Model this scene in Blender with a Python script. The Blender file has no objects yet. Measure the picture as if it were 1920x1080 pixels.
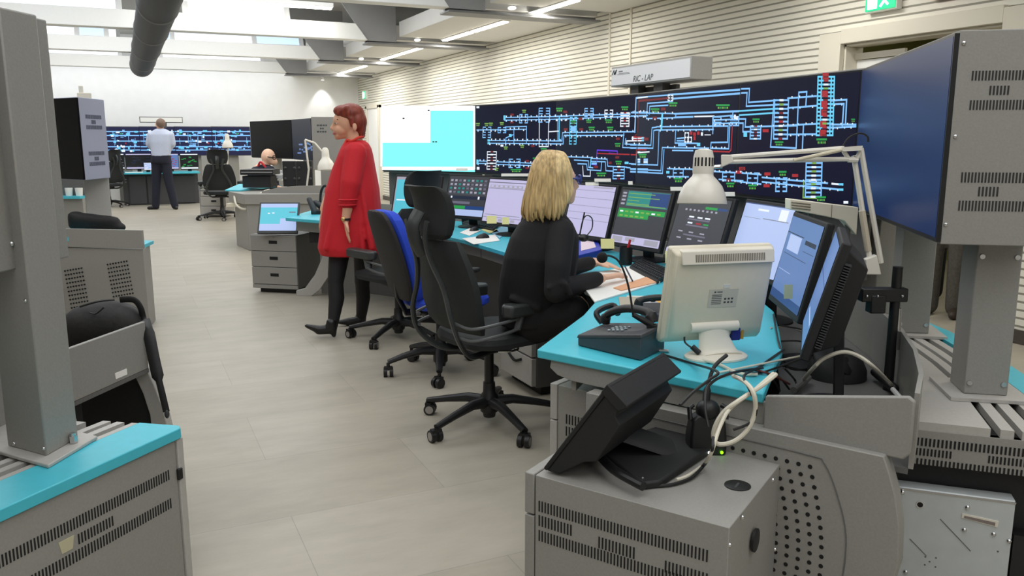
import bpy, math, random
from mathutils import Vector, Matrix
random.seed(7)
SC = bpy.context.scene
COL = SC.collection
R = math.radians
# ------------------------------------------------------------------ camera
EYE = 1.42
FPX = 1540.0
_d = Vector(((228 - 960) / FPX, -(262 - 540) / FPX, -1.0)).normalized()   # room's long axis seen from the camera
_m = math.hypot(_d.y, _d.z)
_z = Vector((0, -_d.z / _m, _d.y / _m))
if _z.y < 0: _z = -_z
_x = _d.cross(_z)
ROT = Matrix((_x, _d, _z))
cam_data = bpy.data.cameras.new('camera')
cam_data.sensor_width = 36.0
cam_data.lens = 36.0 * FPX / 1920.0
cam_data.clip_start = 0.05
camera = bpy.data.objects.new('camera', cam_data)
COL.objects.link(camera)
camera.matrix_world = Matrix.Translation((0, 0, EYE)) @ ROT.to_4x4()
SC.camera = camera
# ------------------------------------------------------------------ view, world, big lights
SC.view_settings.view_transform = 'Standard'
SC.view_settings.look = 'None'
SC.view_settings.exposure = 0.0
SC.view_settings.gamma = 1.0
SC.view_settings.use_curve_mapping = False
world = bpy.data.worlds.new('world')
SC.world = world
world.use_nodes = True
world.node_tree.nodes['Background'].inputs[0].default_value = (0.75, 0.87, 1.0, 1)
world.node_tree.nodes['Background'].inputs[1].default_value = 1.0
BEAMS = [-4.75, -1.28, 2.19, 5.66, 9.13, 12.6, 15.95, 19.45]   # roof beams along the hall
def area(name, loc, sx, sy, power, col=(1, 0.98, 0.94), rot=(0, 0, 0)):
    l = bpy.data.lights.new(name, 'AREA')
    l.shape = 'RECTANGLE'; l.size = sx; l.size_y = sy; l.energy = power; l.color = col
    o = bpy.data.objects.new(name, l); COL.objects.link(o)
    o.location = loc; o.rotation_euler = rot
    return o
for _i in range(len(BEAMS) - 1):                                 # daylight falling through each roof bay
    _y = (BEAMS[_i] + BEAMS[_i + 1]) / 2
    _p = (96, 108, 112, 94, 98, 110, 110)[_i]
    area('daylight_bay', (0.4, _y, 3.55), 5.6, 2.4, _p, (0.98, 0.99, 1.0))
area('daylight_end', (1.2, 20.45, 3.3), 8.0, 1.2, 80, (0.98, 0.99, 1.0))
TUBES = [(4.72, 1.9, 1.15), (4.72, 5.4, 1.15), (4.72, 8.95, 1.15), (4.71, 10.82, 1.1), (4.71, 12.02, 1.1),
         (4.72, 14.3, 1.1), (4.72, 15.5, 1.1), (4.78, 18.1, 1.15), (4.78, 19.3, 1.1)]
for _x0, _y0, _l in TUBES:
    area('tube_light', (_x0, _y0, 2.93), 0.1, _l, 24, (1.0, 0.97, 0.92))

# ------------------------------------------------------------------ picture-to-place helpers (measuring only)
def ray(u, v):
    return ROT @ Vector(((u - 960) / FPX, -(v - 540) / FPX, -1.0))
EYEV = Vector((0, 0, EYE))
def P(u, v, z=0.0):
    r = ray(u, v); return EYEV + r * ((z - EYE) / r.z)
def PL(u, v, p0, n):
    r = ray(u, v); n = Vector(n); return EYEV + r * ((Vector(p0) - EYEV).dot(n) / r.dot(n))
def onx(u, v, x):
    return PL(u, v, (x, 0, 0), (1, 0, 0))
def ony(u, v, y):
    return PL(u, v, (0, y, 0), (0, 1, 0))
_fw = ROT @ Vector((0, 0, -1)); FWD = Vector((_fw.x, _fw.y, 0)).normalized()
RGT = Vector((FWD.y, -FWD.x, 0))
UP = Vector((0, 0, 1))
def Q(u, v, dist):
    r = ray(u, v); return EYEV + r * (dist / r.dot(FWD))

# ------------------------------------------------------------------ materials
def lin(c):
    return tuple((x / 12.92 if x <= .04045 else ((x + .055) / 1.055) ** 2.4) for x in (k / 255 for k in c))
MATS = {}
def mat(name, rgb, rough=0.5, metal=0.0, noise=0.0, scale=20.0, bump=0.0, emit=0.0, emit_rgb=None, spec=None, alpha=None, trans=0.0, stretch=None, coat=0.0):
    if name in MATS: return MATS[name]
    m = bpy.data.materials.new(name); m.use_nodes = True
    nt = m.node_tree; b = nt.nodes['Principled BSDF']
    c = lin(rgb)
    b.inputs['Base Color'].default_value = (*c, 1)
    b.inputs['Roughness'].default_value = rough
    b.inputs['Metallic'].default_value = metal
    if spec is not None: b.inputs['Specular IOR Level'].default_value = spec
    if trans: b.inputs['Transmission Weight'].default_value = trans
    if coat: b.inputs['Coat Weight'].default_value = coat
    if emit:
        b.inputs['Emission Color'].default_value = (*(lin(emit_rgb) if emit_rgb else c), 1)
        b.inputs['Emission Strength'].default_value = emit
    if noise or bump:
        tc = nt.nodes.new('ShaderNodeTexCoord'); tx = nt.nodes.new('ShaderNodeTexNoise')
        tx.inputs['Scale'].default_value = scale; tx.inputs['Detail'].default_value = 4
        if stretch:
            mp = nt.nodes.new('ShaderNodeMapping'); mp.inputs['Scale'].default_value = stretch
            nt.links.new(tc.outputs['Object'], mp.inputs[0]); nt.links.new(mp.outputs[0], tx.inputs['Vector'])
        else:
            nt.links.new(tc.outputs['Object'], tx.inputs['Vector'])
        if noise:
            r = nt.nodes.new('ShaderNodeValToRGB')
            r.color_ramp.elements[0].position = .3; r.color_ramp.elements[1].position = .7
            r.color_ramp.elements[0].color = (*[x * (1 - noise) for x in c], 1)
            r.color_ramp.elements[1].color = (*[min(1, x * (1 + noise)) for x in c], 1)
            nt.links.new(tx.outputs['Fac'], r.inputs[0]); nt.links.new(r.outputs[0], b.inputs['Base Color'])
        if bump:
            bp = nt.nodes.new('ShaderNodeBump'); bp.inputs['Strength'].default_value = bump; bp.inputs['Distance'].default_value = .004
            nt.links.new(tx.outputs['Fac'], bp.inputs['Height']); nt.links.new(bp.outputs[0], b.inputs['Normal'])
    MATS[name] = m
    return m
GREY = mat('grey_powder_coat', (146, 144, 138), .5, 0, .05, 160, .08)
GREYD = mat('dark_grey_powder_coat', (100, 99, 97), .55, 0, .06, 160, .08)
GREYL = mat('light_grey_laminate', (178, 175, 169), .5, 0, .04, 90)
TURQ = mat('turquoise_laminate', (72, 190, 208), .42, 0, .03, 30)
TURQE = mat('turquoise_edging', (40, 158, 186), .45)
BLACK = mat('black_plastic', (20, 20, 21), .45, 0, .1, 90)
BLACKM = mat('matt_black_plastic', (28, 28, 29), .65, 0, .12, 120, .1)
MESHB = mat('black_chair_fabric', (36, 39, 39), .75, 0, .2, 420, .3)
FRAMEB = mat('charcoal_chair_frame', (50, 53, 53), .4, 0, .06, 80)
HOLE = mat('dark_hole', (14, 13, 13), .8)
DGREYP = mat('dark_grey_plastic', (58, 60, 62), .5, 0, .08, 80)
PHONE = mat('slate_phone_plastic', (58, 66, 70), .5, 0, .06, 90)
WHITE = mat('white_paint', (240, 240, 237), .55, 0, .01, 30)
WALLW = mat('white_wall_paint', (236, 236, 234), .7, 0, .015, 6)
ROOFW = mat('roof_paint', (222, 221, 217), .7, 0, .015, 4)
BEAMG = mat('grey_steel_paint', (150, 150, 150), .5, 0, .02, 10)
RAILG = mat('rail_grey', (118, 118, 118), .45)
CREAM = mat('cream_plastic', (222, 214, 192), .48, 0, .015, 60)
CREAM2 = mat('pale_cream_plastic', (224, 218, 202), .45)
CHROME = mat('bright_metal', (205, 205, 205), .25, 1.0)
STEEL = mat('zinc_steel', (194, 199, 199), .45, .2, .05, 14)
LAMPW = mat('white_lamp_enamel', (226, 221, 209), .35, 0, coat=.2)
PAPER = mat('white_paper', (240, 238, 232), .8, 0, .01, 40)
YELLOW = mat('yellow_sticky_paper', (236, 228, 160), .8)
CREAMC = mat('cream_cable', (214, 208, 190), .5)
BLUEF = mat('blue_fabric', (30, 66, 190), .8, 0, .12, 300, .25)
REDK = mat('red_wool', (196, 20, 34), .75, 0, .07, 160, .2)
BLKK = mat('black_knit', (20, 18, 20), .85, 0, .2, 260, .25)
TIGHTS = mat('black_tights', (20, 18, 20), .7)
SKIN = mat('skin', (222, 170, 140), .5, 0, .05, 25, spec=.35)
SKIN2 = mat('fair_skin', (232, 188, 160), .5, 0, .05, 25, spec=.35)
HAIRR = mat('auburn_hair', (128, 48, 28), .5, 0, .35, 60, .4, stretch=(1, 1, .15))
HAIRB = mat('ash_blond_hair', (190, 160, 108), .45, 0, .42, 55, .4, stretch=(1.6, 1.6, .12))
HAIRG = mat('grey_brown_hair', (120, 98, 84), .6, 0, .2, 80)
SHIRT = mat('pale_blue_shirt', (196, 204, 224), .8, 0, .05, 60, .15)
NAVY = mat('navy_cloth', (26, 28, 44), .85, 0, .15, 120, .2)
DARKT = mat('charcoal_cloth', (38, 37, 38), .85, 0, .15, 120, .2)
GREYT = mat('worn_grey_denim', (84, 80, 74), .85, 0, .2, 60, .2)
LEATHER = mat('black_leather', (18, 16, 16), .4)
GOLD = mat('pale_gold', (214, 180, 120), .3, .8)
BAGM = mat('black_nylon', (30, 28, 27), .7, 0, .2, 60, .35)

# ------------------------------------------------------------------ mesh builder
WM = {}
class MB:
    def __init__(s):
        s.v = []; s.f = []; s.m = []; s.k = 0; s.M = Matrix.Identity(4)
    def at(s, loc=(0, 0, 0), rz=0, rx=0, ry=0):
        s.M = Matrix.Translation(loc) @ Matrix.Rotation(rz, 4, 'Z') @ Matrix.Rotation(ry, 4, 'Y') @ Matrix.Rotation(rx, 4, 'X'); return s
    def frame(s, o, x, y, z):
        s.M = Matrix((( x[0], y[0], z[0], o[0]), (x[1], y[1], z[1], o[1]), (x[2], y[2], z[2], o[2]), (0, 0, 0, 1))); return s
    def add(s, vs, fs):
        b = len(s.v)
        s.v += [s.M @ Vector(p) for p in vs]
        s.f += [tuple(i + b for i in f) for f in fs]
        s.m += [s.k] * len(fs)
        return s
    def box(s, c, d):
        x, y, z = c; a, b, e = d[0] / 2, d[1] / 2, d[2] / 2
        vs = [(x + i * a, y + j * b, z + k * e) for k in (-1, 1) for j in (-1, 1) for i in (-1, 1)]
        return s.add(vs, [(0, 2, 3, 1), (4, 5, 7, 6), (0, 1, 5, 4), (2, 6, 7, 3), (0, 4, 6, 2), (1, 3, 7, 5)])
    def hexa(s, lo, hi):
        return s.add(list(lo) + list(hi), [(3, 2, 1, 0), (4, 5, 6, 7), (0, 1, 5, 4), (1, 2, 6, 5), (2, 3, 7, 6), (3, 0, 4, 7)])
    def quad(s, a, b, c, d):
        return s.add([a, b, c, d], [(0, 1, 2, 3)])
    def prism(s, poly, z0, z1):
        n = len(poly)
        ar = sum(poly[i][0] * poly[(i + 1) % n][1] - poly[(i + 1) % n][0] * poly[i][1] for i in range(n))
        if ar < 0: poly = poly[::-1]
        vs = [(p[0], p[1], z0) for p in poly] + [(p[0], p[1], z1) for p in poly]
        fs = [tuple(range(n - 1, -1, -1)), tuple(range(n, 2 * n))] + [(i, (i + 1) % n, n + (i + 1) % n, n + i) for i in range(n)]
        return s.add(vs, fs)
    def loft(s, rings, caps=True, close=True):
        n = len(rings[0]); vs = [p for r in rings for p in r]; fs = []
        for i in range(len(rings) - 1):
            for j in range(n if close else n - 1):
                a = i * n + j; b = i * n + (j + 1) % n
                fs.append((a, b, b + n, a + n))
        if caps:
            fs.append(tuple(range(n - 1, -1, -1))); fs.append(tuple(range((len(rings) - 1) * n, len(rings) * n)))
        return s.add(vs, fs)
    def lathe(s, prof, n=24, caps=True):
        return s.loft([[(r * math.cos(2 * math.pi * j / n), r * math.sin(2 * math.pi * j / n), z) for j in range(n)] for r, z in prof], caps)
    def tube(s, path, r, n=8, flat=None):
        path = [Vector(p) for p in path]; rings = []
        t = (path[1] - path[0]).normalized()
        u = t.orthogonal().normalized()
        if flat is not None:
            f = Vector(flat); u = (f - t * f.dot(t)).normalized()
        for i, p in enumerate(path):
            if i == 0: t2 = path[1] - path[0]
            elif i == len(path) - 1: t2 = path[-1] - path[-2]
            else: t2 = (path[i + 1] - p).normalized() + (p - path[i - 1]).normalized()
            if t2.length < 1e-9: t2 = t
            t = t2.normalized(); u = (u - t * u.dot(t)).normalized(); w = t.cross(u)
            rr = r[i] if isinstance(r, list) else r
            ra, rb = (rr, rr) if not isinstance(rr, (list, tuple)) else rr
            rings.append([p + u * ra * math.cos(2 * math.pi * j / n) + w * rb * math.sin(2 * math.pi * j / n) for j in range(n)])
        return s.loft(rings)
    def cyl(s, a, b, r, n=16, r2=None):
        return s.tube([a, b], [r, r if r2 is None else r2], n)
    def ell(s, c, r, n=16, k=10):
        c = Vector(c); r = r if isinstance(r, (list, tuple)) else (r, r, r)
        rings = []
        for i in range(k + 1):
            t = math.pi * i / k; q = max(math.sin(t), .004)
            rings.append([(c.x + r[0] * q * math.cos(2 * math.pi * j / n), c.y + r[1] * q * math.sin(2 * math.pi * j / n), c.z - r[2] * math.cos(t)) for j in range(n)])
        return s.loft(rings)
    def cap(s, a, b, ra, rb=None, n=14):
        a = Vector(a); b = Vector(b); rb = ra if rb is None else rb
        d = (b - a).normalized(); pts = []; rs = []
        for t in (90, 60, 30, 0): pts.append(a - d * ra * math.sin(R(t))); rs.append(max(ra * math.cos(R(t)), .002))
        for t in (0, 30, 60, 90): pts.append(b + d * rb * math.sin(R(t))); rs.append(max(rb * math.cos(R(t)), .002))
        return s.tube(pts, rs, n)
    def build(s, name, mats, parent=None, world=True, bevel=0, smooth=True, ang=35, remesh=0, relax=0, sub=0, seg=2, solid=0):
        me = bpy.data.meshes.new(name)
        vs = s.v
        if parent is not None and world:
            inv = WM[parent.name].inverted(); vs = [inv @ p for p in vs]
        me.from_pydata([tuple(p) for p in vs], [], s.f)
        for m in (mats if isinstance(mats, (list, tuple)) else [mats]): me.materials.append(m)
        me.polygons.foreach_set('material_index', s.m)
        me.update()
        if smooth:
            me.polygons.foreach_set('use_smooth', [True] * len(me.polygons))
            if not remesh: me.set_sharp_from_angle(angle=R(ang))
        o = bpy.data.objects.new(name, me); COL.objects.link(o)
        if parent is not None:
            o.parent = parent; WM[o.name] = WM[parent.name]
        else: WM[o.name] = Matrix.Identity(4)
        if solid:
            d = o.modifiers.new('solid', 'SOLIDIFY'); d.thickness = solid; d.offset = 0
        if remesh:
            d = o.modifiers.new('remesh', 'REMESH'); d.mode = 'VOXEL'; d.voxel_size = remesh; d.use_smooth_shade = True
        if relax:
            d = o.modifiers.new('smooth', 'SMOOTH'); d.factor = .5; d.iterations = relax
        if bevel:
            d = o.modifiers.new('bevel', 'BEVEL'); d.width = bevel; d.segments = seg; d.limit_method = 'ANGLE'; d.angle_limit = R(30)
        if sub:
            d = o.modifiers.new('sub', 'SUBSURF'); d.levels = sub; d.render_levels = sub
        return o
def thing(name, label, cat, loc=(0, 0, 0), rz=0.0, group=None):
    o = bpy.data.objects.new(name, None); COL.objects.link(o)
    o.empty_display_size = .1
    o.location = loc; o.rotation_euler = (0, 0, rz)
    WM[o.name] = Matrix.Translation(loc) @ Matrix.Rotation(rz, 4, 'Z')
    return tag(o, label, cat, group)
def tag(o, label=None, cat=None, group=None, kind=None):
    if label: o['label'] = label
    if cat: o['category'] = cat
    if group: o['group'] = group
    if kind: o['kind'] = kind
    return o
def struct(o, label=None):
    o['kind'] = 'structure'
    if label: o['label'] = label
    return o
def dup(root, loc, rz=None, label=None, group=None):
    def cp(o, par):
        c = o.copy(); COL.objects.link(c)
        if par is not None: c.parent = par
        for ch in [x for x in bpy.data.objects if x.parent == o]: cp(ch, c)
        return c
    r = cp(root, None)
    r.location = loc
    if rz is not None: r.rotation_euler = (0, 0, rz)
    if label: r['label'] = label
    if group: r['group'] = group
    return r
def lerp(a, b, t): return a + (b - a) * t
def polyat(pts, t):
    L = [0]
    for i in range(len(pts) - 1): L.append(L[-1] + (Vector(pts[i + 1]) - Vector(pts[i])).length)
    d = t * L[-1]
    for i in range(len(pts) - 1):
        if d <= L[i + 1] + 1e-9:
            k = (d - L[i]) / max(L[i + 1] - L[i], 1e-9)
            return Vector(pts[i]).lerp(Vector(pts[i + 1]), k)
    return Vector(pts[-1])
def smoothpath(pts, n=6):
    pts = [Vector(p) for p in pts]; out = []
    for i in range(len(pts) - 1):
        p0 = pts[max(i - 1, 0)]; p1 = pts[i]; p2 = pts[i + 1]; p3 = pts[min(i + 2, len(pts) - 1)]
        for k in range(n):
            t = k / n
            out.append(.5 * ((2 * p1) + (p2 - p0) * t + (2 * p0 - 5 * p1 + 4 * p2 - p3) * t * t + (3 * p1 - p0 - 3 * p2 + p3) * t ** 3))
    out.append(pts[-1]); return out

# ------------------------------------------------------------------ the hall
XW = 5.64; YB = 21.45; XL = -8.0; YF = -6.0; ZR = 3.8
def floor_material():
    m = bpy.data.materials.new('vinyl_floor'); m.use_nodes = True; nt = m.node_tree; b = nt.nodes['Principled BSDF']
    tc = nt.nodes.new('ShaderNodeTexCoord')
    mp = nt.nodes.new('ShaderNodeMapping'); mp.inputs['Location'].default_value = (-.48, -.525, 0)
    nt.links.new(tc.outputs['Object'], mp.inputs[0])
    br = nt.nodes.new('ShaderNodeTexBrick'); br.offset = 0.5; br.inputs['Scale'].default_value = 1
    br.inputs['Brick Width'].default_value = 1.25; br.inputs['Row Height'].default_value = .625
    br.inputs['Mortar Size'].default_value = .0016; br.inputs['Mortar Smooth'].default_value = .3
    a = lin((172, 165, 151)); c = lin((165, 158, 143))
    br.inputs['Color1'].default_value = (*a, 1); br.inputs['Color2'].default_value = (*c, 1); br.inputs['Mortar'].default_value = (*lin((146, 141, 129)), 1)
    nt.links.new(mp.outputs[0], br.inputs['Vector'])
    n1 = nt.nodes.new('ShaderNodeTexNoise'); n1.inputs['Scale'].default_value = 2.2; n1.inputs['Detail'].default_value = 8; n1.inputs['Roughness'].default_value = .65
    mp2 = nt.nodes.new('ShaderNodeMapping'); mp2.inputs['Scale'].default_value = (1, 2.6, 1)
    nt.links.new(tc.outputs['Object'], mp2.inputs[0]); nt.links.new(mp2.outputs[0], n1.inputs['Vector'])
    rp = nt.nodes.new('ShaderNodeValToRGB'); rp.color_ramp.elements[0].position = .3; rp.color_ramp.elements[1].position = .72
    rp.color_ramp.elements[0].color = (.86, .86, .85, 1); rp.color_ramp.elements[1].color = (1.1, 1.1, 1.1, 1)
    nt.links.new(n1.outputs['Fac'], rp.inputs[0])
    mx = nt.nodes.new('ShaderNodeMix'); mx.data_type = 'RGBA'; mx.blend_type = 'MULTIPLY'; mx.inputs['Factor'].default_value = 1
    nt.links.new(br.outputs['Color'], mx.inputs['A']); nt.links.new(rp.outputs[0], mx.inputs['B'])
    nt.links.new(mx.outputs['Result'], b.inputs['Base Color'])
    b.inputs['Roughness'].default_value = .42
    b.inputs['Specular IOR Level'].default_value = .35
    return m
def grooved_material():
    m = bpy.data.materials.new('grooved_wall_panels'); m.use_nodes = True; nt = m.node_tree; b = nt.nodes['Principled BSDF']
    tc = nt.nodes.new('ShaderNodeTexCoord'); sp = nt.nodes.new('ShaderNodeSeparateXYZ'); nt.links.new(tc.outputs['Object'], sp.inputs[0])
    mu = nt.nodes.new('ShaderNodeMath'); mu.operation = 'MULTIPLY'; mu.inputs[1].default_value = 1 / .058; nt.links.new(sp.outputs['Z'], mu.inputs[0])
    fr = nt.nodes.new('ShaderNodeMath'); fr.operation = 'FRACT'; nt.links.new(mu.outputs[0], fr.inputs[0])
    rp = nt.nodes.new('ShaderNodeValToRGB'); e = rp.color_ramp.elements
    base = lin((234, 231, 218)); gr = lin((146, 143, 130))
    e[0].position = 0; e[0].color = (*gr, 1); e[1].position = .2; e[1].color = (*gr, 1)
    k = e.new(.26); k.color = (*base, 1); k = e.new(.94); k.color = (*base, 1); k = e.new(1.0); k.color = (*gr, 1)
    nt.links.new(fr.outputs[0], rp.inputs[0]); nt.links.new(rp.outputs[0], b.inputs['Base Color'])
    bp = nt.nodes.new('ShaderNodeBump'); bp.inputs['Strength'].default_value = .6; bp.inputs['Distance'].default_value = .008
    nt.links.new(rp.outputs[0], bp.inputs['Height']); nt.links.new(bp.outputs[0], b.inputs['Normal'])
    b.inputs['Roughness'].default_value = .6
    return m
GROOVE = grooved_material()
m = MB(); m.quad((XL, YF, 0), (9, YF, 0), (9, YB, 0), (XL, YB, 0)); struct(m.build('floor', floor_material(), smooth=False))
m = MB(); m.box(((XL + XW) / 2, (YF + YB) / 2, ZR + .05), (XW - XL, YB - YF, .1)); struct(m.build('ceiling', mat('grey_roof_paint', (178, 178, 176), .7, 0, .015, 4), smooth=False))
m = MB(); m.box(((XL + XW) / 2, YB + .1, ZR / 2), (XW - XL + .4, .2, ZR)); struct(m.build('wall_back', WALLW, smooth=False))
m = MB(); m.box((XL - .1, (YF + YB) / 2, ZR / 2), (.2, YB - YF, ZR)); struct(m.build('wall_left', WALLW, smooth=False))
m = MB(); m.box(((XL + XW) / 2, YF - .1, ZR / 2), (XW - XL + .4, .2, ZR)); struct(m.build('wall_front', WALLW, smooth=False))
DY0, DY1, DZ = 3.93, 5.37, 2.22                                   # doorway in the right wall
m = MB()
m.box((XW + .1, (YF + DY0) / 2, ZR / 2), (.2, DY0 - YF, ZR)); m.box((XW + .1, (YB + DY1) / 2, ZR / 2), (.2, YB - DY1, ZR))
m.box((XW + .1, (DY0 + DY1) / 2, (ZR + DZ) / 2), (.2, DY1 - DY0, ZR - DZ))
struct(m.build('wall_right', GROOVE, smooth=False))
WTRIM = mat('cream_door_frame', (222, 216, 200), .5)
m = MB()
m.box((XW - .02, DY1 + .12, 1.16), (.06, .24, 2.32)); m.box((XW - .02, DY0 - .09, 1.16), (.06, .18, 2.32))
m.box((XW - .02, (DY0 + DY1) / 2, DZ + .06), (.06, DY1 - DY0, .12))
m.box((XW + .1, DY1 - .01, 1.1), (.2, .02, 2.2)); m.box((XW + .1, DY0 + .01, 1.1), (.2, .02, 2.2)); m.box((XW + .1, (DY0 + DY1) / 2, DZ - .01), (.2, DY1 - DY0 - .04, .02))
struct(m.build('trim_1', WTRIM, bevel=.004))
for nm, yy in (('trim_2', 9.16), ('trim_3', 8.68)):
    m = MB(); m.box((XW - .006, yy, 1.9), (.012, .035, 2.2)); struct(m.build(nm, WTRIM, smooth=False))
m = MB(); m.box((XW - .01, (YF + DY0 - .2) / 2, .05), (.02, DY0 - .2 - YF, .1)); m.box((XW - .01, (DY1 + .26 + YB) / 2, .05), (.02, YB - DY1 - .26, .1))
struct(m.build('baseboard_right', mat('dark_skirting', (74, 68, 62), .5), smooth=False))
OLIVE = mat('olive_green_wall', (150, 150, 92), .7, 0, .03, 5)
m = MB(); m.box((8.9, 4.6, 1.4), (.1, 6, 2.8)); m.box((7.3, 7.4, 1.4), (3.2, .1, 2.8)); m.box((7.3, 1.8, 1.4), (3.2, .1, 2.8)); m.box((7.35, 4.6, 2.85), (3.1, 5.7, .1))
struct(m.build('wall_side_room', OLIVE, smooth=False))
area('side_room_light', (7.4, 4.6, 2.75), 1.2, .3, 22, (1, .97, .85))
d = struct(MB().box((XW + .16, DY1 - .27, 1.05), (.05, .5, 2.08)).build('door_1', WHITE, bevel=.004), 'white door leaf standing in the doorway to the green room')
MB().box((XW + .125, DY1 - .27, 2.12), (.03, .5, .05)).build('door_head_rail', WTRIM, d)
MB().cyl((XW + .12, DY1 - .47, 1.02), (XW + .07, DY1 - .47, 1.02), .012).cyl((XW + .075, DY1 - .47, 1.02), (XW + .075, DY1 - .36, 1.02), .009).build('door_handle', CHROME, d)
d = struct(MB().box((XW - .02, 19.98, 1.09), (.04, .92, 2.16)).build('door_2', WHITE, bevel=.004), 'white door in the far corner behind the woman in red')
MB().cyl((XW - .04, 20.3, 1.05), (XW - .09, 20.3, 1.05), .012).cyl((XW - .085, 20.3, 1.05), (XW - .085, 20.17, 1.05), .012).box((XW - .044, 20.3, 1.0), (.01, .05, .22)).build('door_handle', BLACK, d)
m = MB(); m.box((XW - .03, 19.44, 1.12), (.08, .12, 2.24)); m.box((XW - .03, 20.52, 1.12), (.08, .12, 2.24)); m.box((XW - .03, 19.98, 2.22), (.08, 1.2, .1))
struct(m.build('trim_4', WTRIM, bevel=.004))

# roof: beams, gussets, rails, soffits, clerestory glazing
SKY = mat('daylight_glass', (236, 244, 255), .3, 0, emit=1.5, emit_rgb=(232, 242, 255))
SKYB = mat('blue_daylight_glass', (190, 215, 250), .3, 0, emit=.9, emit_rgb=(196, 218, 250))
for i, y in enumerate(BEAMS):
    if y < 1: continue
    b = thing('roof_beam', ['', '', 'white roof beam with grey steel end plate nearest above the console', 'white roof beam with grey steel rail, second towards the back', 'white roof beam with grey rail, third towards the back',
              'white roof beam crossing under the bright roof window', 'white roof beam just beyond the end of the roof window bay', 'white roof beam beside the white back wall'][i], 'beam', (0, y, 2.9), group='roof beams')
    m = MB(); m.add([(XL, y, 2.9), (3.49, y, 2.9), (3.31, y, 3.14), (XL, y, 3.14), (XL, y + .2, 2.9), (3.49, y + .2, 2.9), (3.31, y + .2, 3.14), (XL, y + .2, 3.14)],
                    [(0, 1, 2, 3), (7, 6, 5, 4), (0, 4, 5, 1), (1, 5, 6, 2), (2, 6, 7, 3), (3, 7, 4, 0)])
    m.build('white_cladding', WHITE, b, bevel=.01)
    m = MB()
    pl = [(2.86, ZR), (3.49, 2.9), (3.95, 2.9), (3.95, ZR)]
    m.add([(p[0], y + .05, p[1]) for p in pl] + [(p[0], y + .09, p[1]) for p in pl], [(0, 1, 2, 3), (7, 6, 5, 4), (0, 4, 5, 1), (1, 5, 6, 2), (2, 6, 7, 3), (3, 7, 4, 0)])
    m.build('steel_end_plate', BEAMG, b, smooth=False)
    MB().box(((3.49 + 5.5) / 2, y + .18, 2.87), (2.01, .3, .025)).box(((3.49 + 5.5) / 2, y + .18, 2.9), (2.01, .06, .05)).build('rail', RAILG, b, bevel=.004)
    if i in (4, 5, 6): MB().ell((4.28, y + .02, 2.945), (.045, .07, .02), 12, 6).build('spotlight', mat('spot_glow', (255, 250, 240), .5, emit=6), b)
for i in range(2, len(BEAMS)):
    y0 = BEAMS[i - 1] + .35; y1 = BEAMS[i] - .04
    m = MB(); m.box(((3.97 + XW) / 2, (y0 + y1) / 2, 3.08), (XW - 3.97, y1 - y0, .22)); struct(m.build('ceiling_soffit', ROOFW, bevel=.006))
y0 = BEAMS[-1] + .36
m = MB(); m.box(((3.97 + XW) / 2, (y0 + YB) / 2, 3.08), (XW - 3.97, YB - y0, .22)); struct(m.build('ceiling_soffit', ROOFW, bevel=.006))
wn = 0
for i, y in enumerate(BEAMS):
    if y < 4: continue
    for (xa, xb, mt) in (((.95, 2.35, SKY), (-2.6, .1, SKY)) if i == 5 else ((2.35, 3.2, SKYB), (-.55, -.1, SKYB), (.62, .95, SKYB)) if i == 6 else ((.9, 3.0, SKY), (-2.6, .1, SKY))):
        wn += 1
        m = MB(); ya, za, yb, zb = y + .24, 3.16, y + .5, 3.72
        m.loft([[(lerp(xa, xb, (k in (1, 2)) * 1.0), 0, 0) for k in range(4)]], caps=False) if 0 else None
        m.hexa([(xa, ya, za), (xb, ya, za), (xb, ya + .03, za), (xa, ya + .03, za)], [(xa, yb, zb), (xb, yb, zb), (xb, yb + .03, zb), (xa, yb + .03, zb)])
        o = struct(m.build('window_%d' % wn, mt, smooth=False), 'bright sloping roof window above a white beam')
        f = MB()
        for xx in (xa, xb): f.hexa([(xx - .04, ya - .02, za), (xx + .04, ya - .02, za), (xx + .04, ya + .06, za), (xx - .04, ya + .06, za)], [(xx - .04, yb - .02, zb), (xx + .04, yb - .02, zb), (xx + .04, yb + .06, zb), (xx - .04, yb + .06, zb)])
        f.box(((xa + xb) / 2, ya, za - .02), (xb - xa + .08, .08, .05)); f.box(((xa + xb) / 2, yb, zb + .02), (xb - xa + .08, .08, .05))
        f.build('window_frame', WHITE, o, smooth=False)
GLOW = mat('tube_glow', (255, 250, 238), .4, emit=9.0, emit_rgb=(255, 248, 232))
_tl = ['nearest long tube light in the soffit by the right wall', 'second tube light in the soffit from the near end', 'tube light in the soffit ending above the doorway wall', 'tube light, nearer of the pair under the middle soffit', 'tube light, farther of the pair under the middle soffit',
       'tube light, nearer of the pair above the lit cyan display', 'tube light, farther of the pair above the lit cyan display', 'tube light, nearer of the last pair by the back wall', 'tube light right at the back wall end of the soffit']
for (x0, y0, l), lb in zip(TUBES, _tl):
    t = thing('ceiling_light', lb, 'ceiling light', (x0, y0, 2.97), group='soffit tube lights')
    MB().box((x0, y0, 2.965), (.12, l + .06, .012)).build('frame', WHITE, t, bevel=.003)
    MB().box((x0, y0, 2.952), (.09, l, .02)).build('diffuser', GLOW, t, bevel=.008)
t = thing('ceiling_light', 'long tube light hung across the roof bay near the black duct', 'ceiling light', (1.7, 12.3, 3.3))
MB().box((1.7, 12.3, 3.32), (2.4, .12, .06)).build('frame', WHITE, t, bevel=.006); MB().box((1.7, 12.3, 3.28), (2.36, .08, .03)).build('diffuser', mat('strong_tube_glow', (255, 252, 245), .4, emit=24, emit_rgb=(255, 252, 245)), t, bevel=.008)
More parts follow.
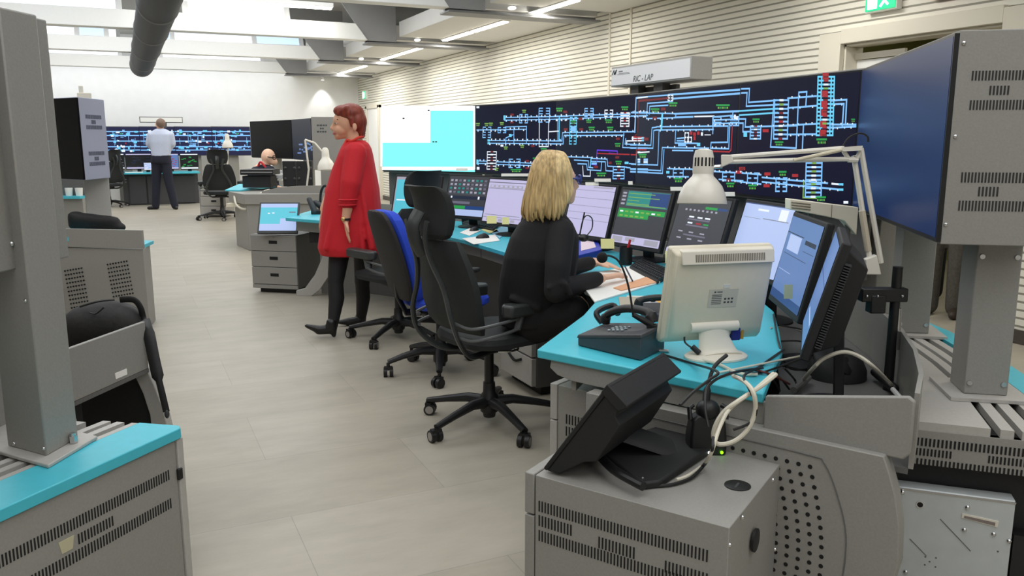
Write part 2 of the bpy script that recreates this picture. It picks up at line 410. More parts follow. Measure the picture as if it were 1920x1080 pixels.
# black ventilation duct
DX, DZc = .42, 2.72
DUCT = mat('black_duct_sheet', (22, 23, 23), .5, 0, .1, 12, spec=.25)
t = thing('ventilation_duct', 'long round black ventilation duct hung under the roof', 'duct', (DX, 8, DZc))
m = MB(); m.cyl((DX, -3, DZc), (DX, 16.6, DZc), .19, 40); m.build('pipe', DUCT, t)
m = MB(); m.at((DX, 16.6, DZc), 0, -math.pi / 2); m.lathe([(.19, 0), (.18, .05), (.15, .1), (.08, .14), (.01, .15)], 40); m.build('end_cap', DUCT, t)
for yy in (5.2, 7.0, 9.0, 11.0, 13.2, 15.2, 16.3):
    m = MB(); m.at((DX, yy, DZc), 0, -math.pi / 2); m.lathe([(.19, -.02), (.199, -.01), (.199, .01), (.19, .02)], 40, False); m.build('seam_ring', RAILG, t)
t = thing('ceiling_light', 'small spotlight washing the back wall in the far corner', 'ceiling light', (4.7, 21.3, 2.95))
m = MB(); m.cyl((4.7, 21.3, 2.97), (4.7, 21.3, 2.9), .04, 16); m.build('housing', WHITE, t)
m = MB(); m.cyl((4.7, 21.3, 2.9), (4.7, 21.3, 2.895), .03, 16); m.build('lens', GLOW, t)
_sl = bpy.data.lights.new('wall_spot', 'SPOT'); _sl.energy = 26; _sl.spot_size = R(70); _sl.spot_blend = .6; _sl.shadow_soft_size = .03
_so = bpy.data.objects.new('wall_spot', _sl); COL.objects.link(_so); _so.location = (4.7, 21.22, 2.88); _so.rotation_euler = (R(12), 0, 0)
# signs on the right wall
EXITG = mat('exit_green', (10, 190, 120), .4, emit=1.0, emit_rgb=(20, 205, 130))
WGLOW = mat('sign_white_glow', (235, 255, 245), .4, emit=1.6, emit_rgb=(225, 255, 240))
def exit_sign(y, z, w, h, label):
    s = thing('exit_sign', label, 'exit sign', (XW, y, z), group='green exit signs')
    MB().box((XW - .03, y, z), (.06, w, h)).build('housing', WHITE, s, bevel=.004)
    MB().box((XW - .064, y, z), (.01, w - .02, h - .02)).build('panel', EXITG, s)
    m = MB(); m.box((XW - .072, y + w * .24, z), (.006, w * .3, h * .78))
    m.at((XW - .072, y - w * .18, z + h * .22), 0, 0, -math.pi / 2); m.lathe([(h * .12, -.003), (h * .12, .003)], 16)
    m.M = Matrix.Identity(4)
    m.tube([(XW - .072, y - w * .16, z + h * .08), (XW - .072, y - w * .14, z - h * .12)], h * .09, 8)
    m.tube([(XW - .072, y - w * .14, z - h * .12), (XW - .072, y - w * .26, z - h * .3)], h * .05, 6)
    m.tube([(XW - .072, y - w * .14, z - h * .12), (XW - .072, y - w * .02, z - h * .34)], h * .05, 6)
    m.tube([(XW - .072, y - w * .3, z + h * .02), (XW - .072, y - w * .04, z)], h * .04, 6)
    m.build('pictogram', WGLOW, s)
    return s
exit_sign(4.97, 2.535, .31, .2, 'green lit exit sign above the doorway')
exit_sign(20.66, 2.52, .3, .2, 'small green exit sign high in the far corner')
s = thing('fire_sign', 'red sign box high on the wall right of the doorway sign', 'sign', (XW, 4.36, 2.55))
MB().box((XW - .03, 4.36, 2.56), (.06, .34, .2)).build('housing', mat('sign_red', (190, 30, 36), .4), s, bevel=.004)
MB().box((XW - .062, 4.36, 2.57), (.006, .22, .1)).build('panel', mat('sign_pale', (240, 200, 196), .4), s)
# ------------------------------------------------------------------ the control console on the right
TIP = Vector((1.206, 2.381, 0)); RD = Vector((.447, -.894, 0)); EN = Vector((-.894, -.447, 0))
def E(s, z, off=0.0): return TIP + RD * s + EN * off + UP * z
D_IN = [(1.206, 2.381), (1.62, 2.79), (1.9, 3.12), (2.05, 3.5), (2.1, 4.0), (2.12, 4.7), (2.12, 5.3), (2.06, 5.9), (1.86, 6.6), (1.283, 7.559)]
D_OUT = [(1.554, 1.681), (1.716, 1.827), (1.92, 2.0), (2.136, 2.247), (2.36, 2.52), (2.6, 2.95), (2.72, 3.5), (2.76, 4.2), (2.76, 5.0), (2.74, 5.7), (2.62, 6.5), (2.36, 7.1), (1.66, 8.25)]
U_IN = [(1.74, 1.355), (1.9, 1.473), (2.107, 1.66), (2.308, 1.88), (2.527, 2.172), (2.75, 2.55), (2.92, 3.1), (3.0, 3.8), (3.02, 4.9), (2.99, 5.8), (2.9, 6.5), (2.66, 7.2), (2.0, 8.3)]
TURQTOP = [TURQ, TURQE]
dk = thing('control_desk', 'long curved grey control desk with turquoise top where the blond woman works', 'desk', (2.0, 5.0, 0))
m = MB(); m.prism(D_IN + D_OUT[::-1], .7, .73); m.build('desktop', TURQ, dk, bevel=.005)
m = MB()                                                             # apron under the near end and along the operators' edge
ap = [(.05, .7), (.045, .672), (.075, .652), (.13, .642), (.78, .635), (.78, .7)]
m.loft([[E(s, z, -.012) for s, z in ap], [E(s, z, -.032) for s, z in ap]])
ins = [Vector((p[0], p[1], 0)) for p in D_IN]
for i in range(len(ins) - 1):
    a, b = ins[i], ins[i + 1]; n = Vector((b.y - a.y, a.x - b.x, 0)).normalized() * .12
    m.hexa([a + n + UP * .6, b + n + UP * .6, b + n * 1.15 + UP * .6, a + n * 1.15 + UP * .6], [a + n + UP * .7, b + n + UP * .7, b + n * 1.15 + UP * .7, a + n * 1.15 + UP * .7])
m.build('apron', GREY, dk, bevel=.002)
m = MB(); m.prism(D_OUT + U_IN[::-1], .585, .6); m.build('cable_tray', GREYD, dk, smooth=False)
m = MB()                                                             # curved upstand behind the monitors
for i in range(len(U_IN) - 1):
    a, b = (Vector((*U_IN[i], 0)), Vector((*U_IN[i + 1], 0))); n = Vector((b.y - a.y, a.x - b.x, 0)).normalized() * -.012
    if n.x < 0: n = -n
    a0, b0 = a + UP * .601, b + UP * .601; a1, b1 = a + UP * .8, b + UP * .8
    m.hexa([a0, b0, b0 + n, a0 + n], [a1, b1, b1 + n, a1 + n])
m.build('upstand_wall', GREY, dk, smooth=False)
m = MB()                                                             # upstand end panel facing the camera
pr = [(.79, .632), (1.15, .632), (1.165, .65), (1.165, .785), (1.15, .796), (.79, .727)]
m.loft([[E(s, z, .012) for s, z in pr], [E(s, z, -.006) for s, z in pr]]); m.build('upstand_end', GREY, dk, bevel=.004)
m = MB()                                                             # perforated end panel with its bowed edge
cl = [(.22, 0), (1.0, 0), (1.08, .1), (1.14, .22), (1.165, .36), (1.16, .46), (1.145, .54), (1.125, .6), (1.11, .638), (.22, .632)]
m.loft([[E(s, z, .034) for s, z in cl], [E(s, z, -.02) for s, z in cl]]); ep = m.build('end_panel', GREY, dk, bevel=.003)
m = MB()
seam = smoothpath([E(s, z, .0345) for s, z in ((.3, .6), (.7, .598), (.93, .596), (.965, .585), (1.0, .52), (1.035, .4), (1.03, .25), (.99, .12), (.92, .02))], 6)
m.tube(seam, .0022, 5); m.build('panel_seam', GREYD, ep)
m = MB()
for r in range(18):
    for c in range(8):
        z = .565 - r * .027; bow = .05 * math.sin(math.pi * min(max((z - .02) / .56, 0), 1)) - .02
        s = .73 + c * .031 + bow
        a = E(s, z, .034); m.cyl(a, a + EN * .0012, .0062, 8)
m.build('perforations', HOLE, ep, smooth=False)
m = MB()                                                             # curved end leg at the far end
tp = Vector((1.283, 7.559, 0)); fr = Vector((.43, .90, 0)).normalized()
lg = [(.12, .7), (.2, .66), (.2, .5), (.17, .35), (.1, .2), (0, .07), (-.08, .05), (-.08, 0), (.06, 0), (.14, .06), (.25, .22), (.31, .4), (.34, .6), (.36, .7)]
lx = Vector((.9, -.43, 0))
off = Vector((.12, -.05, 0))
m.loft([[tp + off + lx * s + fr * .05 + UP * z for s, z in lg], [tp + off + lx * s + fr * .1 + UP * z for s, z in lg]])
m.build('leg', GREYL, dk, bevel=.004)
m = MB(); m.hexa([tp + fr * .2 + lx * .25, tp + fr * .2 + lx * .95, tp + fr * .22 + lx * .95, tp + fr * .22 + lx * .25], [p + UP * .69 for p in (tp + fr * .2 + lx * .25, tp + fr * .2 + lx * .95, tp + fr * .22 + lx * .95, tp + fr * .22 + lx * .25)])
m.build('end_panel', GREY, dk, smooth=False)
m = MB(); m.hexa([tp + fr * .03 + lx * .2 + UP * .5, tp + fr * .03 + lx * .5 + UP * .5, tp + fr * .09 + lx * .5 + UP * .5, tp + fr * .09 + lx * .2 + UP * .5], [p + UP * .69 for p in (tp + fr * .03 + lx * .2, tp + fr * .03 + lx * .5, tp + fr * .09 + lx * .5, tp + fr * .09 + lx * .2)])
m.build('junction_box', BLACKM, dk, bevel=.004)
# modesty panels under the desk
m = MB()
mid = [Vector((*polyat([(*p, 0) for p in D_IN], t)[:2], 0)).lerp(Vector((*polyat([(*p, 0) for p in D_OUT], t)[:2], 0)), .8) for t in [i / 10 for i in range(1, 10)]]
for a, b in zip(mid, mid[1:]):
    n = Vector((b.y - a.y, a.x - b.x, 0)).normalized() * .015
    m.hexa([a, b, b + n, a + n], [p + UP * .69 for p in (a, b, b + n, a + n)])
m.build('under_desk_panel', GREYD, dk, smooth=False)

# rear ledge: slotted top, turquoise edging, vented end, carrying the display pillars
L_OUT = [(2.42, 1.25), (2.62, 1.49), (2.833, 1.776), (2.99, 2.0), (3.16, 2.272), (3.3, 2.6), (3.46, 3.1), (3.58, 3.8), (3.62, 4.9), (3.58, 5.8), (3.46, 6.6), (3.2, 7.4), (2.6, 8.4)]
L_IN = [(2.065, 1.6), (2.18, 1.72), (2.33, 1.87), (2.44, 2.01), (2.56, 2.17), (2.78, 2.55), (2.96, 3.1), (3.035, 3.8), (3.05, 4.9), (3.02, 5.8), (2.94, 6.5), (2.7, 7.2), (2.05, 8.3)]
def strip(m, f0, f1, z0, z1, t0=0.0, t1=1.0, n=40):
    I = [(*p, 0) for p in L_IN]; O = [(*p, 0) for p in L_OUT]; rings = []
    for k in range(n + 1):
        t = lerp(t0, t1, k / n)
        a = polyat(I, t); b = polyat(O, t)
        p = a.lerp(b, f0); q = a.lerp(b, f1)
        rings.append([p + UP * z0, q + UP * z0, q + UP * z1, p + UP * z1])
    m.loft(rings)
lg_ = thing('rear_ledge', 'grey slotted steel ledge with turquoise edging behind the curved desk', 'ledge', (2.5, 1.9, 0))
m = MB(); strip(m, 0, .4, .575, .6); m.build('steel_top', GREYL, lg_, smooth=False)
m = MB(); strip(m, .4, .8, .55, .575); m.build('slot_channel', HOLE, lg_, smooth=False)
for f0, f1 in ((.45, .52), (.56, .63), (.69, .76)):
    m = MB(); strip(m, f0, f1, .575, .6); m.build('slat', GREYL, lg_, smooth=False)
m = MB(); strip(m, .8, 1.0, .57, .603); m.build('edging', TURQ, lg_, smooth=False)
m = MB(); strip(m, .95, .985, 0, .57); m.build('back_panel', GREY, lg_, smooth=False)
ea = Vector((2.065, 1.6, 0)); eb = Vector((2.42, 1.25, 0)); ed = (eb - ea).normalized(); eo = Vector((ed.y, -ed.x, 0))
if eo.y > 0: eo = -eo
def EE(s, z, off=0.0): return ea + ed * s + eo * off + UP * z
m = MB(); m.hexa([EE(-.05, .47, .004), EE(.5, .47, .004), EE(.5, .47, -.02), EE(-.05, .47, -.02)], [EE(-.05, .575, .004), EE(.5, .575, .004), EE(.5, .575, -.02), EE(-.05, .575, -.02)])
vp = m.build('vent_panel', GREY, lg_, smooth=False)
m = MB()
def slots(m, fn, s0, s1, z0, z1, n, off=.001, w=.45):
    for k in range(n):
        a = lerp(s0, s1, k / n); b = a + (s1 - s0) / n * w
        m.hexa([fn(a, z0, -.002), fn(b, z0, -.002), fn(b, z0, off), fn(a, z0, off)], [fn(a, z1, -.002), fn(b, z1, -.002), fn(b, z1, off), fn(a, z1, off)])
slots(m, EE, .0, .5, .528, .552, 46, .006); slots(m, EE, .0, .11, .498, .52, 11, .006); slots(m, EE, .2, .33, .498, .52, 13, .006); slots(m, EE, .4, .5, .498, .52, 10, .006); slots(m, EE, -.04, .5, .47, .488, 50, .006)
m.build('vent_slots', HOLE, vp, smooth=False)
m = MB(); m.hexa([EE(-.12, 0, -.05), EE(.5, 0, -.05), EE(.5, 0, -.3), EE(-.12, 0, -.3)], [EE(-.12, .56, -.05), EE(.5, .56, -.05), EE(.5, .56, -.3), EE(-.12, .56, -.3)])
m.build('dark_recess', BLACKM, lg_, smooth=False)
ch = thing('computer_chassis', 'pale metal computer chassis in the open bay under the ledge', 'computer', tuple(EE(.2, .03)))
m = MB(); m.hexa([EE(-.14, .03, .012), EE(.28, .03, .012), EE(.28, .03, -.045), EE(-.14, .03, -.045)], [EE(-.14, .395, .012), EE(.28, .395, .012), EE(.28, .395, -.045), EE(-.14, .395, -.045)])
m.build('case', STEEL, ch, bevel=.004)
m = MB(); m.hexa([EE(-.12, .385, .013), EE(.28, .385, .013), EE(.28, .385, .008), EE(-.12, .385, .008)], [EE(-.12, .392, .016), EE(.28, .392, .016), EE(.28, .392, .008), EE(-.12, .392, .008)]); m.build('top_lip', CHROME, ch)
def onE(u, v): return PL(u, v, EE(0, 0, .012), eo)
for (u, v) in ((1692, 923), (1814, 951), (1808, 993), (1863, 1001), (1892, 1014), (1698, 1072)):
    p = onE(u, v); m = MB(); m.tube([p, p + eo * .004, p + eo * .007], [.007, .0065, .003], 12); m.build('screw', CHROME, ch)
p = onE(1725, 946); m = MB(); m.cyl(p, p + eo * .002, .011, 16); q = m.build('round_port', CHROME, ch); m = MB(); m.cyl(p + eo * .002, p + eo * .003, .008, 16); m.build('port_hole', HOLE, q)
m = MB(); a, b, c, d = onE(1804, 962), onE(1872, 977), onE(1870, 988), onE(1803, 970); m.hexa([a, b, c, d], [x + eo * .003 for x in (a, b, c, d)]); q = m.build('label_slot', CREAM2, ch)
a, b, c, d = onE(1808, 966), onE(1866, 979), onE(1865, 985), onE(1807, 970); m = MB(); m.hexa([x + eo * .003 for x in (a, b, c, d)], [x + eo * .004 for x in (a, b, c, d)]); m.build('slot', mat('brown_grey', (130, 118, 112), .6), q)
m = MB()
for (u, v) in ((1735, 1044), (1743, 1053), (1755, 1046), (1734, 1059), (1754, 1063), (1871, 1034)):
    p = onE(u, v); m.cyl(p, p + eo * .001, .0026, 8)
for (u, v, u2, v2) in ((1763, 973, 1820, 1033), (1706, 1010, 1737, 1042)):
    m.tube([onE(u, v) + eo * .001, onE(u2, v2) + eo * .001], .0012, 5)
m.build('marks', GREYD, ch)
m = MB(); m.hexa([EE(.285, .03, .01), EE(.5, .03, .01), EE(.5, .03, -.045), EE(.285, .03, -.045)], [EE(.285, .29, .01), EE(.5, .29, .01), EE(.5, .29, -.045), EE(.285, .29, -.045)]); m.build('drive_bay', BLACK, ch)

# ------------------------------------------------------------------ wall of large displays
W = [(2.285, 7.867), (2.909, 7.002), (3.145, 5.895), (3.176, 4.79), (3.053, 3.614), (2.96, 2.709), (2.197, 1.686)]
ZT, ZB = 1.722, 1.118
PB = [714, 891, 1043, 1196, 1388, 1617, 1790]
SCRD = mat('dark_screen', (6, 7, 14), .3, 0, emit=.5, emit_rgb=(26, 28, 58), spec=.25)
SCRB = mat('navy_screen', (10, 16, 34), .3, 0, emit=.5, emit_rgb=(26, 54, 108), spec=.2)
SCRC = mat('cyan_screen', (60, 120, 125), .4, 0, emit=.95, emit_rgb=(136, 255, 255))
SCRW = mat('white_screen', (120, 125, 125), .4, 0, emit=1.0, emit_rgb=(252, 255, 255))
BEZ = mat('display_bezel', (18, 18, 20), .35)
LN = {'b': mat('line_pale_blue', (20, 30, 40), .5, emit=1.0, emit_rgb=(132, 196, 255)), 'c': mat('line_cyan', (20, 40, 40), .5, emit=.95, emit_rgb=(110, 215, 255)),
      'w': mat('line_white', (40, 40, 40), .5, emit=1.0, emit_rgb=(236, 244, 255)), 'g': mat('line_green', (10, 40, 16), .5, emit=.8, emit_rgb=(40, 170, 80)),
      'r': mat('line_red', (40, 10, 12), .5, emit=.75, emit_rgb=(190, 44, 52)), 'd': mat('line_dark_red', (30, 8, 8), .5, emit=.55, emit_rgb=(150, 40, 46)), 'p': mat('line_violet', (20, 10, 40), .5, emit=.9, emit_rgb=(104, 60, 235)),
      'y': mat('line_pale_green', (20, 40, 10), .5, emit=.8, emit_rgb=(140, 190, 90))}
LK = list(LN)
names = ['large display at the far end showing a white window on cyan', 'large display with track diagram next to the cyan one', 'large display with track diagram, third from the far end', 'large display with track diagram under the hanging name sign',
         'large display with track diagram behind the lamp arm', 'dark blue large display at the near end, seen edge on']
DISP = []
for i in range(6):
    a = Vector((*W[i], 0)); b = Vector((*W[i + 1], 0)); e = (b - a).normalized(); o = Vector((-e.y, e.x, 0)); w = (b - a).length
    t = thing('video_wall_display', names[i], 'display', tuple((a + b) / 2 + o * .15), group='large displays of the near console')
    DISP.append((t, a, b, e, o, w))
    m = MB(); q = [a + o * .012, b + o * .012, b + o * .3, a + o * .3]
    m.hexa([p + UP * (ZB - .008) for p in q], [p + UP * (ZT + .008) for p in q]); en = m.build('enclosure', GREY, t, bevel=.003)
    q = [a, b, b + o * .014, a + o * .014]
    m = MB(); m.hexa([p + UP * ZB for p in q], [p + UP * ZT for p in q]); m.build('bezel', BEZ, t, smooth=False)
    sa, sb = a + e * .008 - o * .001, b - e * .008 - o * .001
    m = MB(); m.hexa([p + UP * (ZB + .012) for p in (sa, sb, sb + o * .004, sa + o * .004)], [p + UP * (ZT - .008) for p in (sa, sb, sb + o * .004, sa + o * .004)])
    sc = m.build('screen', SCRC if i == 0 else SCRB if i == 5 else SCRD, t, smooth=False)
    DISP[i] += (sc, en)
    if i < 5:
        q = [a + o * .1, b + o * .1, b + o * .115, a + o * .115]
        m = MB(); m.hexa([p + UP * .78 for p in q], [p + UP * (ZB - .012) for p in q]); m.build('lower_fascia', GREYD, t, smooth=False)
    for f in (.2, w - (.06 if i == 4 else .2)):
        c = a + e * f + o * .16
        m = MB(); q = [c - e * .07, c + e * .07, c + e * .07 + o * .13, c - e * .07 + o * .13]
        m.hexa([p + UP * .612 for p in q], [p + UP * (ZB - .008) for p in q]); pi = m.build('pillar', GREY, t, bevel=.004)
        m = MB(); q = [c - e * .12 - o * .05, c + e * .12 - o * .05, c + e * .12 + o * .19, c - e * .12 + o * .19]
        m.hexa([p + UP * .601 for p in q], [p + UP * .612 for p in q]); m.build('base_plate', GREYL, t, smooth=False)
        for k in (-1, 1):
            p = c + e * (.071 * 1) * (1 if f > .5 else 1) + o * (.065 + .05 * k)
            for zz in (.65, 1.06):
                m = MB(); m.cyl(p + UP * zz, p + e * .004 + UP * zz, .008, 10); m.build('screw', CHROME, pi)
# end face of the near display: vents and screws
t, a, b, e, o, w, sc, en = DISP[5]
def EF(s, z, off=0.0): return b + o * s + e * off + UP * z
def onF(u, v): return PL(u, v, b, e)
m = MB()
for (u0, v0, u1, v1, h, n) in ((1823, 133, 1962, 139, 18, 22), (1856, 161, 1896, 163, 17, 6), (1819, 188, 1956, 193, 18, 22), (1803, 323, 1944, 329, 19, 22), (1835, 350, 1876, 352, 18, 6), (1798, 376, 1936, 382, 19, 22)):
    p0, p1 = onF(u0, v0), onF(u1, v1); q0 = onF(u0, v0 + h)
    s0, s1 = (p0 - b).dot(o), (p1 - b).dot(o)
    slots(m, EF, s0, s1, q0.z, p0.z, n, .0012, .5)
m.build('vent_slots', mat('slot_shadow_grey', (48, 46, 44), .8), en, smooth=False)
for (u, v) in ((1807, 81), (1791, 256), (1773, 421)):
    p = onF(u, v); m = MB(); m.tube([p, p + e * .003, p + e * .005], [.006, .0055, .002], 10); m.build('screw', CHROME, en)

# what the screens show
def panel_of(u):
    for i in range(6):
        if u <= PB[i + 1]: return i
    return 5
DG = {i: MB() for i in range(6)}
def on_screen(i, u, v):
    t, a, b, e, o, w = DISP[i][:6]
    return PL(u, v, a - o * .0014, o)
def seg(u0, v0, u1, v1, col, wd):
    if u1 < u0: u0, v0, u1, v1 = u1, v1, u0, v0
    cuts = [u0] + [c for c in PB if u0 < c < u1] + [u1]
    for c0, c1 in zip(cuts, cuts[1:]):
        f = lambda c: v0 + (v1 - v0) * ((c - u0) / (u1 - u0) if u1 > u0 else 0)
        i = panel_of((c0 + c1) / 2)
        p, q = on_screen(i, c0, f(c0) if u1 > u0 else v0), on_screen(i, c1, f(c1) if u1 > u0 else v1)
        d = q - p
        if d.length < 1e-5: continue
        oo = DISP[i][4]; n = d.normalized().cross(oo).normalized() * wd / 2; x = d.normalized() * wd / 2
        m = DG[i]; m.k = LK.index(col); oo = oo * -.0004 * random.random()
        m.quad(p - x - n + oo, q + x - n + oo, q + x + n + oo, p - x + n + oo)
def blob(u, v, wu, hv, col):
    i = panel_of(u); m = DG[i]; m.k = LK.index(col); oo = DISP[i][4] * (-.0006 - .0003 * random.random())
    m.quad(*[on_screen(i, u + a * wu / 2, v + b * hv / 2) + oo for a, b in ((-1, 1), (1, 1), (1, -1), (-1, -1))])
class Crop:
    def __init__(s, x, y, k): s.x, s.y, s.k = x, y, k
    def c(s, p): return s.x + p[0] / s.k, s.y + p[1] / s.k
    def L(s, col, *pts, w=.0085):
        for p, q in zip(pts, pts[1:]):
            seg(*s.c(p), *s.c(q), col, w)
    def T(s, col, p, q, n, side=0, w=.0085):                        # track with signal ticks
        s.L(col, p, q, w=w)
        for k in range(n):
            t = (k + .5 + random.uniform(-.25, .25)) / n; u, v = s.c((lerp(p[0], q[0], t), lerp(p[1], q[1], t)))
            sd = side or random.choice((-1, 1))
            blob(u, v - 1.2 * sd, 1.5, 2.4, 'w'); blob(u, v - 2.6 * sd, 2.2, 1.4, random.choice('wwb'))
    def B(s, col, x, y, wx, hy): u, v = s.c((x, y)); blob(u, v, wx / s.k, hy / s.k, col)
    def tag(s, x, y, wx, hy, col='g'):
        s.B(col, x, y - hy * .3, wx, hy * .34)
        for k in range(5): s.B(col if k % 2 else 'y', x - wx * .32 + k * wx * .16, y + hy * .22, wx * .11, hy * .36)
    def ladder(s, x0, y0, x1, y1, n, col='b', mid=None):
        s.L(col, (x0, y0), (x0 - (y1 - y0) * .03, y1)); s.L(col, (x1, y0), (x1 - (y1 - y0) * .03, y1))
        for k in range(n + 1):
            y = lerp(y0, y1, k / n); d = (y - y0) * .03
            s.L(col, (x0 - d, y), (x0 + (x1 - x0) * .32 - d, y)); s.L(col, (x1 - (x1 - x0) * .32 - d, y), (x1 - d, y))
            if mid: s.B(mid[k % len(mid)], (x0 + x1) / 2 - d, y, (x1 - x0) * .3, (y1 - y0) / n * .5)
c = Crop(885, 180, 6.75)
c.T('b', (60, 430), (330, 428), 5); c.T('b', (330, 428), (690, 420), 6); c.L('b', (420, 392), (690, 385), (688, 600)); c.L('b', (530, 395), (530, 600))
c.L('b', (425, 630), (430, 530), (520, 490)); c.T('b', (210, 562), (1140, 568), 16, 1); c.T('b', (210, 598), (1150, 606), 16, -1); c.L('b', (1140, 568), (1145, 465), (1215, 462)); c.L('b', (1155, 606), (1165, 498), (1215, 496))
c.T('b', (410, 272), (1215, 258), 13, 1); c.T('b', (410, 306), (1215, 292), 13, -1)
c.ladder(140, 395, 240, 525, 4); c.ladder(330, 400, 430, 465, 2); c.ladder(605, 235, 705, 340, 3); c.ladder(850, 155, 985, 330, 5); c.L('w', (853, 300), (850, 640), (965, 640), (972, 300)); c.L('w', (975, 452), (1095, 444)); c.L('c', (1105, 260), (1103, 560), w=.014); c.L('b', (1085, 300), (1087, 560))
c.T('b', (60, 822), (190, 825), 2, 1); c.T('b', (60, 852), (190, 855), 2, -1); c.ladder(195, 705, 310, 925, 6, 'w', 'dwd'); c.T('b', (310, 832), (890, 856), 9, 1); c.T('b', (310, 866), (890, 884), 9, -1); c.ladder(470, 800, 610, 905, 3)
for x, y in ((75, 362), (185, 362), (240, 358), (378, 352), (660, 195), (428, 660), (636, 640), (310, 930)): c.tag(x, y, 50, 44, 'y')
for x, y, w_ in ((908, 680, 75), (830, 800, 120), (560, 945, 140), (1105, 175, 85)): c.tag(x, y, w_, 44)
for x, y in ((508, 236), (505, 332), (770, 632), (700, 822), (700, 912), (1180, 200), (1190, 425)): c.B('d', x, y, 44, 26)
c.B('w', 75, 142, 36, 26); c.B('w', 78, 915, 34, 34); c.B('w', 380, 628, 36, 26); c.B('c', 485, 500, 34, 40); c.B('c', 212, 562, 30, 26); c.B('c', 212, 598, 30, 26); c.B('c', 412, 275, 26, 60); c.B('c', 70, 835, 26, 60)
c = Crop(1035, 170, 6)
c.T('b', (20, 288), (880, 262), 14, 1); c.T('b', (20, 322), (880, 290), 14, -1); c.T('b', (890, 245), (1075, 240), 3, 1); c.T('b', (890, 285), (1075, 280), 3, -1)
c.T('b', (120, 472), (930, 462), 13, 1); c.T('b', (135, 506), (810, 500), 12, -1); c.L('b', (120, 472), (108, 566), (0, 566)); c.L('b', (135, 506), (124, 600), (0, 600)); c.L('w', (930, 465), (945, 85), (1075, 70)); c.L('d', (935, 500), (965, 490), (980, 112), (1075, 100))
c.ladder(370, 200, 465, 290, 3); c.ladder(595, 220, 685, 290, 2, 'w'); c.ladder(775, 250, 870, 400, 5, 'w', 'rwd'); c.ladder(205, 300, 280, 600, 9, 'c'); c.B('b', 240, 430, 60, 60)
for x, y, w_, h in ((85, 215, 75, 50), (240, 355, 60, 44), (415, 345, 62, 44), (638, 345, 82, 48), (820, 200, 80, 50), (447, 428, 70, 48), (655, 428, 70, 48), (740, 612, 65, 48), (750, 812, 70, 50), (1018, 735, 76, 48), (555, 945, 110, 50)): c.tag(x, y, w_, h)
for x, y in ((150, 238), (155, 435), (330, 435), (742, 540), (650, 812), (735, 750), (320, 318)): c.B('d', x, y, 44, 26)
c.L('b', (808, 480), (795, 640), (870, 642)); c.L('b', (830, 540), (822, 600), (1075, 612)); c.L('b', (840, 565), (838, 610)); c.L('r', (920, 520), (1040, 530), w=.012); c.L('r', (920, 558), (1000, 560), w=.014); c.L('w', (900, 536), (1030, 536)); c.L('w', (840, 565), (1030, 562)); c.B('w', 908, 540, 16, 50); c.B('c', 1022, 532, 24, 20); c.B('c', 1022, 560, 24, 20); c.L('b', (870, 642), (1075, 645)); c.T('b', (822, 600), (1075, 612), 4, 1)
c.L('p', (500, 770), (508, 668), (735, 680), (735, 710)); c.L('p', (640, 705), (735, 712)); c.L('r', (510, 706), (870, 718)); c.L('r', (890, 720), (945, 722), (950, 665), (1060, 665))
c.T('b', (120, 742), (440, 752), 5, 1); c.T('b', (440, 762), (620, 770), 4, 1); c.L('b', (620, 770), (628, 850), (840, 860)); c.L('b', (440, 795), (600, 800), (606, 900), (690, 905)); c.L('b', (250, 780), (410, 790), (412, 862), (460, 868)); c.L('b', (290, 822), (390, 826), (398, 890), (550, 900), (560, 800)); c.L('w', (345, 850), (352, 960), (430, 962), (432, 900)); c.L('c', (440, 760), (430, 855), w=.012); c.L('p', (505, 780), (500, 835), (440, 830)); c.B('b', 475, 820, 60, 24); c.B('d', 495, 858, 50, 26)
c.ladder(690, 855, 815, 990, 4, 'b', 'wdb'); c.L('b', (840, 865), (880, 868)); c.L('b', (885, 880), (1075, 884), w=.012); c.L('b', (885, 912), (1075, 918), w=.012); c.B('c', 840, 812, 44, 26); c.L('b', (870, 820), (950, 828)); c.ladder(950, 770, 1075, 830, 3, 'b'); c.L('w', (950, 770), (955, 690), (990, 690))
c = Crop(1180, 150, 4.695)
c.L('b', (50, 460), (60, 155), (345, 132)); c.L('b', (345, 130), (970, 85), w=.011); c.L('b', (380, 165), (970, 118), w=.011); c.L('d', (85, 185), (340, 160), w=.011); c.L('b', (155, 280), (160, 205), (380, 190)); c.L('b', (175, 300), (180, 232), (340, 222)); c.ladder(342, 135, 384, 180, 2, 'w')
c.T('b', (20, 288), (400, 296), 7, 1); c.L('b', (400, 298), (960, 275), w=.011); c.T('b', (20, 318), (150, 316), 2, -1); c.L('b', (150, 340), (155, 280)); c.T('b', (150, 340), (400, 332), 5, -1); c.L('b', (400, 330), (560, 324), w=.011); c.L('w', (575, 322), (745, 318)); c.L('b', (410, 300), (408, 330))
c.T('b', (240, 412), (870, 405), 9, 1); c.T('b', (240, 440), (740, 435), 9, -1); c.L('b', (240, 415), (200, 420), (190, 575), (10, 572)); c.L('b', (240, 440), (215, 445), (208, 600), (10, 600)); c.L('c', (290, 310), (282, 430), w=.022); c.L('b', (262, 440), (250, 748), (20, 742))
c.L('b', (408, 440), (402, 555), (600, 558)); c.L('b', (870, 405), (865, 548), (720, 550), (715, 600)); c.L('b', (885, 390), (875, 605)); c.T('b', (715, 600), (870, 605), 4, 1); c.L('r', (908, 395), (895, 615), (880, 632), (740, 628)); c.T('b', (290, 595), (700, 600), 5, 1); c.L('b', (380, 620), (560, 622)); c.L('b', (290, 595), (278, 798), (10, 785)); c.L('b', (305, 615), (292, 822), (10, 808))
c.ladder(735, 325, 965, 400, 3, 'b'); c.T('b', (740, 352), (965, 345), 5); c.T('b', (740, 385), (965, 378), 6); c.L('b', (735, 470), (740, 325), (910, 312), (912, 280)); c.B('w', 930, 325, 18, 40); c.B('w', 950, 335, 14, 34)
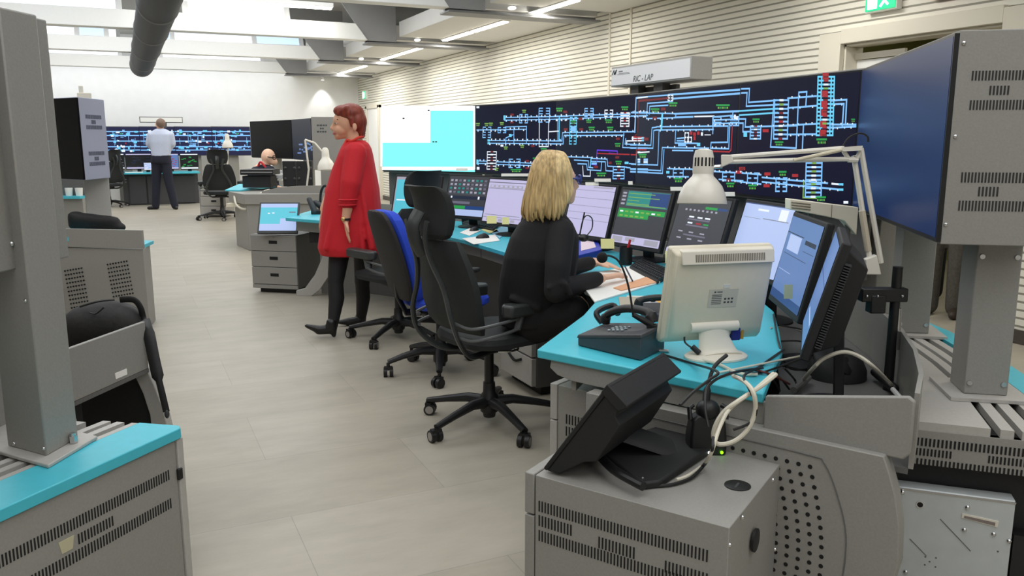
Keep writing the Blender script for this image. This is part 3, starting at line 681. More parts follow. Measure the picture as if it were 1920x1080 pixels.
for x, y, w_, h in ((545, 468, 22, 30), (575, 476, 24, 30), (608, 468, 22, 30), (575, 512, 18, 34)): c.B('r', x, y, w_, h)
c.ladder(490, 465, 522, 545, 2, 'w'); c.ladder(516, 505, 548, 545, 1, 'w'); c.B('w', 640, 475, 18, 30); c.B('w', 690, 483, 55, 8); c.B('b', 465, 572, 70, 22); c.B('c', 610, 568, 30, 30); c.L('b', (420, 515), (480, 510)); c.L('b', (420, 535), (480, 535))
for x, y, w_, h in ((228, 268, 75, 40), (385, 216, 78, 44), (825, 235, 120, 46), (118, 668, 70, 40), (432, 882, 76, 46), (890, 925, 72, 46)): c.tag(x, y, w_, h)
for x, y in ((300, 255), (225, 335), (875, 880), (995, 782), (150, 520)): c.B('d', x, y, 40, 26)
c.T('b', (335, 780), (560, 785), 5, 1); c.T('b', (335, 850), (520, 852), 4, -1); c.ladder(388, 785, 475, 850, 2); c.T('b', (735, 805), (1000, 818), 6, 1); c.T('b', (790, 875), (1000, 888), 4, -1); c.ladder(822, 815, 928, 885, 2); c.B('c', 340, 812, 28, 22); c.ladder(62, 700, 160, 745, 2, 'w'); c.L('w', (60, 740), (66, 640), (175, 632))
c = Crop(1380, 120, 3.856)
c.L('b', (40, 180), (98, 178), (92, 278), (300, 262)); c.L('b', (40, 210), (80, 208), (75, 306), (300, 294)); c.L('c', (25, 340), (300, 322)); c.L('c', (25, 370), (300, 352))
c.L('b', (25, 398), (70, 398), (66, 455), (90, 455)); c.L('b', (25, 428), (52, 428), (50, 490), (110, 488)); c.T('b', (80, 455), (440, 445), 5, 1); c.L('b', (250, 600), (435, 608), (455, 205), (512, 200), (505, 300)); c.L('b', (250, 600), (275, 260)); c.T('b', (375, 248), (580, 232), 3, 1); c.T('b', (375, 318), (580, 302), 3, -1); c.T('b', (360, 445), (580, 432), 4, 1); c.T('b', (360, 510), (580, 508), 4, -1); c.L('b', (488, 440), (480, 615))
c.ladder(280, 262, 380, 540, 9, 'b', 'wywdwr'); c.ladder(594, 92, 712, 515, 15, 'c', 'drwyrrdrr'); c.ladder(620, 92, 690, 515, 15, 'c')
for y in (88, 215, 290, 352, 435, 498): c.B('r', 648 - (y - 92) * .05, y, 44, 46)
c.T('b', (690, 265), (800, 258), 2, 1); c.L('b', (800, 258), (792, 425)); c.T('b', (690, 292), (780, 288), 2, -1); c.L('b', (780, 288), (768, 455)); c.T('b', (680, 438), (865, 438), 4, 1); c.T('b', (670, 462), (865, 452), 4, -1); c.ladder(105, 450, 180, 540, 4, 'b', 'dwd'); c.B('c', 68, 510, 26, 34)
for x, y, w_, h in ((146, 410, 52, 34), (312, 575, 62, 34), (620, 558, 76, 44), (120, 890, 60, 40), (338, 792, 56, 40), (615, 975, 72, 40), (848, 408, 28, 26)): c.tag(x, y, w_, h)
for x, y in ((45, 756), (228, 795), (428, 806), (222, 880), (215, 482), (20, 782)): c.B('r', x, y, 44, 22)
c.T('b', (10, 785), (180, 800), 4, 1); c.T('b', (5, 848), (180, 868), 4, -1); c.ladder(84, 790, 158, 860, 2); c.T('b', (190, 820), (460, 845), 5, 1); c.T('b', (190, 852), (470, 882), 6, -1); c.ladder(290, 825, 368, 920, 3); c.ladder(508, 715, 622, 960, 8, 'b', 'ywyww'); c.T('b', (460, 845), (660, 862), 4, 1); c.T('b', (470, 880), (770, 910), 5, -1); c.L('w', (695, 865), (770, 872)); c.B('c', 760, 870, 34, 16); c.B('c', 760, 908, 34, 16); c.B('w', 795, 1000, 34, 18); c.L('y', (490, 845), (485, 965), (580, 970))
c = Crop(700, 190, 7.2)
DG[0].k = LK.index('w')
c.B('w', 440, 330, 660, 460); c.B('w', 730, 92, 1240, 70); c.B('w', 740, 905, 1250, 44); c.B('w', 112, 480, 30, 800); c.B('w', 1362, 490, 26, 860); c.B('b', 340, 106, 400, 6)
c2 = DG[0]
for i in range(1, 6):
    if DG[i].f: DG[i].build('track_diagram', [LN[k] for k in LK], DISP[i][6], smooth=False)
o0 = DG[0].build('window_image', [SCRW if k == 'w' else LN[k] for k in LK], DISP[0][6], smooth=False)
for (u, v) in ((804, 207), (757, 222), (813, 266), (818, 266)):
    i = 0; m = MB(); oo = DISP[0][4] * -.003
    m.quad(*[on_screen(0, u + a * 1.8, v + b * 1.1) + oo for a, b in ((-1, 1), (1, 1), (1, -1), (-1, -1))]); m.build('mark', BLACK, o0, smooth=False)

# hanging name sign above the display wall
def text_mesh(name, body, size, m4, mt, parent, shear=0.0):
    cu = bpy.data.curves.new(name, 'FONT'); cu.body = body; cu.size = size; cu.extrude = .0006; cu.shear = shear; cu.align_x = 'CENTER'
    tmp = bpy.data.objects.new('lettering_outline', cu); COL.objects.link(tmp)
    bpy.context.view_layer.update()
    me = bpy.data.meshes.new_from_object(tmp.evaluated_get(bpy.context.evaluated_depsgraph_get()))
    bpy.data.objects.remove(tmp); me.materials.clear(); me.materials.append(mt)
    o = bpy.data.objects.new(name, me); COL.objects.link(o)
    o.parent = parent; o.matrix_local = WM[parent.name].inverted() @ m4
    WM[o.name] = WM[parent.name]
    return o
INK = mat('dark_ink', (70, 72, 74), .6)
sg = thing('name_sign', 'grey box sign lettered RIC - LAP above the track diagram displays', 'sign', (3.26, 4.65, 1.85))
sa, sb = Vector((3.17, 5.12, 0)), Vector((3.17, 4.205, 0))
m = MB(); m.hexa([(3.17, 5.12, 1.785), (3.17, 4.205, 1.785), (3.33, 4.205, 1.785), (3.33, 5.12, 1.785)], [(3.17, 5.12, 1.922), (3.17, 4.205, 1.922), (3.33, 4.205, 1.922), (3.33, 5.12, 1.922)]); m.build('housing', GREYL, sg, bevel=.003)
m = MB(); m.box((3.168, 4.66, 1.852), (.006, .895, .112)); m.build('face', mat('sign_face_white', (250, 248, 248), .5), sg)
m = MB(); m.box((3.25, 4.9, 1.755), (.06, .1, .06)); m.box((3.25, 4.62, 1.755), (.06, .1, .06)); m.box((3.3, 4.76, 1.75), (.03, .5, .05)); m.build('bracket', GREYD, sg)
def sign_m(y, z, sx=1.0): return Matrix(((0, 0, -1, 3.1645), (-1 * sx, 0, 0, y), (0, 1, 0, z), (0, 0, 0, 1)))
text_mesh('lettering', 'RIC - LAP', .056, sign_m(4.72, 1.805), INK, sg, .25)
m = MB()
for y0, z0, y1, z1 in ((5.1, 1.868, 5.075, 1.9), (5.075, 1.9, 5.072, 1.868), (5.072, 1.868, 5.045, 1.9), (5.06, 1.868, 5.04, 1.9)):
    m.tube([(3.1645, y0, z0), (3.1645, y1, z1)], .0032, 5)
m.build('emblem', INK, sg)
m = MB()
m.box((3.1645, 4.99, 1.885), (.001, .05, .008)); m.box((3.1645, 4.95, 1.872), (.001, .13, .003)); m.box((3.1645, 4.955, 1.865), (.001, .16, .003))
m.build('small_print', mat('grey_ink', (140, 142, 146), .6), sg, smooth=False)

# ------------------------------------------------------------------ pedestals at the near end
def pedestal_faces(A, B, Cc, Dd, zt):
    return [Vector((*p, 0)) for p in (A, B, Cc, Dd)]
A, B, Cc = Vector((.904, 1.855, 0)), Vector((1.187, 1.369, 0)), Vector((1.579, 1.621, 0)); Dd = A + (Cc - B)
ab = (B - A).normalized(); bc = (Cc - B).normalized()
pb = thing('vented_pedestal', 'grey steel pedestal with rows of vent slots, nearest the camera', 'cabinet', tuple((A + Cc) / 2))
m = MB(); a2, d2 = A + ab * .035, Dd + ab * .035
m.hexa([p + UP * .04 for p in (a2, B, Cc, d2)], [p + UP * .55 for p in (a2, B, Cc, d2)]); m.build('body', GREY, pb, bevel=.002)
m = MB(); q = [A + ab * .001, A + ab * .031, Dd + ab * .031, Dd + ab * .001]; m.hexa([p + UP * .05 for p in q], [p + UP * .432 for p in q]); m.build('drawer', GREY, pb, bevel=.003)
m = MB(); m.hexa([p + UP * .437 for p in q], [p + UP * .551 for p in q]); m.build('drawer', GREY, pb, bevel=.003)
m = MB(); q2 = [A + ab * .06 + bc * .03, B - ab * .03 + bc * .03, Cc - ab * .03 - bc * .03, Dd + ab * .06 - bc * .03]; m.hexa(q2, [p + UP * .04 for p in q2]); m.build('plinth', BLACKM, pb)
n1 = -bc
def F1(s, z, off=0.0): return A + ab * s + n1 * off + UP * z
def onF1(u, v): return PL(u, v, A, n1)
m = MB()
for (u0, v0, u1, v1, h, n) in ((1011, 938, 1338, 1040, 20, 51), (1011, 965, 1078, 987, 20, 11), (1126, 1003, 1199, 1027, 21, 11), (1253, 1045, 1338, 1073, 22, 12), (1011, 993, 1338, 1098, 20, 51)):
    p0, p1, q0 = onF1(u0, v0), onF1(u1, v1), onF1(u0, v0 + h)
    slots(m, F1, (p0 - A).dot(ab), (p1 - A).dot(ab), q0.z, p0.z, n, .0012, .42)
m.build('vent_slots', HOLE, pb, smooth=False)
def onF2(u, v): return PL(u, v, B, ab)
for (u, v) in ((1392, 970), (1368, 1022), (1453, 1030), (1449, 900)):
    p = onF2(u, v); m = MB(); m.tube([p, p + ab * .003, p + ab * .005], [.006, .005, .002], 10); m.build('screw', CHROME, pb)
p = onF2(1417, 1013); m = MB(); m.frame(p, bc, UP, ab); m.lathe([(.03, -.004), (.03, .002), (.026, .003)], 28); m.build('side_plug', BLACK, pb)
p = P(1383, 911, .55); m = MB(); m.at((p.x, p.y, .5495)); m.lathe([(.033, 0), (.033, .003), (.03, .0045)], 28); g = m.build('cable_grommet', BLACK, pb)
m = MB(); m.at((p.x - .006, p.y - .004, .5535), .6); m.box((0, 0, .0006), (.034, .006, .0012)); m.build('grommet_slot', DGREYP, g)
# pedestal standing under the desk
A2 = Vector((1.32, 2.5, 0)); B2 = A2 + RD * .56; C2 = B2 - EN * .42; D2 = A2 - EN * .42
pu = thing('vented_pedestal', 'grey vented pedestal under the near end of the turquoise desk', 'cabinet', tuple((A2 + C2) / 2))
m = MB(); a2, d2 = A2 + RD * .035, D2 + RD * .035
m.hexa([p + UP * .04 for p in (a2, B2, C2, d2)], [p + UP * .565 for p in (a2, B2, C2, d2)]); m.build('body', GREY, pu, bevel=.002)
q = [A2, A2 + RD * .031, D2 + RD * .031, D2]
for z0, z1 in ((.05, .2), (.205, .43), (.435, .566)):
    m = MB(); m.hexa([p + UP * z0 for p in q], [p + UP * z1 for p in q]); m.build('drawer', GREYL, pu, bevel=.003)
m = MB(); q2 = [A2 + RD * .06, B2, C2, D2 + RD * .06]; m.hexa(q2, [p + UP * .04 for p in q2]); m.build('plinth', BLACKM, pu)
def F3(s, z, off=0.0): return A2 + RD * s + EN * off + UP * z
m = MB(); slots(m, F3, .07, .5, .43, .465, 34, .0012, .42); slots(m, F3, .07, .5, .385, .42, 34, .0012, .42); slots(m, F3, .07, .5, .34, .375, 34, .0012, .42)
m.build('vent_slots', HOLE, pu, smooth=False)
# low drawer pedestal under the desk behind the front chair
q = [Vector((2.0, 3.95, 0)), Vector((2.0, 4.38, 0)), Vector((2.42, 4.38, 0)), Vector((2.42, 3.95, 0))]
dp = thing('drawer_pedestal', 'pale grey drawer pedestal under the desk behind the front chair', 'cabinet', (2.2, 4.1, 0))
m = MB(); m.hexa([p + UP * .05 for p in q], [p + UP * .55 for p in q]); m.build('body', GREYD, dp, bevel=.004)
for z0, z1 in ((.06, .22), (.23, .39), (.4, .54)):
    m = MB(); m.box((1.985, 4.165, (z0 + z1) / 2), (.03, .42, z1 - z0)); dr = m.build('drawer', GREYL, dp, bevel=.003)
    m = MB(); m.tube(smoothpath([(1.966, 4.08, z1 - .03), (1.964, 4.165, z1 - .055), (1.966, 4.25, z1 - .03)], 5), .008, 6); m.build('handle_recess', HOLE, dr)
m = MB(); m.box((2.22, 4.165, .025), (.36, .38, .05)); m.build('plinth', BLACKM, dp)
# ------------------------------------------------------------------ desk monitors
SLIL = mat('lilac_screen', (90, 88, 110), .35, 0, emit=.85, emit_rgb=(196, 192, 226))
SLBL = mat('pale_blue_screen', (80, 90, 120), .35, 0, emit=.85, emit_rgb=(182, 200, 240))
SBLU = mat('blue_screen', (40, 60, 100), .3, 0, emit=.6, emit_rgb=(110, 146, 205))
SGRY = mat('charcoal_screen', (40, 42, 46), .35, 0, emit=.5, emit_rgb=(72, 74, 82))
STEAL = mat('teal_screen', (20, 70, 70), .35, 0, emit=.7, emit_rgb=(44, 148, 142))
SCY = mat('bright_cyan_screen', (40, 90, 100), .35, 0, emit=.85, emit_rgb=(90, 200, 220))
IM = {'lil': SLIL, 'lbl': SLBL, 'blu': SBLU, 'gry': SGRY, 'tea': STEAL, 'cya': SCY, 'wht': LN['w'], 'grn': LN['g'], 'pgr': LN['y'], 'red': LN['r'], 'lin': mat('screen_grey_line', (60, 60, 70), .4, 0, emit=.55, emit_rgb=(130, 128, 150)),
      'dln': mat('screen_dark_line', (20, 26, 40), .4, 0, emit=.3, emit_rgb=(40, 56, 90)), 'lgr': mat('screen_light_grey', (90, 90, 96), .4, 0, emit=.7, emit_rgb=(176, 174, 192)), 'blk': mat('screen_black', (8, 9, 12), .3, 0, emit=.25, emit_rgb=(30, 32, 40)), 'nav': mat('screen_navy', (14, 26, 50), .3, 0, emit=.6, emit_rgb=(46, 84, 150))}
IK = list(IM)
def monitor(name, label, x, y, z, yaw, tilt, w, h, draw, zb, group=None, body=BLACKM, deep=.055, cat='monitor', stand=True, border=.016):
    t = thing(name, label, cat, (x, y, zb), R(yaw + 90), group)
    dz = z - zb
    m = MB(); m.at((0, 0, dz), 0, -R(tilt))
    m.box((0, .014, h / 2), (w, .028, h))
    hs = m.build('housing', body, t, world=False, bevel=.005)
    m = MB(); m.at((0, 0, dz), 0, -R(tilt))
    a, b = w * .44, h * .44
    m.loft([[(-a, .028, h / 2 - b), (a, .028, h / 2 - b), (a, .028, h / 2 + b), (-a, .028, h / 2 + b)], [(-a * .8, deep, h / 2 - b * .75), (a * .8, deep, h / 2 - b * .75), (a * .8, deep, h / 2 + b * .75), (-a * .8, deep, h / 2 + b * .75)]])
    m.build('back_shell', body, t, world=False, bevel=.004)
    m = MB(); m.at((0, 0, dz), 0, -R(tilt)); m.box((0, 0, h / 2 + .004), (w - 2 * border, .003, h - 2 * border - .008)); sc = m.build('screen', IM['blk'], t, world=False, smooth=False)
    m = MB(); m.at((0, 0, dz), 0, -R(tilt)); W_, H_ = w - 2 * border, h - 2 * border - .008
    def q(x0, y0, x1, y1, col):
        m.k = IK.index(col); d = -.0018 - .0002 * (len(m.f) + 1) ** .5
        X = lambda u: -W_ / 2 + u * W_; Z = lambda v: h / 2 + .004 - H_ / 2 + v * H_
        m.quad((X(x0), d, Z(y0)), (X(x1), d, Z(y0)), (X(x1), d, Z(y1)), (X(x0), d, Z(y1)))
    draw(q)
    m.build('screen_image', [IM[k] for k in IK], sc, world=False, smooth=False)
    if stand:
        ty = .05 + math.sin(R(tilt)) * h * .4
        m = MB(); m.hexa([(-.035, ty + .02, .015), (.035, ty + .02, .015), (.035, ty + .05, .015), (-.035, ty + .05, .015)], [(-.03, ty, dz + h * .5), (.03, ty, dz + h * .5), (.03, ty + .03, dz + h * .5), (-.03, ty + .03, dz + h * .5)])
        m.build('stand_neck', body, t, world=False, bevel=.004)
        m = MB(); m.at((0, ty + .02, 0)); m.lathe([(.115, 0), (.115, .008), (.1, .014), (.03, .02)], 28); m.build('stand_base', body, t, world=False)
    return t
def d_cyan(q): q(0, 0, 1, 1, 'lgr'); q(.02, .08, .98, .93, 'cya'); q(.5, .5, .96, .9, 'wht'); q(.06, .4, .45, .43, 'wht')
def d_grid(q):
    q(0, 0, 1, 1, 'gry')
    for r in range(4):
        for k in range(9): q(.04 + k * .105, .87 - r * .1, .1 + k * .105, .92 - r * .1, random.choice(['lgr', 'lin', 'tea', 'lgr']))
        q(.03, .845 - r * .1, .97, .85 - r * .1, 'lin')
    q(.04, .42, .96, .5, 'dln'); q(.1, .44, .14, .49, 'wht'); q(.78, .43, .82, .5, 'wht'); q(.05, .3, .6, .36, 'lin'); q(.0, .17, .5, .25, 'grn'); q(.5, .17, 1, .25, 'nav'); q(0, 0, 1, .16, 'lbl')
def d_lilac(q):
    q(0, 0, 1, 1, 'lil'); q(0, .92, 1, .94, 'lin'); q(.05, .8, .9, .87, 'lgr'); q(0, .78, 1, .79, 'lin')
    for k in range(7): q(.07 + k * .12, .82, .14 + k * .12, .86, 'lil')
    q(.04, .16, .95, .17, 'lin'); q(0, .1, 1, .11, 'lin')
    for k in range(5): q(.1 + k * .16, .02, .2 + k * .16, .08, 'lgr')
def d_lilac2(q):
    q(0, 0, 1, 1, 'lil'); q(.5, .955, .95, .985, 'lgr')
    for v in (.9, .74, .58, .44, .3): q(0, v, 1, v + .006, 'lin')
def d_teal(q):
    q(0, 0, 1, 1, 'gry'); q(.14, .7, .98, .98, 'tea'); q(.6, .72, .98, .97, 'nav'); q(.4, .72, .62, .97, 'tea')
    for v, e in ((.93, .7), (.86, .8), (.8, .4), (.74, .62), (.715, .95)): q(.16, v, e, v + .014, 'pgr')
    for v in (.92, .86, .79, .72): q(.03, v, .11, v + .035, 'lgr')
    q(.02, .56, .97, .65, 'grn'); q(.02, .48, .66, .56, 'grn')
    for k in range(8): q(.05 + k * .11, .58, .12 + k * .11, .61, 'pgr' if k % 3 else 'wht')
    for k in range(5): q(.06 + k * .11, .5, .13 + k * .11, .53, 'pgr')
    q(0, 0, 1, .14, 'lil'); q(.03, .02, .24, .12, 'lgr'); q(.3, .05, .5, .12, 'lgr'); q(.7, .02, .97, .12, 'lgr')
def d_dark(q):
    q(0, 0, 1, 1, 'gry'); q(.55, .83, .78, .87, 'grn'); q(.78, .83, .97, .87, 'nav')
    for k in range(8): q(.16 + k * .085, .78, .2 + k * .085, .81, 'lgr')
    for v in (.63, .53, .37): q(.26, v, .7, v + .025, 'lin')
    for v in (.67, .57): [q(a, v, a + .1, v + .025, c) for a, c in ((.28, 'wht'), (.45, 'wht' if v > .6 else 'red'), (.6, 'wht' if v > .6 else 'grn'))]
    for v in (.42, .31): [q(a, v, a + .09, v + .022, 'lgr') for a in (.14, .36, .58)]
    q(.84, .2, .92, .225, 'tea'); q(0, 0, 1, .13, 'lil'); q(.03, .02, .22, .11, 'lgr'); q(.3, .02, .5, .11, 'lgr'); q(.55, .02, .95, .11, 'lgr')
def d_pale(q): q(0, 0, 1, 1, 'lbl'); q(.3, .9, .52, .93, 'wht'); q(.05, .78, .4, .785, 'lin'); q(.45, .79, .95, .8, 'lin'); q(0, .985, 1, 1, 'nav'); q(.75, .8, .9, .96, 'wht')
def d_blue(q):
    q(0, 0, 1, 1, 'blu'); q(0, .8, .55, .81, 'dln'); q(.05, .55, .8, .556, 'dln'); q(.62, .74, .95, .79, 'dln'); q(.62, .66, .95, .665, 'dln'); q(0, 0, 1, .1, 'nav'); q(.05, .35, .45, .356, 'lbl'); q(.1, .6, .5, .79, 'lbl')
def d_blue2(q): q(0, 0, 1, 1, 'blu'); q(0, .6, 1, .62, 'nav'); q(.2, .2, .9, .23, 'lbl')
MW, MH = .45, .355
GM = 'flat monitors along the curved desk'
mons = [
    ('cyan monitor at the far end of the row under the lit display', 2.0, 6.1, .805, -146, 15, d_cyan, .73),
    ('monitor full of grey status grids behind the empty chair', 2.40, 6.04, .805, -153, 15, d_grid, .73),
    ('lilac monitor to the left of the blond woman', 2.44, 5.42, .805, -163, 15, d_lilac, .73),
    ('lilac monitor half hidden by the blond woman\'s head', 2.6, 4.5, .805, -171, 15, d_lilac2, .73),
    ('monitor with teal and green panels right of the blond woman', 2.6, 3.93, .805, -173, 16, d_teal, .73),
    ('charcoal monitor with rows of grey fields below the white lamp', 2.53, 3.33, .805, 178, 17, d_dark, .73),
    ('pale blue monitor behind the cream monitor', 2.52, 2.87, .805, 168, 16, d_pale, .6),
    ('blue tinted monitor right of the cream monitor, turned sideways', 2.16, 2.27, .80, 150, 13, d_blue, .6),
    ('black monitor nearest the lamp pole, seen edge on with vented back', 1.87, 1.875, .80, 135, 15, d_blue2, .6)]
for lb, x, y, z, yaw, tl, dr, zb in mons:
    t = monitor('desk_monitor', lb, x, y, z, yaw, tl, MW, MH, dr, zb, GM, deep=.095 if 'edge on' in lb else .055)
t9 = t
m = MB(); m.at((0, 0, .2), 0, -R(15))
for k in range(34): m.box((MW * .455, .036, .05 + k * .0075), (.05, .018, .003))
m.at((0, 0, .2), 0, -R(15)); m.build('side_vents', DGREYP, t9, world=False, smooth=False)
# cream monitor seen from behind
yw = R(-101.5 + 90)
cm = thing('cream_monitor', 'old cream coloured monitor seen from behind on the desk end', 'monitor', (1.69, 2.085, .731), yw)
w, h = .352, .325
def tl(m): return m.at((0, 0, .04), 0, R(12.5))
m = tl(MB()); m.box((0, .03, h / 2), (w, .03, h)); m.build('front_frame', CREAM, cm, world=False, bevel=.008)
m = tl(MB())
m.loft([[(-w * .5, .016, .0), (w * .5, .016, .0), (w * .5, .016, h), (-w * .5, .016, h)], [(-w * .475, -.012, .03), (w * .475, -.012, .03), (w * .475, -.012, h - .012), (-w * .475, -.012, h - .012)], [(-w * .4, -.02, .06), (w * .44, -.02, .06), (w * .44, -.02, h - .04), (-w * .4, -.02, h - .04)]])
bk = m.build('back_shell', CREAM, cm, world=False, bevel=.006)
m = tl(MB()); m.hexa([(-w * .43, -.03, h - .042), (w * .46, -.03, h - .042), (w * .46, .0, h - .042), (-w * .43, .0, h - .042)], [(-w * .43, -.014, h - .002), (w * .46, -.014, h - .002), (w * .46, .012, h - .002), (-w * .43, .012, h - .002)])
gr = m.build('top_grille', CREAM2, cm, world=False, bevel=.003)
m = tl(MB())
for k in range(40): x = lerp(-w * .3, w * .36, k / 39); m.add([(x - .0019, -.0272, h - .034), (x + .0019, -.0272, h - .034), (x + .0019, -.0184, h - .012), (x - .0019, -.0184, h - .012)], [(0, 1, 2, 3)])
m.build('grille_slots', mat('grille_brown', (112, 106, 92), .8), gr, world=False, smooth=False)
m = tl(MB()); m.box((w * .02, -.0205, .165), (.1, .002, .062)); lb_ = m.build('rating_label', mat('label_cream', (200, 194, 178), .6), bk, world=False)
m = tl(MB())
for r in range(6): m.box((w * .02 - .022, -.0217, .146 + r * .006), (.034, .0006, .0022))
for k in range(3):
    for r in range(2): m.box((w * .02 + .008 + k * .012, -.0217, .15 + r * .012), (.007, .0006, .006))
m.box((w * .02 - .03, -.0217, .186), (.006, .0006, .005)); m.box((w * .02 - .014, -.0217, .186), (.018, .0006, .003)); m.build('label_print', INK, bk, world=False, smooth=False)
m = tl(MB()); m.box((w * .04, -.0205, .205), (.022, .002, .012)); m.build('sticker', mat('sticker_grey', (222, 220, 212), .6), bk, world=False)
m = MB(); m.cyl((-.09, -.03, .1), (.075, -.03, .1), .018, 16); hn = m.build('hinge', CREAM2, cm, world=False)
m = MB()
pth = smoothpath([(-.005, -.03, .1), (-.005, -.035, .06), (-.0, -.05, .02), (.0, -.07, .008)], 6)
m.tube(pth, [(.054, .016)] * 6 + [(.054 + .002 * k, .016) for k in range(len(pth) - 6)], 14, flat=(1, 0, 0)); m.build('stand_neck', CREAM2, cm, world=False)
m = MB(); m.at((0, -.04, 0)); m.loft([[(.105 * math.cos(a) * s, .075 * math.sin(a) * s, z) for a in [2 * math.pi * k / 28 for k in range(28)]] for s, z in ((1, 0), (1, .006), (.9, .012), (.4, .018))]); m.build('stand_base', CREAM2, cm, world=False)
m = MB(); m.box((.075, -.02, .07), (.03, .02, .045)); m.build('video_plug', mat('blue_plug', (30, 40, 120), .5), cm, world=False, bevel=.003)
m = MB(); m.cyl((.1, -.02, .1), (.1, -.02, .05), .006, 8); m.build('power_plug', mat('brass_plug', (180, 140, 60), .4), cm, world=False)
m = MB(); m.tube(smoothpath([(-.1, -.015, .075), (-.1, -.02, .05), (-.085, -.04, .035)], 5), .003, 6); m.tube([(-.085, -.04, .04), (-.065, -.055, .02)], .009, 10); m.build('cable_stub', BLACK, cm, world=False)

# ------------------------------------------------------------------ black touch monitor leaning back on the vented pedestal
bm = thing('touch_monitor', 'black hooded touch monitor leaning back on the vented pedestal', 'monitor', (1.2, 1.75, .55))
L1 = P(1024, 884, .558); U1 = Q(1146, 726, L1.dot(FWD) - .10)
e1 = (Dd - A).normalized(); U2 = U1 + e1 * .36; L2 = L1 + e1 * .36
up = (U1 - L1).normalized(); nb = e1.cross(up).normalized()
if nb.dot(EYEV - L1) < 0: nb = -nb
m = MB(); m.hexa([L1, L2, L2 - nb * .012, L1 - nb * .012], [U1, U2, U2 - nb * .012, U1 - nb * .012]); m.build('screen_frame', BLACKM, bm, bevel=.004)
def T(s, r, d): return L1 + e1 * s + up * r + nb * d
ll = (U1 - L1).length
pf = [(.0, .0), (ll - .03, .0), (ll - .035, .045), (ll - .055, .05), (ll - .065, .075), (.13, .085), (.1, .06), (.02, .03)]
m = MB(); m.loft([[T(.004, r, d) for r, d in pf], [T(.356, r, d) for r, d in pf]]); m.build('back_shell', BLACKM, bm, bevel=.003)
pf = [(ll - .03, -.012), (ll, -.012), (ll - .006, .06), (ll - .012, .062), (ll - .034, .05)]
m = MB(); m.loft([[T(-.004, r, d) for r, d in pf], [T(.364, r, d) for r, d in pf]]); m.build('hood', BLACKM, bm, bevel=.002)
f = [P(1112, 846, .556), P(1206, 916, .556), P(1238, 912, .556), P(1338, 846, .556), P(1255, 800, .556)]
m = MB(); m.prism([(p.x, p.y) for p in f], .551, .572); m.build('foot', BLACKM, bm, bevel=.006)
m = MB(); m.tube(smoothpath([P(1114, 842, .58), P(1150, 880, .585), P(1206, 912, .58)], 6), (.012), 10); m.build('foot_bar', BLACK, bm)
c0 = T(.2, .12, .04); c1 = P(1262, 842, .57); m = MB(); m.tube([c0, c1], (.05, .012), 12, flat=tuple(e1)); m.build('support_arm', BLACKM, bm)
for (u, v) in ((1198, 903), (1205, 896)):
    p = P(u, v, .585); m = MB(); m.ell(p, .003, 8, 5); m.build('screw', CHROME, bm)
# scanner cradle with lights
ck = P(1325, 850, .55)
cr = thing('handset_cradle', 'black handset cradle with two small lights on the vented pedestal', 'cradle', tuple(ck))
fx = RGT; fy = FWD
def K(x, y, z): return ck + fx * x + fy * y + UP * z
m = MB(); m.loft([[K(x * s, y * s2, z) for x, y in ((-.05, -.02), (.05, -.02), (.055, .02), (.05, .06), (-.05, .06), (-.055, .02))] for s, s2, z in ((1, 1, .001), (1.0, .9, .05), (.9, .7, .1), (.6, .5, .115))]); m.build('body', BLACK, cr, bevel=.006)
m = MB(); m.tube([K(-.05, 0, .1), K(-.052, .01, .13), K(-.04, .02, .135)], .007, 8); m.tube([K(.05, 0, .1), K(.052, .01, .13), K(.04, .02, .135)], .007, 8); m.build('prongs', BLACK, cr)
m = MB(); m.ell(K(0, .01, .125), (.034, .034, .03), 18, 10); hs = m.build('handset_head', BLACK, cr)
m = MB(); m.tube(smoothpath([K(-.005, .01, .145), K(.0, .02, .19), K(.02, .04, .24), K(.06, .06, .27)], 5), [.011] * 5 + [.0055] * 11, 10); m.build('handset_cord', BLACK, cr)
m = MB(); m.ell(K(.0, -.025, .012), .0035, 8, 6); m.build('white_light', mat('white_led', (240, 250, 255), .3, emit=4), cr)
m = MB(); m.ell(K(.036, -.024, .012), .0045, 8, 6); m.build('green_light', mat('green_led', (120, 255, 20), .3, emit=3, emit_rgb=(120, 255, 10)), cr)

# ------------------------------------------------------------------ intercom phone with gooseneck microphone
ip = thing('intercom_phone', 'dark slate intercom phone with gooseneck microphone on desk corner', 'telephone', tuple(P(1160, 640, .731)))
a0 = P(1083, 648, .731); b0 = P(1201, 677, .731); c0 = P(1246, 655, .731); d0 = a0 + (c0 - b0) * 1.1
a1 = a0 + UP * .03; d1 = d0 + UP * .035; b1 = b0 + UP * .078; c1 = c0 + UP * .082
m = MB(); m.hexa([a0, b0, c0, d0], [a1, b1, c1, d1]); m.build('body', PHONE, ip, bevel=.005)
ctr = (a0 + b0 + c0 + d0) / 4
def lid(p, k, z): q = ctr + (Vector((p.x, p.y, ctr.z)) - ctr) * k; return Vector((q.x, q.y, p.z + z))
m = MB(); m.hexa([lid(p, 1.03, -.004) for p in (a1, b1, c1, d1)], [lid(p, 1.0, .008) for p in (a1, b1, c1, d1)]); m.build('top_plate', DGREYP, ip, bevel=.003)
def TP(s, r, z): return a1.lerp(b1, s).lerp(d1.lerp(c1, s), r) + UP * z                # on the sloped top
m = MB(); pth = smoothpath([TP(.1, .75, .02), TP(.16, .75, .05), TP(.45, .75, .068), TP(.8, .75, .055), TP(.9, .75, .02)], 6)
m.tube(pth, [(.02, .018)] * 5 + [(.016, .013)] * (len(pth) - 10) + [(.022, .018)] * 5, 12); m.build('handset', BLACK, ip)
m = MB()
for r in range(3):
    for k in range(4): p = TP(.38 + k * .07, .3 + r * .14, .011); m.ell(p, (.006, .006, .003), 8, 5)
m.build('keypad', mat('key_pale', (150, 165, 170), .5), ip)
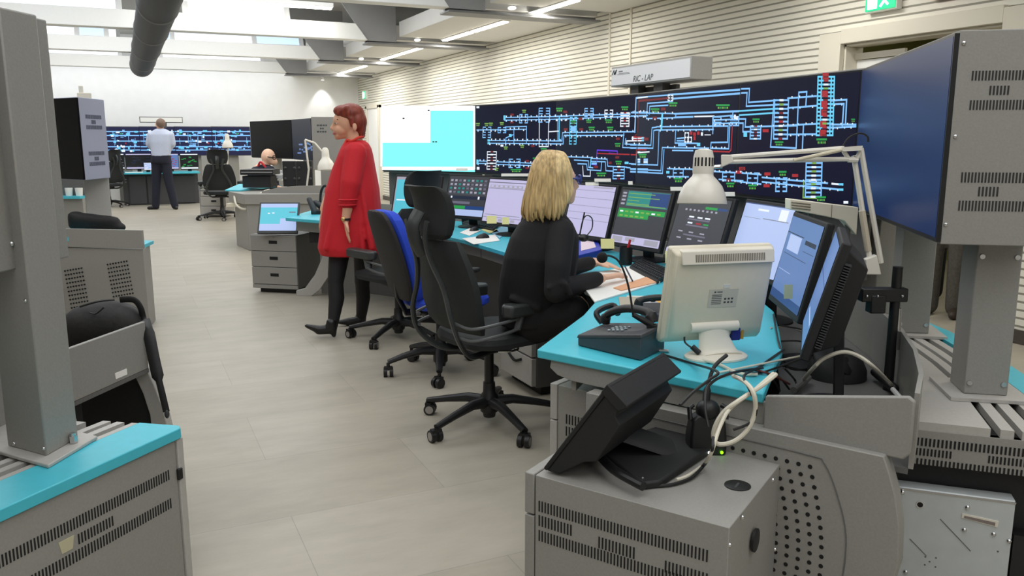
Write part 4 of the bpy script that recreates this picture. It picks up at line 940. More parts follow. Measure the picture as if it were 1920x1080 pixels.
m = MB(); pth = smoothpath([TP(-.02, .9, .012), TP(-.12, .9, .05), TP(-.02, 1.3, .06), TP(.1, 1.25, .03)], 6); m.tube(pth, .011, 10); m.build('side_handle', BLACK, ip)
mb = TP(.93, .62, .005); dm = mb.dot(FWD)
m = MB(); m.cyl(mb, mb + UP * .012, .018, 16); m.cyl(mb + UP * .01, Q(1187, 590, dm), .012, 12, .008); ms = m.build('microphone_socket', BLACK, ip)
m = MB(); m.tube(smoothpath([Q(1187, 592, dm), Q(1181, 550, dm), Q(1172, 515, dm), Q(1160, 490, dm), Q(1145, 480, dm), Q(1133, 480, dm)], 6), .0035, 8); gn = m.build('gooseneck', BLACK, ip)
m = MB(); m.ell(Q(1129, 483, dm), (.018, .018, .018), 16, 10); m.build('foam_cap', mat('black_foam', (16, 16, 18), .95, 0, .2, 200, .4), gn)
m = MB()
for u, v in ((1224, 664), (1236, 657)): p = Q(u, v, c0.dot(FWD) - .03); m.cyl(p, p + RGT * .03 - FWD * .01, .006, 10)
m.build('plugs', CHROME, ip)
# small second phone
p0 = P(1222, 600, .731); p0 = p0 + FWD * .02
sp = thing('desk_phone', 'small black telephone behind the intercom next to the cream monitor', 'telephone', tuple(p0))
def K2(x, y, z): return p0 + RGT * x + FWD * y + UP * z
m = MB(); m.hexa([K2(-.03, -.05, 0), K2(.08, -.05, 0), K2(.08, .08, 0), K2(-.03, .08, 0)], [K2(-.03, -.05, .03), K2(.08, -.05, .03), K2(.08, .08, .05), K2(-.03, .08, .05)]); m.build('body', DGREYP, sp, bevel=.005)
m = MB(); pth = smoothpath([K2(-.05, 0, .05), K2(-.04, 0, .075), K2(.03, .0, .085), K2(.1, 0, .075), K2(.11, 0, .05)], 5); m.tube(pth, [.018] * 5 + [.013] * (len(pth) - 10) + [.018] * 5, 10); m.build('handset', BLACK, sp)

# ------------------------------------------------------------------ things lying on the desk
def slab(name, label, cat, pts, z, th, mt, group=None, bevel=.0):
    c = sum(pts, Vector()) / len(pts)
    m = MB(); m.prism([(p.x, p.y) for p in pts], z, z + th)
    o = m.build(name, mt, bevel=bevel, smooth=False); tag(o, label, cat, group); return o
def PP(z, *uv): return [P(u, v, z) for u, v in uv]
slab('paper_stack', 'white sheets under the blond woman\'s hand', 'paper', PP(.733, (1080, 520), (1115, 567), (1238, 530), (1195, 497)), .731, .006, PAPER)
slab('notebook', 'orange and pink edged notebook beneath the white sheets', 'notebook', PP(.739, (1150, 540), (1165, 545), (1238, 528), (1222, 516)), .737, .004, mat('peach_paper', (226, 170, 130), .7))
slab('paper_stack', 'white sheets left of the front chair under a black mouse', 'paper', PP(.733, (866, 447), (888, 458), (937, 451), (928, 440)), .731, .003, PAPER)
slab('paper_stack', 'white sheet beside the keyboard of the empty chair', 'paper', PP(.733, (862, 436), (880, 442), (902, 432), (880, 428)), .731, .003, PAPER)
slab('sticky_note', 'cream sheet of notes lying beside the further black mouse', 'note', PP(.735, (902, 430), (918, 437), (935, 434), (925, 425)), .731, .004, YELLOW)
slab('document_folder', 'pale blue document lying left of the blond woman', 'document', PP(.735, (922, 436), (937, 446), (962, 425), (950, 418)), .731, .004, mat('pale_blue_card', (150, 200, 226), .6))
slab('mouse_pad', 'beige printed mouse pad behind the intercom phone', 'mouse pad', PP(.733, (1160, 557), (1163, 578), (1262, 582), (1262, 558)), .731, .003, mat('beige_pad', (176, 168, 150), .7))
slab('pad_print', 'orange patch printed on the beige mouse pad', 'picture', PP(.735, (1228, 561), (1230, 574), (1262, 575), (1262, 561)), .7345, .001, mat('orange_print', (214, 166, 80), .7))
def pen(label, a, b, mt):
    m = MB(); m.cyl(a, b, .004, 8); o = m.build('pen', mt); tag(o, label, 'pen')
pen('white pen lying behind the silver mouse', P(1175, 556, .736), P(1235, 557, .736), PAPER)
def mouse(label, u, v, rz, mt, mt2=None, z=.7345):
    p = P(u, v, z); t = thing('computer_mouse', label, 'mouse', (p.x, p.y, z), rz)
    m = MB(); m.ell((0, 0, .0), (.055, .032, .03), 18, 8); m.v = [Vector((q.x, q.y, max(q.z, 0))) for q in m.v]; m.build('shell', mt, t, world=False)
    m = MB(); m.ell((.012, 0, .013), (.03, .024, .02), 14, 8); m.build('palm_rest', mt2 or BLACK, t, world=False)
    return t
mouse('silver and black mouse on the beige pad', 1212, 573, R(-20), mat('silver_plastic', (196, 196, 198), .35), BLACK)
mouse('black mouse on the white sheet behind the front chair', 905, 446, R(10), BLACK)
mouse('black mouse further back beside the cream notes', 889, 433, R(40), BLACK, z=.731)
def keyboard(label, pts, z=.731):
    c = sum(pts, Vector()) / 4; c.z = z
    t = thing('keyboard', label, 'keyboard', tuple(c))
    m = MB(); m.hexa([Vector((p.x, p.y, z)) for p in pts], [Vector((p.x, p.y, z + .018)) for p in pts]); m.build('case', BLACKM, t, bevel=.004)
    a, b, cc, d = pts
    m = MB()
    for r in range(5):
        for k in range(15):
            s0, s1 = (k + .12) / 15, (k + .88) / 15; t0, t1 = .1 + r * .16, .1 + r * .16 + .125
            q = [a.lerp(b, s).lerp(d.lerp(cc, s), tt) for s, tt in ((s0, t0), (s1, t0), (s1, t1), (s0, t1))]
            m.hexa([Vector((p.x, p.y, z + .017)) for p in q], [Vector((p.x, p.y, z + .024)) for p in q])
    m.build('keys', mat('key_black', (34, 34, 36), .5), t, smooth=False)
    return t
keyboard('black keyboard in front of the teal monitor', PP(.74, (1180, 502), (1232, 530), (1268, 512), (1206, 487)))
keyboard('black keyboard in front of the status grid monitor', PP(.74, (866, 419), (925, 432), (938, 421), (890, 413)))
def keypanel():
    a = P(868, 412, .731); t = thing('key_console', 'sloping black key console beside the status grid monitor', 'console', tuple(a))
    pts = [P(866, 418, .731), P(905, 409, .731), P(903, 401, .731), P(864, 410, .731)]
    m = MB(); m.hexa(pts, [pts[0] + UP * .05, pts[1] + UP * .05, pts[2] + UP * .11, pts[3] + UP * .11]); m.build('body', BLACKM, t, bevel=.004)
    q = [pts[0] + UP * .052, pts[1] + UP * .052, pts[2] + UP * .112, pts[3] + UP * .112]; c = sum(q, Vector()) / 4
    m = MB(); m.hexa([c + (p - c) * .8 for p in q], [c + (p - c) * .8 + UP * .004 for p in q]); m.build('key_panel', mat('pale_key_panel', (170, 168, 160), .5), t)
keypanel()
# pen cup
p = P(1173, 496, .731); t = thing('pen_cup', 'black pen cup with red marker in front of the teal monitor', 'pen cup', tuple(p))
m = MB(); m.at(tuple(p)); m.lathe([(.036, 0), (.036, .1), (.033, .1), (.033, .01)], 22, False); m.build('cup', BLACK, t)
m = MB(); m.cyl(p + UP * .04 + RGT * .0, p + UP * .14 + RGT * .022, .007, 10); o = m.build('red_marker', mat('red_plastic', (196, 30, 40), .4)); tag(o, 'red marker leaning in the black pen cup', 'marker')
# blue ring binder and red case
c = P(1100, 490, .731)
t = thing('ring_binder', 'blue ring binder lying right of the blond woman', 'binder', tuple(c))
q = PP(.731, (1080, 500), (1128, 487), (1118, 462), (1080, 462)); q = [Vector((p.x, p.y, .731)) for p in q]
m = MB(); m.hexa(q, [p + UP * .06 for p in q]); m.build('cover', mat('blue_binder', (28, 52, 170), .4), t, bevel=.003)
cc = sum(q, Vector()) / 4; m = MB(); m.hexa([cc + (p - cc) * .6 + UP * .0605 for p in q], [cc + (p - cc) * .6 + UP * .0615 for p in q]); m.build('cover_label', mat('label_white_pink', (226, 206, 214), .6), t)
m = MB(); a = P(1088, 500, .735); b = P(1124, 492, .735); m.cap(a + UP * .012, b + UP * .012, .014); o = m.build('glasses_case', mat('dark_red_case', (130, 22, 50), .5)); tag(o, 'dark red case lying beside the blue binder', 'case')
# headset behind her arm
dh = 4.25
t = thing('headset', 'thin black headset band standing right of the blond woman', 'headset', tuple(Q(1100, 440, dh)))
m = MB(); m.tube(smoothpath([Q(1088, 438, dh), Q(1092, 415, dh), Q(1100, 404, dh), Q(1110, 410, dh), Q(1110, 428, dh), Q(1100, 442, dh)], 6), (.009, .003), 8, flat=tuple(FWD)); m.tube([Q(1087, 440, dh), Q(1096, 398, dh)], .004, 6); m.build('band', BLACK, t)
m = MB(); m.ell(Q(1094, 446, dh), (.03, .03, .02), 12, 8); m.build('ear_cushion', BLACK, t)
# notes stuck on the monitors
def note(label, u, v, d, w, h, mt=YELLOW, tilt=.3, name='sticky_note', group=None):
    p = Q(u, v, d); m = MB(); n = (-FWD * math.cos(tilt) + UP * math.sin(tilt)); z = (UP * math.cos(tilt) + FWD * math.sin(tilt))
    m.frame(p, RGT, z, n); m.box((0, 0, 0), (w, h, .002)); o = m.build(name, mt, smooth=False); tag(o, label, 'note', group)
DMON = lambda i: Vector((mons[i][1], mons[i][2], 0)).dot(FWD)
note('yellow note stuck below the lilac monitor left of the blond woman', 922, 412, DMON(2) - .1, .07, .055)
note('second yellow note below the lilac monitor, nearer the blond woman', 948, 414, DMON(2) - .16, .05, .05)
note('yellow note stuck below the teal monitor by the pen cup', 1139, 457, DMON(4) - .1, .075, .055)
note('yellow note just behind the cream monitor', 1258, 482, DMON(5) - .12, .055, .06)
note('greenish note stuck low on the blue tinted monitor', 1478, 547, 2.82, .03, .05, mat('green_note', (186, 196, 160), .8), .1)
WL = mat('white_label_tape', (230, 228, 218), .7)
for lb, u, v, d, w in (('white label strip on top of the status grid monitor', 866, 318, DMON(1), .09), ('long white label strip on the lilac monitor', 966, 328, DMON(2) - .05, .2),
                       ('cream label strip above the teal monitor', 1110, 345, DMON(3) - .2, .08), ('long white label above the teal monitor', 1130, 338, DMON(3) - .2, .1), ('small white tag above the charcoal monitor', 1182, 343, DMON(4), .025), ('white label left of the lamp shade', 1268, 354, DMON(5) + .1, .06), ('white label right of the lamp shade', 1368, 364, DMON(5) - .2, .05)):
    note(lb, u, v, d + .05, w, .022, WL, .5, 'label_strip')
# cream plastic cover standing behind the monitors
t = thing('plastic_cover', 'cream plastic cover with slots standing behind the blue monitor', 'cover', tuple(P(1560, 460, .8)))
dc = 3.25
pl = [(1481, 373), (1610, 389), (1606, 441), (1583, 414), (1553, 407), (1481, 393)]
m = MB(); m.loft([[Q(u, v, dc) for u, v in pl], [Q(u, v, dc) + FWD * .06 for u, v in pl]]); m.build('shell', mat('warm_cream_plastic', (248, 240, 218), .5), t, bevel=.003)
m = MB()
for k in range(3): m.tube([Q(1484, 379 + k * 5, dc - .003), Q(1520, 383 + k * 5, dc - .003)], .002, 5)
m.tube([Q(1560, 384, dc - .003), Q(1559, 408, dc - .003)], .0015, 5); m.build('slots', mat('slot_brown', (150, 140, 120), .7), t)
m = MB(); m.tube([Q(1520, 400, dc + .03), Q(1520, 470, dc + .03)], .012, 8); m.tube([Q(1590, 420, dc + .03), Q(1585, 470, dc + .03)], .012, 8); m.build('prop', GREYD, t)

# ------------------------------------------------------------------ architect lamp on its pole
PB_ = Vector((2.25, 1.855, 0)); LNn = tuple(-FWD)
def LP(u, v, k=0.0): return PL(u, v, PB_ + FWD * k, FWD)
lp = thing('desk_lamp', 'large white architect lamp with jointed arms reaching over the monitors', 'lamp', (2.25, 1.855, .6))
m = MB(); m.cyl((2.25, 1.855, .6), (2.25, 1.855, LP(1660, 500).z), .016, 14); m.build('pole', BLACK, lp)
m = MB(); m.cyl(LP(1680, 655), LP(1683, 578), .012, 12); m.build('silver_sleeve', CHROME, lp)
p = LP(1655, 552); m = MB(); m.frame(p, RGT, UP, -FWD); m.box((0, 0, 0), (.15, .045, .04)); m.box((-.02, -.03, 0), (.05, .06, .045)); m.build('clamp', BLACK, lp, bevel=.004)
for u in (1620, 1640, 1686): m = MB(); q = LP(u, 553) - FWD * .022; m.ell(q, .005, 8, 5); m.build('bolt', CHROME, lp)
p = LP(1640, 497); m = MB(); m.frame(p, RGT, UP, -FWD); m.hexa([(-.03, -.03, -.012), (.02, -.03, -.012), (.02, -.03, .012), (-.03, -.03, .012)], [(-.035, .02, -.012), (.0, .035, -.012), (.0, .035, .012), (-.035, .02, .012)]); m.build('bracket', LAMPW, lp, bevel=.003)
m = MB()
m.tube([LP(1652, 493), LP(1614, 278)], .0085, 8); m.build('lower_arm', LAMPW, lp)
m = MB(); m.tube([LP(1630, 482, .012), LP(1601, 292, .012)], .0085, 8); m.build('lower_arm', LAMPW, lp)
m = MB(); m.tube([LP(1628, 470, .012), LP(1616, 395, .012)], .011, 10); m.build('spring', mat('lamp_spring', (196, 186, 166), .4), lp)
k_ = [(1578, 281), (1612, 276), (1617, 284), (1606, 300), (1590, 300)]
m = MB(); m.loft([[LP(u, v, -.02) for u, v in ((1578, 276), (1618, 273), (1616, 282), (1580, 284))], [LP(u, v, .03) for u, v in ((1578, 276), (1618, 273), (1616, 282), (1580, 284))]])
m.tube([LP(1582, 284), LP(1594, 302)], .007, 8); m.tube([LP(1614, 282), LP(1604, 302)], .007, 8); m.tube([LP(1590, 300), LP(1608, 300)], .008, 8); m.build('elbow', LAMPW, lp)
m = MB(); m.tube([LP(1582, 278), LP(1362, 295)], .0075, 8); m.build('upper_arm', LAMPW, lp)
m = MB(); m.tube([LP(1602, 298), LP(1366, 303)], .0075, 8); m.build('upper_arm', LAMPW, lp)
m = MB(); m.tube([LP(1578, 281, -.02), LP(1488, 301, -.02)], .006, 8); m.build('tension_rod', mat('lamp_rod', (206, 196, 170), .4), lp)
m = MB(); m.loft([[LP(u, v, -.012) for u, v in ((1352, 290), (1372, 290), (1376, 304), (1352, 314))], [LP(u, v, .012) for u, v in ((1352, 290), (1372, 290), (1376, 304), (1352, 314))]]); m.build('head_joint', LAMPW, lp, bevel=.003)
m = MB(); m.tube([LP(1354, 312), LP(1330, 314)], .006, 8); m.build('head_stem', CHROME, lp)
hc = LP(1316, 382)
m = MB(); kk = hc.dot(FWD) / FPX * .985
m.at(tuple(hc), 0, R(-4), R(3))
prof = [(46 * kk, 0), (46.5 * kk, 2 * kk), (43 * kk, 18 * kk), (36 * kk, 34 * kk), (26 * kk, 46 * kk), (20 * kk, 52 * kk), (19 * kk, 56 * kk)]
m.lathe(prof, 36, False); m.lathe([(r * .97, z) for r, z in prof][::-1], 36, False); sh = m.build('shade', LAMPW, lp)
m = MB(); m.at(tuple(hc), 0, R(-4), R(3)); m.lathe([(19 * kk, 55 * kk), (20 * kk, 62 * kk), (19 * kk, 88 * kk), (16 * kk, 100 * kk), (8 * kk, 103 * kk), (.5 * kk, 103.5 * kk)], 30, False); m.build('socket_cap', LAMPW, lp)
m = MB()
for k in range(-3, 4):
    a = -math.pi / 2 - R(25) + k * .36
    m.at(tuple(hc), 0, R(-4), R(3)); r0 = 19.7 * kk; q = Vector((math.cos(a) * r0, math.sin(a) * r0, 78 * kk)); tq = Vector((-math.sin(a), math.cos(a), 0)) * 1.5 * kk; on = Vector((math.cos(a), math.sin(a), 0)) * .0008
    m.hexa([q - tq - on * 3 - UP * 8 * kk, q + tq - on * 3 - UP * 8 * kk, q + tq + on - UP * 8 * kk, q - tq + on - UP * 8 * kk], [q - tq - on * 3 + UP * 8 * kk, q + tq - on * 3 + UP * 8 * kk, q + tq + on + UP * 8 * kk, q - tq + on + UP * 8 * kk])
m.build('cap_slots', HOLE, sh, smooth=False)
m = MB(); m.at(tuple(hc), 0, R(-4), R(3)); m.ell((0, 0, 24 * kk), (.03, .03, .04), 14, 8); m.build('bulb', WHITE, sh)
m = MB(); m.tube(smoothpath([LP(1580, 274), LP(1592, 258), LP(1612, 250), LP(1626, 256), LP(1628, 266)], 6), .003, 6); m.build('lamp_cord', BLACK, lp)
# black round webcam/ speaker base in the tray and a boxed adaptor
c = P(1568, 705, .602); t = thing('speaker_pod', 'round black speaker pod in the cable tray under the edge-on monitor', 'speaker', tuple(c))
m = MB(); m.at(tuple(c)); m.lathe([(.1, 0), (.098, .03), (.08, .07), (.05, .095), (.01, .1)], 28); m.build('body', BLACKM, t)
m = MB(); m.at(tuple(c + UP * .055 - FWD * .075), 0, R(60)); m.lathe([(.03, 0), (.032, .008), (.02, .012)], 20); m.build('dial', BLACK, t)
c = P(1672, 720, .602); m = MB(); m.cap(P(1640, 698, .63), P(1676, 728, .62), .014, .016); o = m.build('cable_adaptor', BLACK); tag(o, 'black cable adaptor lying by the lamp pole', 'adaptor')
m = MB(); m.tube([P(1674, 730, .63), P(1688, 746, .63)], .008, 8); o = m.build('white_plug', WHITE); tag(o, 'white plug at the corner of the cable tray', 'plug')
# cables
def cable(label, pts, r, mt, group=None, n=7):
    m = MB(); m.tube(smoothpath(pts, n), r, 8); o = m.build('cable', mt); tag(o, label, 'cable', group); return o
cable('cream cable arching over the round speaker pod', [P(1506, 712, .62), Q(1525, 690, 2.36), Q(1545, 672, 2.36), Q(1580, 660, 2.36), Q(1610, 668, 2.36), Q(1640, 690, 2.36), P(1672, 722, .63)], .006, CREAMC)
m = MB(); m.tube([P(1488, 732, .62), P(1516, 708, .62)], .011, 10); o = m.build('cable_plug', GREYD); tag(o, 'grey plug at the end of the arching cream cable', 'plug')
dcx = 2.02
cable('thick cream cable looping from the desk over the handset cradle', [Q(1455, 702, 2.15), Q(1430, 722, 2.1), Q(1390, 748, dcx), Q(1355, 775, dcx), Q(1338, 810, dcx), Q(1345, 832, dcx), Q(1375, 828, dcx), Q(1402, 805, dcx), Q(1416, 770, dcx), Q(1412, 735, dcx), Q(1395, 715, 2.08), Q(1375, 705, 2.16)], .006, CREAMC)
cable('cream cable running down past the cradle to the pedestal top', [Q(1450, 700, 2.18), Q(1410, 735, 2.08), Q(1370, 765, 2.02), Q(1350, 800, 1.98), Q(1333, 850, 1.93), P(1318, 872, .56), P(1290, 892, .557), P(1268, 900, .556)], .005, CREAMC)
cable('black cable from the touch monitor foot to the cradle', [P(1232, 911, .556), P(1262, 908, .556), P(1296, 896, .557), P(1320, 872, .57), Q(1334, 848, 1.93), Q(1338, 820, 1.95)], .0045, BLACK)
cable('black cable hanging from the desk edge to the handset grip', [P(1430, 690, .74), Q(1370, 700, 2.12), Q(1330, 722, 2.05), Q(1322, 760, 2.0), Q(1328, 800, 1.97)], .004, BLACK)
cable('black cable running from the intercom to the touch monitor', [P(1240, 664, .74), P(1300, 682, .74), Q(1345, 697, 2.12), Q(1330, 712, 2.05), Q(1300, 735, 1.98), Q(1275, 760, 1.93)], .004, BLACK)
cable('black cable looping below the desk edge', [P(1470, 655, .738), P(1420, 690, .738), Q(1395, 705, 2.12), Q(1405, 730, 2.05), Q(1418, 760, 2.02), Q(1410, 790, 2.02), Q(1375, 806, 2.02)], .0038, BLACK)
for k, (lb, pts) in enumerate((('black cable crossing the desk end behind the cream monitor', [(1500, 668, .74), (1440, 680, .74), (1390, 690, .736), (1340, 700, .736)]), ('black cable across the desk to the edge-on monitor', [(1530, 662, .66), (1470, 684, .735), (1420, 700, .735), (1372, 696, .735)]),
                               ('red brown cable coiled on the desk end', [(1480, 720, .66), (1440, 700, .736), (1400, 694, .736), (1350, 706, .736)]), ('thin black cable lying in the tray', [(1460, 610, .7), (1500, 617, .62), (1520, 625, .61)]), ('second thin black cable in the tray', [(1462, 640, .7), (1500, 640, .62), (1530, 655, .61)]),
                               ('third thin black cable looping in the tray', [(1450, 590, .735), (1462, 650, .735), (1480, 690, .64), (1520, 690, .62), (1540, 676, .62)]), ('cream cable lying between the desk and blue monitor', [(1445, 615, .735), (1480, 613, .62), (1510, 622, .61)]),
                               ('black cable bundle end at the tray corner', [(1450, 700, .735), (1466, 712, .66), (1480, 730, .62)]), ('black plug lead beside the bundle end', [(1440, 700, .735), (1452, 716, .66), (1462, 733, .62)]), ('another black lead dropping into the tray', [(1470, 690, .7), (1490, 712, .63), (1496, 730, .615)]))):
    cable(lb, [P(*q) for q in pts], .0035, mat('red_brown_cable', (96, 40, 36), .5) if 'red' in lb else CREAMC if 'cream' in lb else BLACK)
cable('cream cable lying under the cream monitor stand', [P(1300, 672, .737), P(1345, 682, .737), P(1385, 700, .737), P(1420, 702, .737)], .005, CREAMC)

# ------------------------------------------------------------------ chairs (local frame: the sitter faces +x)
def five_star(t, mt, r=.33, hz=.12, two=True, a0=0.0, zc=.4, rim=None):
    m = MB(); m.lathe([(.03, .04), (.034, .06), (.045, .07), (.045, hz + .03), (.032, hz + .05), (.03, hz + .1)], 18); m.build('hub', mt, t, world=False)
    m = MB(); m.cyl((0, 0, hz + .04), (0, 0, zc), .024, 14); m.build('gas_column', BLACK, t, world=False)
    for k in range(5):
        a = a0 + 2 * math.pi * k / 5; c, s = math.cos(a), math.sin(a)
        m = MB(); pth = [(c * d, s * d, z) for d, z in ((.03, hz), (.12, hz + .005), (.24, hz - .018), (r, hz - .045))]
        m.tube(pth, [(.03, .03), (.027, .024), (.022, .018), (.018, .015)], 10, flat=(-s, c, 0)); lg = m.build('leg', mt, t, world=False)
        m = MB(); x, y = c * r, s * r
        m.cyl((x, y, hz - .05), (x, y, .045), .011, 8)
        m.M = Matrix.Translation((x, y, .03)) @ Matrix.Rotation(a + .9 + k, 4, 'Z')
        for d in ((-.018, .018) if two else (0,)): m.cyl((d - .011, .012, 0), (d + .011, .012, 0), .03, 18)
        m.box((0, .004, .028), (.05, .03, .016)); m.k = 1
        for d in (-1, 1): m.cyl((d * .0285, .012, 0), (d * .0295, .012, 0), .021, 16)
        m.build('caster', [BLACK, rim or BLACK], lg, world=False)
def task_chair(label, loc, rz, group=None):
    headrest = True
    t = thing('office_chair', label, 'chair', loc, rz, group)
    five_star(t, BLACK, .36, a0=.77, rim=mat('caster_rim_grey', (150, 144, 138), .4))
    m = MB(); m.box((0, 0, .41), (.2, .16, .05)); m.build('mechanism', BLACK, t, world=False, bevel=.012)
    m = MB(); m.tube(smoothpath([(-.02, -.1, .4), (.03, -.13, .4), (.09, -.12, .4), (.12, -.06, .4)], 5), .006, 6); m.build('lever', CHROME, t, world=False)
    m = MB(); n = 22; rings = []
    for s, z in ((.8, .435), (.97, .445), (1.0, .47), (.96, .495), (.75, .505)):
        rings.append([(.03 + .25 * s * math.copysign(abs(math.cos(a)) ** .55, math.cos(a)), .245 * s * math.copysign(abs(math.sin(a)) ** .6, math.sin(a)), z - (.02 if math.cos(a) > .8 else 0)) for a in [2 * math.pi * k / n for k in range(n)]])
    m.loft(rings); m.build('seat', MESHB, t, world=False)
    m = MB(); rings = []
    for z, x, hw, th in ((.52, -.2, .19, .02), (.56, -.215, .215, .03), (.65, -.235, .225, .034), (.75, -.25, .22, .034), (.85, -.275, .2, .034), (.93, -.3, .175, .03), (.965, -.312, .15, .016)):
        rings.append([(x - (.03 if abs(q) > .6 else 0) * -1 * q * q - (th if sd else 0), hw * q, z) for sd in (0, 1) for q in ((-1, -.7, -.3, .3, .7, 1) if not sd else (1, .7, .3, -.3, -.7, -1))])
    m.loft(rings); m.build('backrest', MESHB, t, world=False)
    if headrest:
        m = MB(); rings = []
        for z, x, hw, th in ((.965, -.325, .085, .03), (.985, -.32, .125, .05), (1.06, -.31, .145, .055), (1.14, -.32, .145, .055), (1.195, -.35, .135, .05), (1.22, -.395, .115, .03), (1.215, -.45, .1, .014)):
            rings.append([(x + .035 * q * q - (th if sd else 0), hw * q, z) for sd in (0, 1) for q in ((-1, -.7, -.3, .3, .7, 1) if not sd else (1, .7, .3, -.3, -.7, -1))])
        m.loft(rings); m.build('headrest', MESHB, t, world=False, sub=1)
        m = MB(); m.tube(smoothpath([(-.395, 0, 1.1), (-.43, 0, 1.04), (-.42, 0, .97), (-.38, 0, .9)], 6), (.016, .03), 10); m.build('headrest_stem', FRAMEB, t, world=False)
    for s in (-1, 1):
        m = MB(); m.tube(smoothpath([(-.06, s * .07, .40), (-.2, s * .12, .41), (-.3, s * .17, .5), (-.34, s * .16, .62), (-.345, s * .11, .75), (-.375, s * .06, .87), (-.405, s * .06, .97), (-.41, s * .085, 1.06)], 6), (.017, .012), 8); m.build('back_frame', FRAMEB, t, world=False)
        m = MB(); m.loft([[(x, s * (.27 + y * .04), z) for x, y in ((-.1, -1), (.17, -1.1), (.2, 0), (.17, 1.1), (-.1, 1), (-.13, 0))] for z in (.61, .67)]); ar = m.build('armrest', FRAMEB, t, world=False, bevel=.012)
        m = MB()
        for dz in (0, .055): m.tube(smoothpath([(-.31, s * .15, .56 - dz + .03), (-.28, s * .24, .575 - dz), (-.16, s * .285, .59 - dz), (-.04, s * .28, .6 - dz * .9)], 5), .008, 8)
        m.tube([(-.04, s * .27, .545), (.0, s * .27, .65)], (.02, .016), 8); m.build('arm_brackets', mat('grey_chair_tube', (84, 86, 86), .35), ar, world=False)
    return t
ch1 = task_chair('black high-back office chair with headrest under the blond woman', (1.585, 3.66, 0), R(14), 'black office chairs with headrests')
ch2 = dup(ch1, (1.72, 5.62, 0), R(108), 'empty black office chair with headrest behind the blue chair, facing the woman in red', 'black office chairs with headrests')
# blue upholstered chair
bc_ = thing('blue_chair', 'blue upholstered swivel chair with black back shell behind the front chair', 'chair', (1.69, 4.66, 0), R(4))
five_star(bc_, BLACK, .33, .14, a0=.5)
m = MB(); m.box((0, 0, .4), (.18, .14, .06)); m.cyl((-.12, -.13, .4), (-.12, -.06, .4), .03, 14); m.tube([(-.08, 0, .39), (-.22, 0, .4), (-.27, 0, .5), (-.28, 0, .6)], (.03, .014), 10); m.build('mechanism', BLACK, bc_, world=False, bevel=.006)
m = MB(); n = 22; m.loft([[(.03 + .24 * s * math.copysign(abs(math.cos(a)) ** .5, math.cos(a)), .24 * s * math.copysign(abs(math.sin(a)) ** .5, math.sin(a)), z) for a in [2 * math.pi * k / n for k in range(n)]] for s, z in ((.9, .43), (1, .45), (1, .48), (.93, .505), (.6, .515))]); m.build('seat', BLUEF, bc_, world=False)
def back_rings(dx, grow, th):
    rings = []
    for z, x, hw in ((.48, -.18, .15), (.52, -.19, .19), (.63, -.215, .215), (.76, -.25, .22), (.88, -.285, .21), (.98, -.32, .18), (1.025, -.335, .12)):
        rings.append([(x + dx + .02 * q * q - (th if sd else 0), (hw + grow) * q, z) for sd in (0, 1) for q in ((-1, -.7, -.3, .3, .7, 1) if not sd else (1, .7, .3, -.3, -.7, -1))])
    return rings
m = MB(); m.loft(back_rings(.015, 0, .075)); m.build('back_cushion', BLUEF, bc_, world=False, sub=1)
m = MB(); m.loft(back_rings(-.06, -.016, .035)); m.build('back_shell', mat('black_shell', (36, 33, 32), .8, 0, .1, 150, .2), bc_, world=False, sub=1)
for s in (-1, 1):
    m = MB(); m.loft([[(x, s * .28 + y * .035, z) for x, y in ((-.12, -.7), (.1, -1), (.14, 0), (.1, 1), (-.12, .7))] for z in (.66, .685)]); ar = m.build('armrest', BLACKM, bc_, world=False, bevel=.008)
    m = MB(); m.tube(smoothpath([(-.02, s * .28, .66), (-.04, s * .285, .56), (-.04, s * .25, .44), (.0, s * .12, .42)], 5), (.02, .011), 8); m.build('arm_post', BLACK, ar, world=False)
# ------------------------------------------------------------------ neighbouring console on the left, seen from its back
o0 = Vector((.106, 2.463, 0)); od = Vector((-.71, -.704, 0)).normalized(); oi = Vector((-.81, .59, 0)).normalized(); on_ = Vector((.704, -.71, 0)).normalized()
def G(s, w, z): return o0 + od * s + oi * w + UP * z
lo = thing('rear_ledge', 'grey slotted ledge with turquoise edging and vented side at lower left', 'ledge', (-.3, 2.2, 0))
def bar(m, s0, s1, w0, w1, z0, z1): m.hexa([G(s0, w0, z0), G(s1, w0, z0), G(s1, w1, z0), G(s0, w1, z0)], [G(s0, w0, z1), G(s1, w0, z1), G(s1, w1, z1), G(s0, w1, z1)])
m = MB()
ar_ = [G(.02, 0, 0), G(0, .02, 0), G(0, .15, 0), G(1.7, .15, 0), G(1.7, 0, 0)]
m.prism([(p.x, p.y) for p in ar_], .572, .603); m.build('edging', TURQ, lo, bevel=.003)
for w0, w1 in ((.155, .175), (.2, .225), (.245, .27), (.31, .36)):
    m = MB(); bar(m, .0 if w0 < .3 else .02, 1.7, w0, w1, .575, .6); m.build('slat', GREYL, lo, smooth=False)
m = MB(); bar(m, .0, 1.7, .36, .55, .575, .6); m.build('steel_top', GREYL, lo, smooth=False)
m = MB(); bar(m, .03, 1.7, .03, .5, .02, .56); m.build('inner_body', HOLE, lo, smooth=False)
m = MB(); m.hexa([o0 + od * .035 + on_ * -.01, o0 + od * 1.7 + on_ * -.01, o0 + od * 1.7 - on_ * .03, o0 + od * .035 - on_ * .03], [p + UP * .57 for p in (o0 + od * .035 + on_ * -.01, o0 + od * 1.7 + on_ * -.01, o0 + od * 1.7 - on_ * .03, o0 + od * .035 - on_ * .03)]); dr = m.build('side_door', GREY, lo, bevel=.003)
m = MB(); q = [o0 + od * .008 - on_ * .006, o0 + od * .031 - on_ * .006, o0 + od * .031 + oi * .5, o0 + od * .008 + oi * .5]; m.hexa(q, [p + UP * .57 for p in q]); m.build('corner_post', GREYL, lo, bevel=.002)
dpn = o0 - on_ * .01
